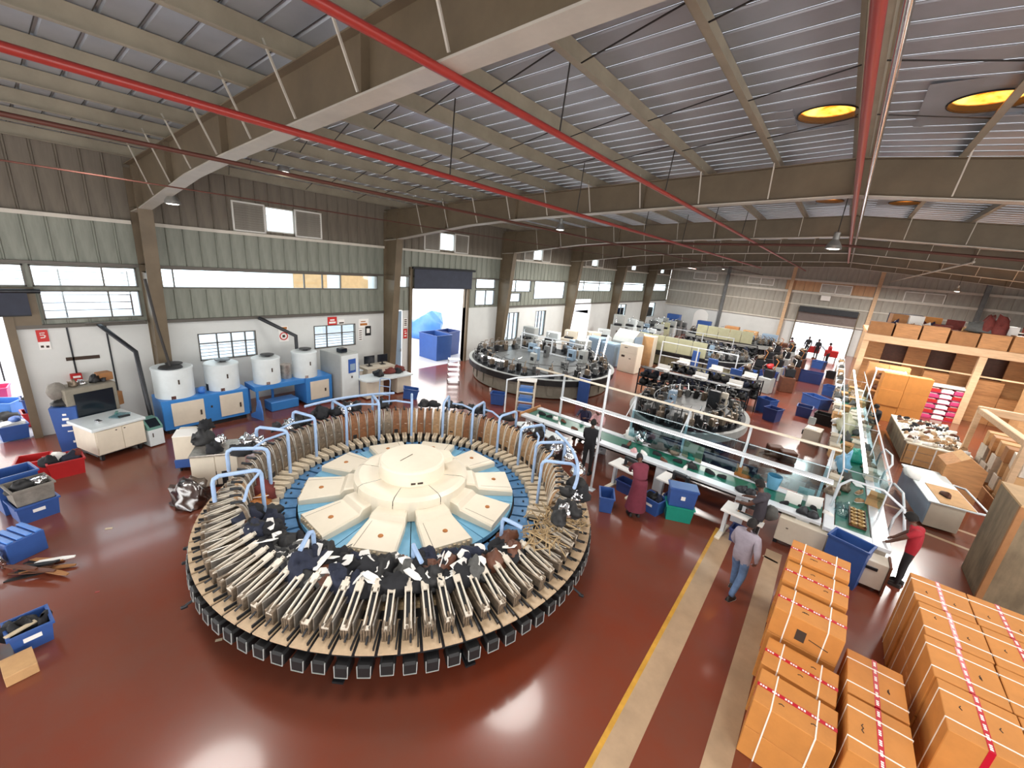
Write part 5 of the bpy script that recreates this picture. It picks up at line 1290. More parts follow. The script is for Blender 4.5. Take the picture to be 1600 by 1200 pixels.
# ---------------------------------------------------------------- machines in the middle of the hall
def round_line(C, rx, ry, h, lab, rim, base, n, seed, light=None):
    """oval moulding line: base, rim band, deck, stations as parts"""
    q = random.Random(seed); t = thing('oval_moulding_line', lab, 'machine', (C[0], C[1], 0))
    def ring(mb, k0, k1, z0, z1, mm, N=48):
        mb.use(mm); vs = []
        for (k, z) in ((k0, z0), (k1, z0), (k1, z1), (k0, z1)):
            for j in range(N): a = 2 * pi * j / N; vs.append(((rx + k) * cos(a), (ry + k) * sin(a), z))
        mb.add(vs, [(i * N + j, i * N + (j + 1) % N, ((i + 1) % 4) * N + (j + 1) % N, ((i + 1) % 4) * N + j) for i in range(4) for j in range(N)])
    mb = MB(); ring(mb, -1.2, -.25, .05, h - .3, base); mb.build('base', t)
    mb = MB(); ring(mb, -.12, 0, h - .28, h, rim); mb.build('rim_band', t)
    mb = MB(); ring(mb, -1.5, -.12, h - .06, h, m_dark); mb.build('deck', t)
    mb = MB(); ring(mb, -.13, .02, h, h + .03, m_greym); mb.build('rim_cap', t)
    hub = MB(m_mid).box(-rx * .62, rx * .62, -ry * .55, ry * .55, .0, h + .06, .04); hub.build('hub_deck', t)
    for k in range(max(4, int(rx * 2))):
        x, y = q.uniform(-rx * .5, rx * .5), q.uniform(-ry * .42, ry * .42); sx, sy, sz = q.uniform(.25, .6), q.uniform(.2, .45), q.uniform(.3, .75); mm = q.choice([m_greym, m_mid, m_beige, m_bluegrey, m_dark])
        b_ = MB(mm).bx(x, y, h + .06 + sz / 2, sx, sy, sz, .03); b_.use(m_dark).bx(x, y - sy / 2, h + .06 + sz * .5, sx * .5, .02, sz * .3); b_.use(m_chrome).tube([(x, y, h + sz), (x, y, h + sz + .3), (x + .3, y - .1, h + sz + .35)], .02, 5); b_.build('drive_box', t)
    for k in range(int(n * .7)):
        a = 2 * pi * k / int(n * .7)
        link('inner_tool', shared('inner_tool_%d' % (k % 3), lambda: MB((m_black, m_mid, m_alud)[k % 3]).bx(0, 0, .18, .22, .16, .36, .02).use(m_chrome).tube([(.05, 0, .36), (.1, .02, .6), (-.1, .1, .66)], .016, 4)), t, ((rx - 1.05) * cos(a), (ry - 1.05) * sin(a), h), a + q.uniform(-.4, .4))
    MB(m_mid).tube([((rx - .85) * cos(2 * pi * k / 30), (ry - .85) * sin(2 * pi * k / 30), h + .5) for k in range(30)], .02, 6, closed=True).build('ring_tube', t)
    for k in range(n):
        a = 2 * pi * (k + .5) / n; kind = q.choice(['a', 'a', 'b', 'c'])
        def smb():
            mb = MB(m_dark).box(-.16, .16, -.12, .12, 0, .16, .01); mb.use({'a': m_alud, 'b': m_black, 'c': m_mid}[kind]).box(-.12, .10, -.09, .09, .16, .42, .02).tube([(.05, 0, .4), (.0, 0, .62), (-.16, 0, .66)], .025, 6)
            mb.use(m_chrome).tube([(.16, -.06, .1), (.2, -.05, .36), (.2, .05, .36), (.16, .06, .1)], .012, 4); return mb
        link('mould_station', shared('oval_station_' + kind, smb), t, ((rx - .45) * cos(a), (ry - .45) * sin(a), h - .02), a)
    pn = int(n * .9)
    for k in range(pn):
        a = 2 * pi * k / pn
        link('skirt_panel', shared('skirt_' + base.name, lambda: MB(base).bx(0, 0, .3, .02, .28, .5, .005)), t, ((rx - .22) * cos(a), (ry - .22) * sin(a), h - .85), a)
    if light: MB(m_tube).box(*light).build('light_tube', t, label='bright white tube')
    return t
l1 = round_line((-12.0, 18.35), 3.9, 3.9, .98, 'dark rimmed round machine with white tube beyond the bare floor', m_black, m_taupe, 34, 1, (-1.6, -.2, -3.1, -2.95, 1.25, 1.32))
l2 = round_line((-3.75, 16.9), 2.15, 3.0, .95, 'grey oval machine behind the green belt conveyor', m_greym, m_dark, 30, 2)
l3 = round_line((-7.6, 31.0), 4.0, 2.7, 1.0, 'oval machine with olive shields far behind the dark rack row', m_dark, m_olive, 34, 3)
l4 = round_line((-7.2, 42.0), 3.9, 2.1, 1.0, 'grey oval machine near the end wall arch', m_greym, m_dark, 30, 4)
for i, (cx, cy, wd) in enumerate(((-8.6, 27.9, 5.4), (-7.0, 39.2, 5.0))):
    t = thing('safety_shield', ('olive panelled shield along the far oval machine', 'olive panelled shield along the oval machine by the end wall')[i], 'shield', (cx, cy, 0))
    k = int(wd / .9)
    for j in range(k): MB(m_olive).box(j * .9 - wd / 2, j * .9 - wd / 2 + .87, -.03, .03, 1.15, 2.15, .02).build('panel', t)
    MB(m_dark).box(-wd / 2, wd / 2, -.04, .04, 1.08, 1.15).box(-wd / 2, -wd / 2 + .08, -.04, .04, 0, 1.1).box(wd / 2 - .08, wd / 2, -.04, .04, 0, 1.1).build('frame', t)
# purple-blue long cabinet behind the green belt
t = thing('long_bench', 'dark violet long bench panel between green belt and oval machine', 'bench', (-2.6, 13.0, 0), -.02)
MB(m_navy).box(-1.6, 1.9, 0, .1, .25, .95, .01).build('front_panel', t); MB(m_leatherb).box(-1.4, 1.8, -.35, 0, .38, .44, .01).build('seat_board', t)
for x in (-1.55, 1.8): MB(m_navy).box(x, x + .08, -.3, .1, 0, .95).build('end_panel', t)
t = thing('side_table', 'white topped brown table before the green belt near the round machine', 'table', (-6.6, 10.55, 0), -.05)
MB(m_machwhite).prism([(-.9, -.22), (.9, -.22), (.95, 0), (.9, .25), (-.8, .25), (-1.0, 0)], .78, .82).build('table_top', t); MB(m_leatherb).box(-.85, .85, -.2, .22, .45, .78, .02).build('apron', t)
for x in (-.8, .75): MB(m_dark).box(x, x + .05, -.18, .2, 0, .45).build('leg', t)
MB(m_cartonp).box(-.2, .2, -.02, .02, 0, .42).build('frame_board', loc=(-7.5, 10.75, 0), rz=.2, label='pale board frame leaning at the belt end beside the bent white pole', cat='board')
# white shelf unit
t = thing('shelf_unit', 'cream sided shelf unit with blue trays at the green belt end', 'shelf', G(803, 655) + Vector((0, .0, 0)), .55)
MB(m_cream).box(0, .06, 0, .5, 0, 1.6, .01).build('side_panel', t); MB(m_cream).box(.66, .72, 0, .5, 0, 1.6, .01).build('side_panel', t); MB(m_white).box(-.02, .74, 0, .5, 1.6, 1.64, .01).build('top_panel', t)
for z in (.35, .75, 1.15): MB(m_white).box(.06, .66, 0, .5, z, z + .03).build('shelf', t); MB(m_bluel).box(.1, .62, .03, .45, z + .03, z + .18, .01).build('tray', t)
# dropped crate near it
crate('blue crate tilted on the floor behind the round machine', G(775, 632) + Vector((0, .1, 0.02)), .5, .6, .42, .5, m_blue)
# beige and blue-grey cabinets
def mcab(lab, p1, p2, dp, h, mm, extra=None):
    a, rz, w = face(p1, p2); t = thing('machine_cabinet', lab, 'cabinet', a, rz)
    MB(mm).box(0, w, 0, dp, .0, h, .02).build('body', t)
    if extra == 'drawer': MB(mm).box(.02, w - .02, -.02, 0, h - .5, h - .04, .01).build('drawer', t); MB(mm).box(.02, w - .02, -.02, 0, .1, h - .54, .01).build('door', t); MB(m_ink).bx(w * .35, -.03, h - .2, .2, .02, .04).build('handle', t); MB(m_ink).bx(w * .25, -.03, h - .75, .22, .015, .12).build('vent', t); MB(m_ink).bx(w * .65, -.03, h - .85, .12, .015, .04).build('slot', t)
    elif extra: MB(extra).box(.04, w - .04, -.02, 0, .1, h - .06, .01).build('door', t)
    return t
mcab('cream machine cabinet with drawer in the open middle floor', (963, 578), (990, 585), .8, 1.75, m_cream, 'drawer')
mcab('cream cabinet with dark strip behind the drawer cabinet', (992, 570), (1014, 575), .7, 2.1, m_beige, m_cartonp)
mcab('blue-grey cabinet with white tube beside it', (912, 560), (934, 566), .8, 1.6, m_bluegrey, m_bluegrey); mcab('blue-grey cabinet with green-grey top machine', (935, 568), (956, 574), .8, 1.5, m_bluegrey, m_bluegrey)
t = thing('hooded_machine', 'large grey-green hooded machine on the blue-grey cabinets', 'machine', G(938, 568) + Vector((.2, .9, 0)), -.15); MB(m_greym).prism_x([(0, .1), (1.3, .1), (1.3, 2.2), (.7, 2.35), (.15, 1.9), (0, 1.6)], 0, 1.5).build('hood', t); MB(m_bluegrey).box(1.5, 1.56, .2, 1.1, .9, 2.0).build('window', t)
for i, (px, py) in enumerate(((907, 585), (925, 590), (938, 582))): MB(m_tube).tube([(0, 0, .9), (.1, .1, 2.3)], .04, 6).bx(0, 0, .45, .12, .12, .9).build('light_stand', loc=G(px, py), label='upright white tube lamp by the blue-grey cabinets, %s' % ('first', 'middle', 'last')[i] + ' of three', cat='lamp')
# far left machines by the windows
for i, (x, y, h, mm, lab) in enumerate(((-15.6, 22.0, 2.0, m_greym, 'grey tall machine before the barred windows'), (-15.4, 24.6, 1.5, m_machwhite, 'white twin box machine under the big window'), (-15.2, 26.8, 1.5, m_beige, 'beige box machine beside the third column'), (-14.8, 34.2, 2.4, m_greym, 'tall grey hopper machine near the bright side door'), (-14.5, 31.0, 1.4, m_machwhite, 'white low machine by the bright side door'), (-13.6, 27.5, 1.6, m_beige, 'cream press behind the dark rimmed round machine'), (-12.2, 23.4, 1.6, m_greym, 'grey press with chrome arms behind round machine'), (-13.5, 25.0, 1.2, m_bluegrey, 'blue-grey low press beyond the dark rimmed round machine'))):
    t = thing('press_machine', lab, 'machine', (x, y, 0), .15 * i)
    MB(mm).box(-.6, .6, -.5, .5, .0, h * .62, .03).build('base', t); MB(mm).box(-.45, .5, -.1, .45, h * .62, h, .04).build('head', t); MB(m_dark).box(-.35, .3, -.45, -.1, h * .62, h * .7, .01).build('anvil', t); MB(m_ink).bx(.1, -.51, h * .4, .4, .02, .25).build('panel', t); MB(m_chrome).tube([(-.2, -.2, h * .68), (-.2, -.2, h * .9), (-.2, .1, h * .95)], .03, 6).build('ram', t)
for x, y, lab in ((-14.6, 19.9, 'grey overhead guard frame around the round machine'), (-8.3, 26.6, 'pale guard rail frame before the hooded machine'), (-10, 34.4, 'pale guard rail frame far behind the hooded machine')):
    t = thing('guard_frame', lab, 'frame', (x, y, 0))
    for dx in (0, 2.2, 4.4): MB(m_rail).box(dx - .03, dx + .03, -.03, .03, 0, 2.0).build('post', t)
    for z in (1.1, 1.97): MB(m_rail).box(0, 4.4, -.025, .025, z - .025, z + .025).build('bar', t)
# dark racks of black uppers
def rack(x, y, n, lab, seed, rz=0):
    q = random.Random(seed); t = thing('upper_rack', lab, 'rack', (x, y, 0), rz)
    L_ = n * .45
    MB(m_dark).box(0, L_, -.45, .45, .55, .6).build('shelf', t); MB(m_dark).box(0, L_, -.45, .45, 1.0, 1.04).build('shelf', t); MB(m_dark).box(0, L_, -.22, .22, 1.39, 1.42).build('top_board', t)
    for dx in (0, L_ / 2, L_):
        for dy in (-.42, .42): MB(m_dark).bx(dx, dy, .7, .05, .05, 1.4).build('post', t)
    grp = 'black uppers on the ' + lab
    for i in range(n):
        for j in (-1, 1):
            for z in (.6, 1.04):
                if q.random() < .12: continue
                mm = q.choice([m_cloth_k, m_black, m_black, m_cloth_n])
                o = link('shoe_upper', upper_mesh(mm, q.randrange(8), (.8, .9, 1.5)), None, Vector((x, y, 0)) + rot((.22 + i * .45, j * .22, z), rz), q.uniform(0, 6), label='black upper on the ' + lab, cat='shoe upper', group=grp)
    return t
rack(-7.2, 20.6, 11, 'dark rack behind the grey oval machine', 3, .02); rack(-6.6, 23.4, 10, 'second dark rack toward the olive shields', 4, -.03)
for i, (x, y, lab) in enumerate(((-6.2, 20.62, 'white box on the dark rack behind the grey oval machine, first of three'), (-4.4, 20.64, 'white box on the dark rack behind the grey oval machine, middle of three'), (-2.9, 20.68, 'white box on the dark rack behind the grey oval machine, nearest the aisle'), (-6.0, 23.38, 'white box on the second dark rack, by the drawer cabinet'), (-4.3, 23.33, 'white box on the second dark rack, before blue boards'), (-2.7, 23.28, 'white box on the second dark rack, nearest the aisle'))):
    t = link('white_box', MB(m_white).box(-.3, .3, -.2, .2, 0, .14, .01).mesh('white_box'), None, (x, y, 1.42), -.1, label=lab, cat='box')
    MB(m_white).box(-.3, .3, .17, .2, .14, .3).build('lid', t); MB(m_ink).box(-.15, .15, -.204, -.2, .04, .08).build('slot', t)
for i, (p1, p2, h, lab) in enumerate((((1075, 585), (1083, 588), 1.6, 'deep blue board panel standing on the second dark rack'), ((1098, 600), (1112, 604), 1.6, 'blue board standing behind the white box'), ((1133, 612), (1150, 617), 1.4, 'blue board by the clear blue bin'), ((900, 628), (916, 633), 1.2, 'bright blue board behind the green belt'))):
    a, rz, w = face(p1, p2); MB(m_blue).box(0, max(w, .5), 0, .12, 0, h, .01).build('blue_board', loc=a, rz=rz, label=lab, cat='board')
for i, (p1, p2, h, mm, lab) in enumerate((((1148, 600), (1172, 606), 1.0, m_blue, 'large blue bin with clear lid at the rack end'), ((1182, 600), (1208, 606), .9, m_blued, 'deep blue crate on a cart beside the bright aisle'), ((1178, 640), (1198, 648), .7, m_blue, 'blue crate on the aisle edge, beyond grey oval machine'), ((1192, 655), (1206, 660), .6, m_blued, 'navy crate standing below the blue crate at aisle edge'), ((1203, 583), (1218, 587), .6, m_bluel, 'light blue crate beside the bright aisle floor'))):
    a, rz, w = face(p1, p2); crate(lab, a + rot((w / 2, .3, 0), rz), rz, max(w, .6), .6, h, mm)
rack(-9.5, 35.6, 12, 'long dark rack between the two far oval machines', 7, 0)
for i in range(14):
    q = random.Random(200 + i); x, y = (-15.2, -13.2)[i % 2], 36.2 + (i // 2) * 1.9; hh = q.uniform(1.1, 2.0); mm, nm = q.choice([(m_greym, 'grey'), (m_mid, 'dark grey'), (m_bluegrey, 'blue-grey'), (m_machwhite, 'white'), (m_olive, 'olive')])
    t = thing('press_machine', '%s press along the window side, %s from the bright side door' % (nm, ['first', 'second', 'third', 'fourth', 'fifth', 'sixth', 'seventh', 'eighth', 'ninth', 'tenth', 'eleventh', 'twelfth', 'thirteenth', 'last'][i]), 'machine', (x, y, 0), q.uniform(-.3, .3))
    MB(mm).box(-.5, .5, -.4, .4, .0, hh * .6, .03).build('base', t); MB(m_dark).box(-.4, .3, -.3, .1, hh * .6, hh * .72, .02).build('table', t); MB(mm).box(-.4, .45, .0, .36, hh * .6, hh, .04).build('head', t); MB(m_chrome).tube([(-.1, -.2, hh * .72), (-.1, -.2, hh), (.1, .1, hh * 1.12)], .03, 6).build('arm', t)
# machines with bundles of wires near the aisle
for i in range(11):
    x = -3.2 + (i % 3) * .9; y = 26.0 + i * 1.5; q = random.Random(i)
    t = thing('lasting_machine', ['black lasting machine', 'grey lasting machine', 'brown lasting machine'][i % 3] + ' with upright arms beside the aisle, %s' % ['first', 'second', 'third', 'fourth', 'fifth', 'sixth', 'seventh', 'eighth', 'ninth', 'tenth', 'last'][i] + ' along the hall', 'machine', (x, y, 0), q.uniform(-.4, .4), None)
    mm = (m_black, m_greym, m_leatherb)[i % 3]
    MB(mm).box(-.35, .35, -.3, .3, 0, .9, .03).build('base', t); MB(m_dark).box(-.2, .3, -.15, .2, .9, 1.4, .05).build('head', t)
    MB(m_chrome).tube([(-.2, 0, .9), (-.35, -.1, 1.5), (-.1, -.25, 1.7)], .03, 6).build('arm', t); MB(m_leather if i % 2 else m_chrome).tube([(.2, .1, 1.4), (.3, .2, 1.9), (.1, .3, 2.0)], .025, 6).build('arm', t); MB(m_red if i == 1 else m_alud).blob((0, 0, 1.55), (.2, .16, .16), i, .4).build('spool_load', t)
# goods by the end wall: blue stack and tan boxes
for i, (x, y, h, mm, lab) in enumerate(((-14.6, 49, 1.9, m_blue, 'stack of deep blue bins by the end wall arch'), (-8.6, 50.2, 1.4, m_wood, 'orange brown board stack by the end wall'), (-6.8, 50.4, 1.2, m_cartonp, 'pale board stack by the end wall'), (-11.6, 50.6, 1.5, m_blue, 'blue bin beside the end wall column'), (-4.9, 49.8, 1.2, m_bluegrey, 'blue-grey bin near the end wall door'))):
    t = thing('stacked_goods', lab, 'stack', (x, y, 0)); 
    for k in range(3): MB(mm).box(-.7, .7, -.4, .4, h * k / 3 + .004, h * (k + 1) / 3, .03).build('layer', t)
# bright arched opening in the end wall, its daylight painted as a white panel
arch = [(-.8, 0), (.8, 0), (.8, 1.8)] + [(.8 * cos(pi * i / 10), 1.8 + .8 * sin(pi * i / 10)) for i in range(1, 10)] + [(-.8, 1.8)]
MB(m_white).prism_y(arch, 0, .05).build('door_daylight', loc=(-12.6, Y1 - .06, 0), kind='structure')
# red carts, white van-like load outside the end door
for i, (x, y, mm, lab) in enumerate(((-1.0, 48, m_red, 'red cart standing in the bright end doorway'), (.4, 47, m_red, 'red cart beside the conveyor end by the doorway'), (-3.4, 46.5, m_leatherb, 'brown covered trolley near the end doorway'))):
    t = thing('cart', lab, 'cart', (x, y, 0)); MB(mm).box(-.5, .5, -.4, .4, .3, .9, .05).build('tub', t); MB(m_dark).tube([(-.5, -.35, .8), (-.8, -.35, 1.1), (-.8, .35, 1.1), (-.5, .35, .8)], .025, 6).build('handle', t)
    for sx in (-.4, .4):
        for sy in (-.3, .3): MB(m_black).bx(sx, sy, .14, .08, .2, .28, .03).build('wheel', t)
# yard beyond the side door
for i, (x, y, l, w, h, mm, lab) in enumerate(((-18.6, 16.6, 1.6, 1.2, 1.5, m_blue, 'tall blue bin standing in the yard doorway'), (-19.0, 18.0, 1.0, 1.2, 1.5, m_blued, 'deep blue bin beside tall blue bin in the yard'), (-21.5, 14.6, .8, .8, 1.0, m_red, 'red crate in the yard outside tall door'), (-22.0, 16.0, .8, .8, .7, m_red, 'low red crate in the yard beyond the blue bin'), (-20.6, 14.2, .7, .7, 1.7, m_bluel, 'light blue barrel crate at the yard door edge'),
        (-19.6, -.2, .8, .6, .5, m_bluel, 'light blue crate with white tag in the yard outside the first door'), (-20.6, -.9, .8, .6, .5, m_bluel, 'light blue crate behind the tagged crate in the yard'), (-21.6, -.4, .9, .6, .45, m_pink, 'pink crate in the yard outside the first door'), (-22.6, -.8, .9, .6, .5, m_bluel, 'pale blue crate behind the pink crate in the yard'))):
    crate(lab, Vector((x, y, -.03)), .2 * i, l, w, h, mm)
link('cover_heap', MB(m_bluel).blob((0, 0, .12), (1.4, 1.2, 1.8), 3, .3, 14, 9, flat=True).mesh('cover_heap'), None, (-24, 20.5, -.03), 0, label='heap of light blue sheets in the bright yard', cat='heap')
for i in range(5): link('shoe_upper', upper_mesh((m_black, m_cloth_g, m_black, m_leatherb, m_black)[i], i, (1.3, 1.2, 1.2)), None, (-18.0 - .5 * i, -.2 - .3 * (i % 2), -.03), i, label=('black', 'grey', 'glossy black', 'brown', 'dark')[i] + ' upper lying in the yard outside the first door, number %s from the sill' % ('one', 'two', 'three', 'four', 'five')[i], cat='shoe upper')
t = thing('yard_building', 'pale plastered building across the yard with two brown wall panels', 'building', (-30, 12, -.03)); MB(m_wallw).box(-4, 0, 0, 9, 0, 7.5).build('wall', t)
for y in (1.6, 5): MB(m_cartonp).box(0, .06, y, y + 2.4, .8, 6.5).build('wall_panel', t)
MB(m_louv).box(0, .3, 8, 8.6, 0, 7.5).build('corner_pier', t)
t = thing('yard_railing', 'thin dark railing in the yard beyond the first windows', 'railing', (-24, -4, -.03))
for y in range(0, 9, 2): MB(m_darkwire).bx(0, y, 2.1, .05, .05, 4.2).build('post', t)
for z in (2.6, 2.9, 3.2, 3.5, 3.8, 4.1): MB(m_darkwire).box(-.015, .015, 0, 8, z - .015, z + .015).build('bar', t)
# ---------------------------------------------------------------- the store side: mezzanine, cartons, tables
t = thing('mezzanine', 'timber storage mezzanine with pale front beam and posts', 'mezzanine', (1.42, 30.4, 0))
MB(m_woodp).box(0, 14.2, -.15, .12, 3.55, 3.95, .02).build('front_beam', t)
MB(m_wood).box(.2, 14.2, .12, 9, 3.75, 3.9).build('deck', t)
for x in (0.02, 4.6, 9.2, 13.2): MB(m_woodp).box(x, x + .28, -.12, .14, 0, 3.55, .01).build('post', t)
for k in range(13):
    if k in (1, 3, 5, 9): continue
    MB(m_wood).box(.25 + k * 1.0, .25 + k * 1.0 + .97, 2.6, 2.7, 0.0, 3.72, .01).build('back_board', t)
MB(m_leatherb).box(.25, 13.3, 3.3, 3.36, 0, 3.72).build('gap_shade_board', t)  # dark board added as painted shade behind the gaps in the back boards
MB(m_woodp).box(.25, 10, -.05, .0, 2.55, 2.62).build('mid_rail', t)
q = random.Random(9)
# cartons standing along the edge of the deck and goods heaped on them
for k in range(12):
    x = 1.55 + k * 1.08
    carton('%s on the mezzanine edge, %s from the aisle' % (('orange brown carton', 'plain tan carton')[k % 2], ['first', 'second', 'third', 'fourth', 'fifth', 'sixth', 'seventh', 'eighth', 'ninth', 'tenth', 'eleventh', 'last'][k]), Vector((x + .5, 31.0, 3.9)), q.uniform(-.02, .02), 1.0, .8, .72 + .05 * (k % 3), m_wood if k % 3 else m_cartond, 'cartons along the mezzanine edge')
for k in range(96):
    x = q.uniform(2.4, 15.2); y = q.uniform(31.0, 33.2); mm, nm = q.choice([(m_cartonp, 'tan'), (m_white, 'white'), (m_cloth_r, 'maroon'), (m_cloth_g, 'grey'), (m_navy, 'violet'), (m_carton, 'orange'), (m_cartond, 'brown')])
    z = 4.65 if y < 31.4 else 3.9
    if q.random() < .5: link('bundle', MB(mm).blob((0, 0, .05), (q.uniform(.3, .6), .35, q.uniform(.4, .9)), k, .3, 12, 8, 2, flat=True).mesh('bundle'), None, (x, y, z + (.0 if y < 31.4 else .0)), 0, label=nm + ' bundle heaped on the mezzanine', cat='bundle', group=nm + ' bundles heaped on the mezzanine')
    else: carton(nm + ' box heaped on the mezzanine', Vector((x, y + .8, 3.9)), q.uniform(-.5, .5), .7, .5, q.choice([.9, 1.2]), mm, nm + ' boxes heaped on the mezzanine')
# cartons under the mezzanine, standing as walls
def stack(x, y, nx, nz, l, w, h, mm, rz, lab, seed=0, cat='box', skip=()):
    q = random.Random(seed)
    for i in range(nx):
        for k in range(nz):
            if (i, k) in skip: continue
            row = ['floor', 'second', 'third', 'fourth', 'fifth', 'sixth'][k]; col = ['first', 'second', 'third', 'fourth', 'fifth', 'sixth', 'seventh'][i]
            carton('%s, %s layer, %s from the aisle' % (lab, row, col), Vector((x, y, 0)) + rot((i * (l + .012), q.uniform(-.02, .02), k * (h + .002)), rz), rz + q.uniform(-.012, .012), l, w, h, mm)
stack(2.4, 29.7, 2, 4, .85, .6, .62, m_wood, 0, 'brown carton stacked under the mezzanine beam by the aisle', 1)
stack(2.95, 27.4, 2, 3, .9, .6, .8, m_carton, .1, 'orange carton stacked before the mezzanine', 2)
stack(5.0, 32.0, 5, 3, 1.0, .7, .75, m_wood, 0, 'timber coloured carton at the back under mezzanine', 3, skip=((1, 2), (3, 2)))
stack(8.4, 29.6, 3, 4, 1.2, .9, .7, m_cartonp, .12, 'pale carton in the tall block beside the pink drawers', 4)
stack(11.6, 27.4, 2, 4, 1.4, 1.0, .75, m_cartond, .1, 'dull brown carton in the block beyond pale cartons', 5)
for i, (x, z, lab) in enumerate(((9.5, 2.3, 'glowing white panel for a bright opening under the mezzanine'), (13.5, 2.2, 'second glowing white panel for a bright opening far under the mezzanine'))):
    t = thing('glow_panel', lab, 'lamp', (x, 30.62, z)); MB(m_rail).box(-.74, .74, .03, .08, -.04, 1.19).box(-.6, -.55, .03, .06, 1.19, 3.76 - z).box(.55, .6, .03, .06, 1.19, 3.76 - z).build('frame', t); MB(m_tube).box(-.7, .7, 0, .03, 0, 1.15).build('glow_sheet', t)  # bright openings under the deck, built as glowing panels
for x in (3.5, 8.0, 12.0): fill_light(x, 28.6, 3.4, 120.0)  # fill light added before the dark space under the mezzanine
# rack with reddish shelves, wire chair-like stand
t = thing('wire_rack', 'small wire rack of pink and white packets by the cartons', 'rack', G(1388, 612), .1)
for x in (0, .9): MB(m_chrome).tube([(x, 0, 0), (x, 0, 1.7)], .02, 6).build('post', t)
for z in (.5, .85, 1.2, 1.55): MB(m_pink).box(0, .9, -.1, .2, z, z + .06).build('shelf', t); MB(m_white).box(.05, .85, -.08, .18, z + .06, z + .16, .02).build('packets', t)
t = thing('tube_shelf', 'white tube shelf with red brown uppers beside the aisle conveyor', 'shelf', G(1348, 640), .05)
for x in (0, 1.2):
    MB(m_rail).tube([(x, 0, 0), (x, 0, 2.2), (x, .5, 2.3)], .035, 6).build('post', t)
MB(m_white).box(0, 1.2, .0, .5, 2.25, 2.3).build('top_panel', t)
for z in (.5, 1.1, 1.7): MB(m_wood).box(0, 1.2, 0, .5, z, z + .04).build('shelf', t); MB(m_leatherb).blob((.6, .25, z + .2), (.5, .22, .2), int(z * 10), .3, 12, 7).build('uppers', t)
# pink drawer rack
a, rz, w = face((1432, 650), (1496, 662)); rz -= .0
t = thing('drawer_rack', 'white topped rack with rows of pink drawers before the cartons', 'rack', a, rz)
MB(m_white).box(-.05, w + .05, -.05, .6, 1.72, 1.84, .03).build('top_panel', t); MB(m_pink).box(0, .04, 0, .55, 0, 1.72).build('side_panel', t); MB(m_pink).box(w - .04, w, 0, .55, 0, 1.72).build('side_panel', t); MB(m_pink).box(.04, w - .04, .5, .55, 0, 1.72).build('back_panel', t)
for r in range(6):
    MB(m_pink).box(.04, w - .04, 0, .5, r * .285 + .0, r * .285 + .03).build('shelf', t)
    for c in range(3):
        x0 = .07 + c * (w - .12) / 3; x1 = x0 + (w - .12) / 3 - .04; mm = (m_pink, m_white, m_red, m_white)[(r * 2 + c * 3) % 4]
        d = MB(mm).box(x0, x1, -.02, .45, r * .285 + .035, r * .285 + .19, .01).build('drawer', t)
        MB(m_white).box(x0 + .05, x1 - .05, .05, .35, r * .285 + .19, r * .285 + .24, .02).build('packet', d)
# tables of shoes
t = thing('goods_table', 'long cream table covered with tan shoes beside the aisle conveyor', 'table', (3.2, 20.6, 0), .04)
MB(m_cream).box(0, 1.75, 0, 4.4, .80, .86, .01).build('table_top', t); MB(m_ply).box(.02, .06, 0, 4.4, .1, .8).build('side_board', t); MB(m_cartonp).box(.0, 1.75, .0, .04, .05, .8).build('end_board', t)
for z in (.25, .55): MB(m_cream).box(.06, 1.7, .0, 4.3, z, z + .03).build('shelf', t)
for i in range(3): MB(m_white).box(.3 + .5 * i, .34 + .5 * i, -.01, .5, .05, .8).build('divider', t)
q = random.Random(31)
for i in range(72):
    x, y = 3.3 + (i % 8) * .21 + q.uniform(-.05, .05), 20.9 + (i // 8) * .46 + q.uniform(-.1, .1)
    k = q.choice(['tan', 'white', 'tan', 'brown', 'black'])
    if q.random() < .35: mm, nm = q.choice([(m_bone, 'ivory'), (m_alud, 'tan'), (m_chrome, 'clear'), (m_white, 'white')]); film('film_wrap', Vector((x, y, .86)), (.13, .09, .07), mm, nm + ' wrapped bundle on the long cream table', seed=i % 5, grp=nm + ' bundles on the long cream table')
    else: shoe(Vector((x, y, .86)), q.uniform(0, 6.3), k, k + ' shoe on the long cream table', k + ' shoes on the long cream table', 1.15)
t = thing('packing_table', 'white packing table with brown board top and white film roll', 'table', (3.15, 15.0, 0), .12)
MB(m_machwhite).box(0, 1.0, 0, 2.8, .78, .82, .01).build('table_top', t); MB(m_cartonp).box(.25, .96, .05, 1.4, .82, .835).build('board', t); MB(m_beige).box(.1, .8, .1, 1.0, .05, .78, .01).build('drawer_unit', t); MB(m_bluegrey).box(.06, .1, .1, 2.7, .1, .78).build('side_panel', t)
MB(m_rail).tube([(1.0, .05, .8), (1.25, .1, .8), (1.25, 1.8, .8), (1.0, 1.9, .8)], .03, 6).build('side_bar', t)
film('film_roll', Vector((3.0, 16.9, .82)), (.22, .5, .12), m_white, 'white film roll lying on the packing table', seed=8, amp=.15); shoe(Vector((3.55, 15.7, .84)), 2, 'brown', 'dark brown shoe on the packing table board', None, 1.2)
t = thing('wedge_box', 'orange brown tilted board box standing behind the packing table', 'box', (3.75, 17.6, 0), .1); MB(m_wood).prism_y([(0, .0), (.9, .0), (.9, 1.25), (.45, 1.55), (0, 1.2)], 0, .9).build('body', t); MB(m_cartonp).prism_y([(.02, 1.2), (.45, 1.5), (.88, 1.25), (.45, 1.56)], .02, .88).build('top_sheet', t)
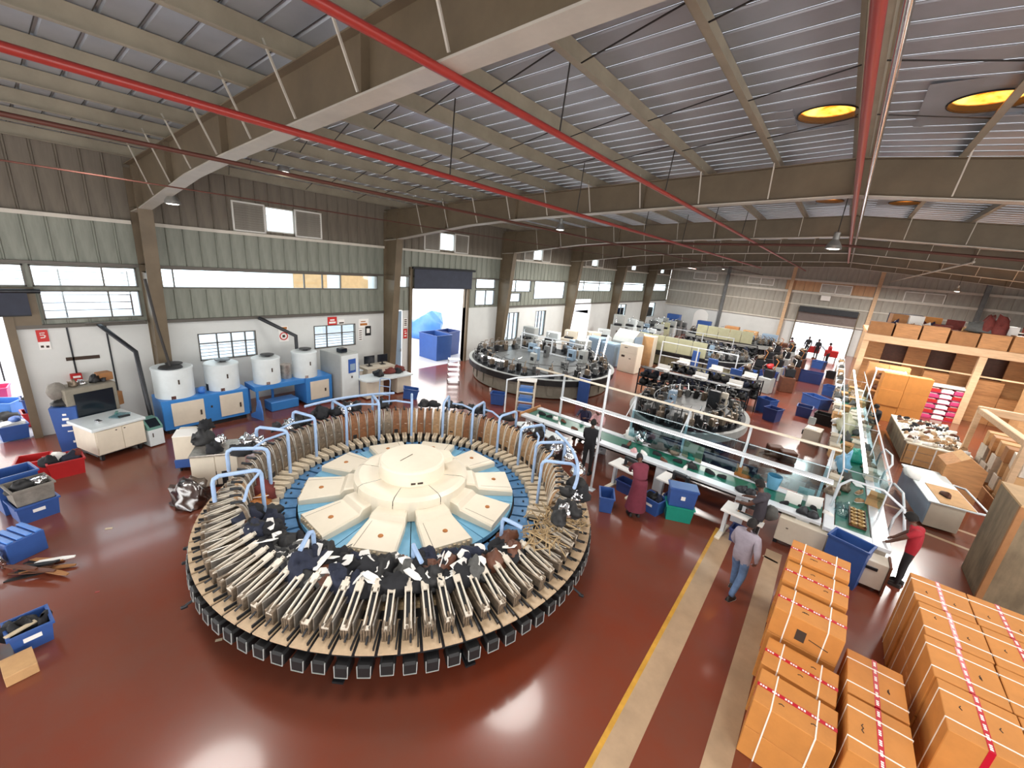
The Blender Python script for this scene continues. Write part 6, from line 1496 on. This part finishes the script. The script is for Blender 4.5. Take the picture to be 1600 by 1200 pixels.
# flat crate with gold content
t = thing('open_crate', 'grey crate with gold content and black handle beside the plywood crate', 'crate', (4.35, 13.9, 0), .2); MB(m_greym).box(0, .7, 0, .05, 0, .8).box(0, .7, .75, .8, 0, .8).box(0, .05, .05, .75, 0, .8).box(.65, .7, .05, .75, 0, .8).build('sides', t); MB(m_leather).box(.08, .62, -.02, 0, .1, .7, .01).build('gold_panel', t); MB(m_black).tube([(.2, .4, .85), (.5, .4, .85)], .04, 8).build('handle', t)
# goods cage: timber frame full of tan packets
t = thing('goods_cage', 'tall timber frame cage full of tan packets behind the plywood crate', 'cage', (5.0, 17.4, 0), .05)
MB(m_woodp).box(-.05, 3.6, 4.0, 4.2, 2.3, 2.55, .02).build('top_beam', t); MB(m_woodp).box(-.05, .15, 0, 4.2, 2.3, 2.5, .02).build('side_beam', t); MB(m_wood).box(-.02, .02, 0, 4.1, .1, .5).build('side_board', t)
for x, y in ((0, 0), (0, 4.05), (3.45, 4.05)): MB(m_woodp).box(x - .06, x + .08, y - .06, y + .08, 0, 2.4).build('post', t)
q = random.Random(41)
for i in range(72):
    x, y, z = .35 + (i % 3) * .55 + q.uniform(-.06, .06), .3 + (i // 3 % 6) * .62, (i // 18) * .47
    mm, nm = q.choice([(m_cartonp, 'pale tan'), (m_cartond, 'brown'), (m_wood, 'orange tan'), (m_bone, 'ivory')])
    lb = '%s packet in the timber cage, %s' % (nm, ('floor layer', 'second layer', 'third layer', 'top layer')[i // 18])
    carton(lb, Vector((5.0 + x, 17.4 + y, z)), q.uniform(-.2, .2), .5, .42, .46, mm, lb)
# plywood crate
t = thing('plywood_crate', 'tall grey plywood crate with brown corner strip and pale lid', 'crate', (3.76, 12.05, 0), 0)
MB(m_ply).box(0, 1.7, 0, 1.35, 0, 2.26, .004).build('body', t); MB(m_plytop).box(-.01, 1.71, -.01, 1.36, 2.26, 2.30).build('lid', t); MB(m_cartond).box(-.008, .09, -.012, .0, 0, 2.26).box(-.012, -.0, -.008, .06, 0, 2.26).build('corner_strip', t)
MB(m_ink).at((.9, -.003, 1.0), .0, pi / 2, 0).prism([(-.09, 0), (0, -.09), (.09, 0), (0, .09)], 0, .004).build('diamond_mark', t)
# strapped export cartons
def strapped(lab, loc, rz, l, w, h, seed=0, marks=True):
    q = random.Random(seed)
    key = 'strapped_%d_%d_%d' % (l * 100, w * 100, h * 100)
    t = link('strapped_carton', shared(key, lambda: MB(m_carton).box(-l / 2, l / 2, -w / 2, w / 2, 0, h, .008)), None, loc, rz, label=lab, cat='box')
    def tape():
        mb = MB(m_tape); e = .003
        mb.box(-l / 2 - e, l / 2 + e, -.028, .028, h, h + e).box(-l / 2 - e, -l / 2, -.028, .028, h * .55, h).box(l / 2, l / 2 + e, -.028, .028, h * .55, h); return mb
    tp = link('red_tape', shared(key + 'tape', tape), t)
    def print_():
        mb = MB(m_white)
        n = int(l / .13)
        for i in range(n):
            x = -l / 2 + (i + .5) * l / n
            for j in range(3): mb.box(x - .045 + j * .03, x - .024 + j * .03, -.014, .014, h + .003, h + .0045)
        return mb
    link('tape_print', shared(key + 'print', print_), tp, kind='stuff')
    for s in (-1, 1):
        def strap():
            mb = MB(m_strap); e = .006; x = s * l * .27
            return mb.box(x - .008, x + .008, -w / 2 - e, w / 2 + e, h, h + e).box(x - .008, x + .008, -w / 2 - e, -w / 2, 0, h).box(x - .008, x + .008, w / 2, w / 2 + e, 0, h)
        link('strap', shared(key + 'strap%d' % s, strap), t)
    if marks:
        mk = MB(m_ink)
        for i in range(2): x, y = q.uniform(-.2, .25) * l, q.choice([-.22, .25]) * w; mk.tube([(x - .03, y, h + .002), (x, y + .02, h + .002), (x + .03, y + .005, h + .002)], .006, 4)
        mk.build('ink_mark', t)
    return t
# stack by the stripe (three steps up, two in front)
za = 1.42
A = [((.80, 8.34, 0), 3, .50, 'far'), ((.79, 7.66, 0), 3, .48, 'middle'), ((.78, 6.95, 0), 3, .46, 'near')]
for (x, y, _), n, h, nm in A:
    for k in range(n):
        t_ = strapped('strapped orange carton in the stack by the floor stripe, %s pile, %s' % (nm, ('on the floor', 'second layer', 'topmost')[k]), Vector((x, y, k * h)), -.04, .86, .64, h - .004, k + int(y * 10), k == n - 1)
        if nm == 'near' and k > 0:
            MB(m_ink).box(-.10, .02, -.326, -.321, .1, .28).build('stencil', t_); MB(m_ink).tube([(.06, -.324, .2), (.3, -.324, .16)], .006, 4).build('ink_line', t_)
for k in range(2): strapped('strapped orange carton in front of the near pile, %s' % ('on the floor', 'topmost')[k], Vector((.80, 6.22, k * .46)), -.05, .86, .6, .456, k + 60, k == 1)
for k in range(2): strapped('strapped orange carton beside the lowest front pile, %s' % ('on the floor', 'topmost')[k], Vector((1.62, 6.62, k * .5)), radians(90), .86, .62, .496, k + 70, k == 1)
for k in range(2): strapped('strapped orange carton at the picture bottom between the stacks, %s' % ('on the floor', 'topmost')[k], Vector((1.62, 5.72, k * .5)), radians(90), .86, .62, .496, k + 80, k == 1)
for k in range(2): strapped('strapped orange carton at the picture bottom by the stripe, %s' % ('on the floor', 'topmost')[k], Vector((.80, 5.55, k * .46)), -.03, .86, .6, .456, k + 90, k == 1)
# block of cartons
for i in range(4):
    for j in range(4):
        for k in range(2):
            if k == 0 and i > 0 and j > 0: continue
            strapped('strapped orange carton in the big block, %s layer, %s column, %s row' % (('lower', 'upper')[k], ('first', 'second', 'third', 'fourth')[i], ('far', 'second', 'third', 'near')[j]), Vector((2.43 + i * .70 + (.02 if j % 2 else 0), 8.86 - j * .85, k * .715)), radians(90) + .01 * ((i + j) % 3 - 1), .83, .685, .71, i * 7 + j * 3 + k, k == 1)
# ---------------------------------------------------------------- people
def person_mesh(J, mats, hands, key):
    """J: joints {name: (x, y, z)}; one continuous skinned surface, facing +y. mats: bone -> material"""
    bones = [('pelvis', 'waist'), ('waist', 'chest'), ('chest', 'neck'), ('neck', 'head'), ('chest', 'shl'), ('shl', 'ell'), ('ell', 'wrl'), ('wrl', 'hal'), ('chest', 'shr'), ('shr', 'elr'), ('elr', 'wrr'), ('wrr', 'har'),
             ('pelvis', 'hil'), ('hil', 'knl'), ('knl', 'anl'), ('anl', 'tol'), ('pelvis', 'hir'), ('hir', 'knr'), ('knr', 'anr'), ('anr', 'tor')]
    rad = {'pelvis': (.155, .115), 'waist': (.145, .105), 'chest': (.165, .12), 'neck': (.055, .055), 'head': (.05, .05), 'shl': (.075, .07), 'shr': (.075, .07), 'ell': (.047, .047), 'elr': (.047, .047), 'wrl': (.032, .03), 'wrr': (.032, .03), 'hal': (.04, .02), 'har': (.04, .02),
           'hil': (.095, .095), 'hir': (.095, .095), 'knl': (.065, .065), 'knr': (.065, .065), 'anl': (.045, .045), 'anr': (.045, .045), 'tol': (.042, .03), 'tor': (.042, .03)}
    rad.update(J.get('_rad', {}))
    names = [n for n in rad if n in J]
    idx = {n: i for i, n in enumerate(names)}
    vs = [J[n] for n in names]; es = [(idx[a], idx[b]) for a, b in bones if a in idx and b in idx]; rr = [rad[n] for n in names]
    roots = [idx['pelvis']]
    ebone = [b for a, b in bones if a in idx and b in idx]
    # five fingers a hand, each its own short chain rooted in the palm
    for side in hands:
        w, h = Vector(J['wr' + side]), Vector(J['ha' + side]); d = (h - w).normalized()
        u = d.cross(Vector((0, 0, 1)));
        if u.length < .1: u = Vector((1, 0, 0))
        u.normalize(); dn = u.cross(d)
        for k, (off, ln) in enumerate(((-.03, .065), (-.01, .078), (.01, .072), (.03, .055))):
            p = h + u * off - d * .01; b0 = len(vs)
            vs += [p[:], (p + d * ln * .5 + dn * -.004)[:], (p + d * ln * .85 - dn * .022)[:]]; rr += [(.009, .009), (.0085, .0085), (.007, .007)]; es += [(b0, b0 + 1), (b0 + 1, b0 + 2)]; roots.append(b0)
        s = -1 if side == 'l' else 1
        p = w + d * .03 + u * s * -.02; b0 = len(vs)
        vs += [p[:], (p + d * .03 + u * s * -.035)[:], (p + d * .06 + u * s * -.042)[:]]; rr += [(.011, .011), (.01, .01), (.008, .008)]; es += [(b0, b0 + 1), (b0 + 1, b0 + 2)]; roots.append(b0)
    me = bpy.data.meshes.new('tmp'); me.from_pydata(vs, es, []); ob = bpy.data.objects.new('tmp', me); COL.objects.link(ob)
    sk = ob.modifiers.new('skin', 'SKIN'); sk.use_smooth_shade = True
    if not me.skin_vertices: 
        bm = bmesh.new(); bm.from_mesh(me); bm.verts.layers.skin.verify(); bm.to_mesh(me); bm.free()
    for i, v in enumerate(me.skin_vertices[0].data): v.radius = rr[i]; v.use_root = i in roots
    ss = ob.modifiers.new('sub', 'SUBSURF'); ss.levels = 2; ss.render_levels = 2
    dg = bpy.context.evaluated_depsgraph_get(); dg.update()
    out = bpy.data.meshes.new_from_object(ob.evaluated_get(dg)); bpy.data.objects.remove(ob); bpy.data.meshes.remove(me)
    # head: shaped ellipsoid with brow, nose, chin and ears, joined to the body
    bm = bmesh.new(); bm.from_mesh(out); bm.verts.ensure_lookup_table()
    nb = len(bm.faces)
    hd = Vector(J['head']); F = Vector(J.get('_face', (0, 1, 0))).normalized(); U = (hd - Vector(J['neck'])).normalized() if not '_up' in J else Vector(J['_up']).normalized()
    F = (F - U * F.dot(U)).normalized(); Rt = F.cross(U)
    c = hd + U * .055; nu, nv = 20, 14; ring = []
    for i in range(nv + 1):
        ph = pi * i / nv; row = []
        for j in range(nu):
            t_ = 2 * pi * j / nu; x, y, z = sin(ph) * cos(t_), sin(ph) * sin(t_), cos(ph)
            px, py, pz = x * .076, y * .096, z * .118
            if z < -.1: px *= 1 + .28 * z * (1 if True else 0); py *= 1 + .12 * z
            if y > .9 and -.35 < z < .1: py += .022 * (1 - abs(z + .15) / .3)
            if y > .6 and .1 < z < .35: py += .006
            if y > .8 and -.75 < z < -.55: py += .006
            if abs(x) > .95 and -.3 < z < .25: px *= 1.14
            row.append(bm.verts.new(c + Rt * px + F * py + U * pz))
        ring.append(row)
    for i in range(nv):
        for j in range(nu):
            try: bm.faces.new((ring[i][j], ring[i + 1][j], ring[i + 1][(j + 1) % nu], ring[i][(j + 1) % nu]))
            except ValueError: pass
    bmesh.ops.remove_doubles(bm, verts=[v for r_ in (ring[0], ring[-1]) for v in r_], dist=.0005)
    # cloth and skin by nearest bone
    mlist = []; 
    def mi(m_):
        if m_ not in mlist: mlist.append(m_)
        return mlist.index(m_)
    segs = [(Vector(J[a]), Vector(J[b]), b) for a, b in bones if a in J and b in J]
    bm.faces.ensure_lookup_table()
    for k, f in enumerate(bm.faces):
        f.smooth = True
        if k >= nb: f.material_index = mi(m_skin); continue
        p = f.calc_center_median(); best = None
        for a, b, nm in segs:
            d = b - a; t_ = max(0, min(1, (p - a).dot(d) / d.length_squared)); q = (p - a - d * t_).length / max(.03, rad[nm][0])
            if best is None or q < best[0]: best = (q, nm, t_)
        mm = mats(best[1], best[2], p); f.material_index = mi(mm)
    out.materials.clear(); bm.to_mesh(out); bm.free()
    for m_ in mlist: out.materials.append(m_)
    out.name = key
    hair = MB(m_hair); nu, nv = 18, 9; vs = []
    for i in range(nv + 1):
        ph = pi * .62 * i / nv
        for j in range(nu):
            t_ = 2 * pi * j / nu; x, y, z = sin(ph) * cos(t_), sin(ph) * sin(t_), cos(ph)
            lim = 1.0 if y < .25 else max(.0, 1 - (y - .25) * 1.1)
            zz = z if z > 1 - 1.7 * lim else 1 - 1.7 * lim
            k = J.get('_hair', 1.09) + .012 * (((i * 7 + j * 5) % 5) / 5)
            vs.append((c + Rt * x * .078 * k + F * (y * .097 * k - .006) + U * zz * .12 * k)[:])
    hair.add(vs, [(i * nu + j, (i + 1) * nu + j, (i + 1) * nu + (j + 1) % nu, i * nu + (j + 1) % nu) for i in range(nv) for j in range(nu)], True)
    eyes = MB(m_eye)
    for s in (-1, 1): eyes.blob((c + Rt * s * .03 + F * .085 + U * .012)[:], (.011, .011, .009), 1, 0, 8, 6)
    eyes.use(m_hair)
    for s in (-1, 1): eyes.blob((c + Rt * s * .03 + F * .094 + U * .012)[:], (.005, .005, .005), 1, 0, 6, 4)
    eyes.use(m_cloth_r).blob((c + F * .092 - U * .056)[:], (.022, .008, .007), 1, 0, 8, 5)
    return out, hair, eyes
def person(lab, loc, rz, J, mats, hands=('l', 'r'), shoes=True, hairm=None, sc=1.0):
    out, hair, eyes = person_mesh(J, mats, hands, 'person_body')
    t = link('person', out, None, loc, rz, label=lab, cat='person'); t.scale = (sc, sc, sc)
    if hairm: hair.mats[0] = hairm
    hair.build('scarf' if hairm else 'hair', t); eyes.build('face_features', t)
    if shoes:
        for s in ('l', 'r'):
            a, b = Vector(J['an' + s]), Vector(J['to' + s]); d = b - a
            o = link('shoe', shared('shoe_worn', lambda: shoe_mb(m_shoe, m_white)), t, (a + d * .35 + Vector((0, 0, 0)))[:], atan2(d.y, d.x))
            o.location.z = min(a.z, b.z) - .062; o.scale = (1.0, 1.15, 1.05)
    return t
def base_pose():
    return {'pelvis': (0, 0, .95), 'waist': (0, .0, 1.12), 'chest': (0, .0, 1.33), 'neck': (0, .01, 1.50), 'head': (0, .03, 1.60),
            'shl': (-.19, 0, 1.42), 'ell': (-.25, -.02, 1.13), 'wrl': (-.26, .06, .90), 'hal': (-.26, .08, .83), 'shr': (.19, 0, 1.42), 'elr': (.25, -.02, 1.13), 'wrr': (.26, .06, .90), 'har': (.26, .08, .83),
            'hil': (-.095, 0, .90), 'knl': (-.105, .02, .50), 'anl': (-.11, 0, .08), 'tol': (-.125, .15, .035), 'hir': (.095, 0, .90), 'knr': (.105, .02, .50), 'anr': (.11, 0, .08), 'tor': (.125, .15, .035)}
def dress(top, bottom, sleeve=.9, short=False, hem=.88):
    def f(b, t_, p):
        if b in ('hal', 'har') or b in ('head',) : return m_skin
        if b == 'neck': return m_skin if t_ > .75 else top
        if b in ('wrl', 'wrr'): return m_skin if (short or t_ > sleeve) else top
        if b in ('ell', 'elr'): return m_skin if (short and t_ > .55) else top
        if b in ('waist', 'chest', 'shl', 'shr'): return top
        if b in ('hil', 'hir', 'knl', 'knr') and p.z > hem: return top
        if b in ('tol', 'tor'): return m_shoe
        return bottom
    return f
# walking man in the grey lilac sweater
J = base_pose(); J.update({'knl': (-.10, .16, .52), 'anl': (-.10, .20, .09), 'tol': (-.12, .35, .04), 'knr': (.10, .02, .50), 'anr': (.09, -.22, .12), 'tor': (.10, -.09, .04), 'elr': (.29, -.08, 1.14), 'wrr': (.27, .02, .92), 'har': (.24, .05, .86), 'ell': (-.27, .06, 1.15), 'wrl': (-.24, .2, .98), 'hal': (-.22, .25, .93), '_rad': {'chest': (.19, .14), 'waist': (.18, .135), 'pelvis': (.165, .125), 'shl': (.09, .085), 'shr': (.09, .085), 'ell': (.062, .06), 'elr': (.062, .06), 'knl': (.082, .08), 'knr': (.082, .08), 'anl': (.062, .06), 'anr': (.062, .06)}})
person('man in grey lilac sweater and blue jeans walking up the striped lane, seen from behind', G(1142, 926), radians(-18), J, dress(m_sweater, m_jeans, hem=.82), sc=.97)
# man in charcoal tee working at the white table
J = base_pose(); J.update({'elr': (.28, .16, 1.2), 'wrr': (.16, .40, 1.16), 'har': (.13, .47, 1.15), 'ell': (-.26, .18, 1.18), 'wrl': (-.2, .42, 1.1), 'hal': (-.19, .49, 1.08), 'chest': (0, .06, 1.33), 'neck': (0, .10, 1.49), 'head': (0, .14, 1.59), '_face': (.1, 1, -.35)})
t = person('man in charcoal tee and dark trousers reaching over the white sewing table', (-.28, 10.25, 0), radians(72), J, dress(m_darktee, m_blacktr, short=True))
bp = MB(m_cloth_g).blob((.22, -.12, 1.0), (.13, .17, .2), 5, .2, 12, 9).build('waist_bag', loc=t.location, rz=t.rotation_euler.z, label='grey bundle slung at the hip of the charcoal shirted worker', cat='bag')
# man in red tee at the conveyor end
J = base_pose(); J.update({'elr': (.25, .2, 1.18), 'wrr': (.18, .36, .96), 'har': (.16, .42, .92), 'ell': (-.25, .2, 1.18), 'wrl': (-.18, .36, .96), 'hal': (-.16, .42, .92), 'chest': (0, .07, 1.32), 'neck': (0, .12, 1.48), 'head': (0, .17, 1.57), '_face': (0, 1, -.4), '_hair': 1.2, '_rad': {'chest': (.175, .13), 'waist': (.165, .125)}})
person('man in red tee and black trousers leaning on the conveyor end', (2.45, 11.35, 0), radians(72), J, dress(m_redtee, m_blacktr, short=True), sc=.97)
# woman in maroon bending over the first sewing table
J = base_pose(); J.update({'waist': (0, .07, 1.10), 'chest': (0, .2, 1.26), 'neck': (0, .30, 1.38), 'head': (0, .38, 1.44), 'shl': (-.17, .22, 1.33), 'shr': (.17, .22, 1.33), 'ell': (-.2, .40, 1.12), 'wrl': (-.12, .58, .98), 'hal': (-.1, .64, .95), 'elr': (.2, .40, 1.12), 'wrr': (.12, .58, .98), 'har': (.1, .64, .95), '_face': (0, 1, -.9), '_rad': {'pelvis': (.17, .15), 'waist': (.155, .125), 'hil': (.115, .115), 'hir': (.115, .115), 'knl': (.095, .09), 'knr': (.095, .09)}})
wm = person('woman in maroon dress and dark scarf bending over a sewing table', G(990, 805), radians(35), J, dress(m_maroon, m_maroon), hairm=m_cloth_k, sc=.98)
sk_ = MB(m_maroon)
for i_ in range(1): sk_.lathe([(.165, 1.10), (.19, .98), (.20, .80), (.235, .5), (.27, .22), (.255, .22), (.2, .75)], 22, cap=False)
sk_.build('skirt', wm)
# man in black by the near rail
J = base_pose(); J.update({'elr': (.24, .12, 1.15), 'wrr': (.18, .34, 1.05), 'har': (.17, .41, 1.03), 'ell': (-.24, .10, 1.14), 'wrl': (-.2, .3, 1.0), 'hal': (-.19, .37, .98), '_rad': {'chest': (.18, .13), 'waist': (.175, .13), 'pelvis': (.17, .13)}})
person('man dressed in black standing at the near rail behind the lone pole', G(917, 738) + Vector((0, -.1, 0)), radians(8), J, dress(m_cloth_k, m_blacktr))
# two seated workers across the belt
def seated(): 
    J = base_pose(); dz = -.42
    for k in list(J): J[k] = (J[k][0], J[k][1], J[k][2] + dz)
    J.update({'knl': (-.12, .40, .50), 'anl': (-.12, .38, .08), 'tol': (-.13, .52, .035), 'knr': (.12, .40, .50), 'anr': (.12, .38, .08), 'tor': (.13, .52, .035), 'ell': (-.26, .14, .78), 'wrl': (-.15, .36, .86), 'hal': (-.13, .42, .87), 'elr': (.26, .14, .78), 'wrr': (.15, .36, .86), 'har': (.13, .42, .87), 'chest': (0, .05, .91), 'neck': (0, .09, 1.07), 'head': (0, .14, 1.16), '_face': (0, 1, -.5)})
    return J
def stool(p, lab):
    t = thing('stool', lab, 'stool', p)
    MB(m_wood).lathe([(.001, .38), (.17, .38), (.17, .42), (.001, .42)], 16).build('seat', t)
    for k in range(3): a = 2 * pi * k / 3; MB(m_dark).tube([(.12 * cos(a), .12 * sin(a), .38), (.17 * cos(a), .17 * sin(a), 0)], .015, 6).build('leg', t)
pa = Vector((-6.35, 13.05, 0)); pb = Vector((-5.75, 13.0, 0))
person('seated woman in violet top with dark cap behind the green belt', pa, pi + .1, seated(), dress(m_navy, m_blacktr, hem=.56), hairm=m_cloth_n); stool(pa, 'stool under the seated woman in violet')
person('seated woman in pink scarf behind the green belt', pb, pi - .1, seated(), dress(m_pinkc, m_maroon, hem=.56), hairm=m_pinkc); stool(pb, 'stool under the seated woman in pink scarf')
pc = Vector((2.55, 24.2, 0)); person('seated person in black between aisle conveyor and shoe table', pc, radians(80), seated(), dress(m_cloth_k, m_blacktr, hem=.56)); stool(pc, 'stool under the seated person in black')
# far figures at the bright doorway
J = base_pose(); J.update({'knl': (-.10, .14, .52), 'anl': (-.10, .16, .09), 'tol': (-.12, .3, .04), 'anr': (.09, -.2, .1), 'tor': (.1, -.06, .04)})
person('small dark figure walking in the bright end doorway', (-1.5, 47.5, 0), 2.9, J, dress(m_cloth_k, m_blacktr)); person('second small dark figure beside the bright end doorway', (-.7, 46.4, 0), 2.6, base_pose(), dress(m_cloth_k, m_blacktr))
person('person in brown top standing by the machines near the end doorway', (-2.6, 44.2, 0), 1.2, base_pose(), dress(m_cloth_r, m_blacktr)); person('person in red top by the conveyor end near the doorway', (.2, 44.5, 0), 2.0, base_pose(), dress(m_red, m_blacktr))
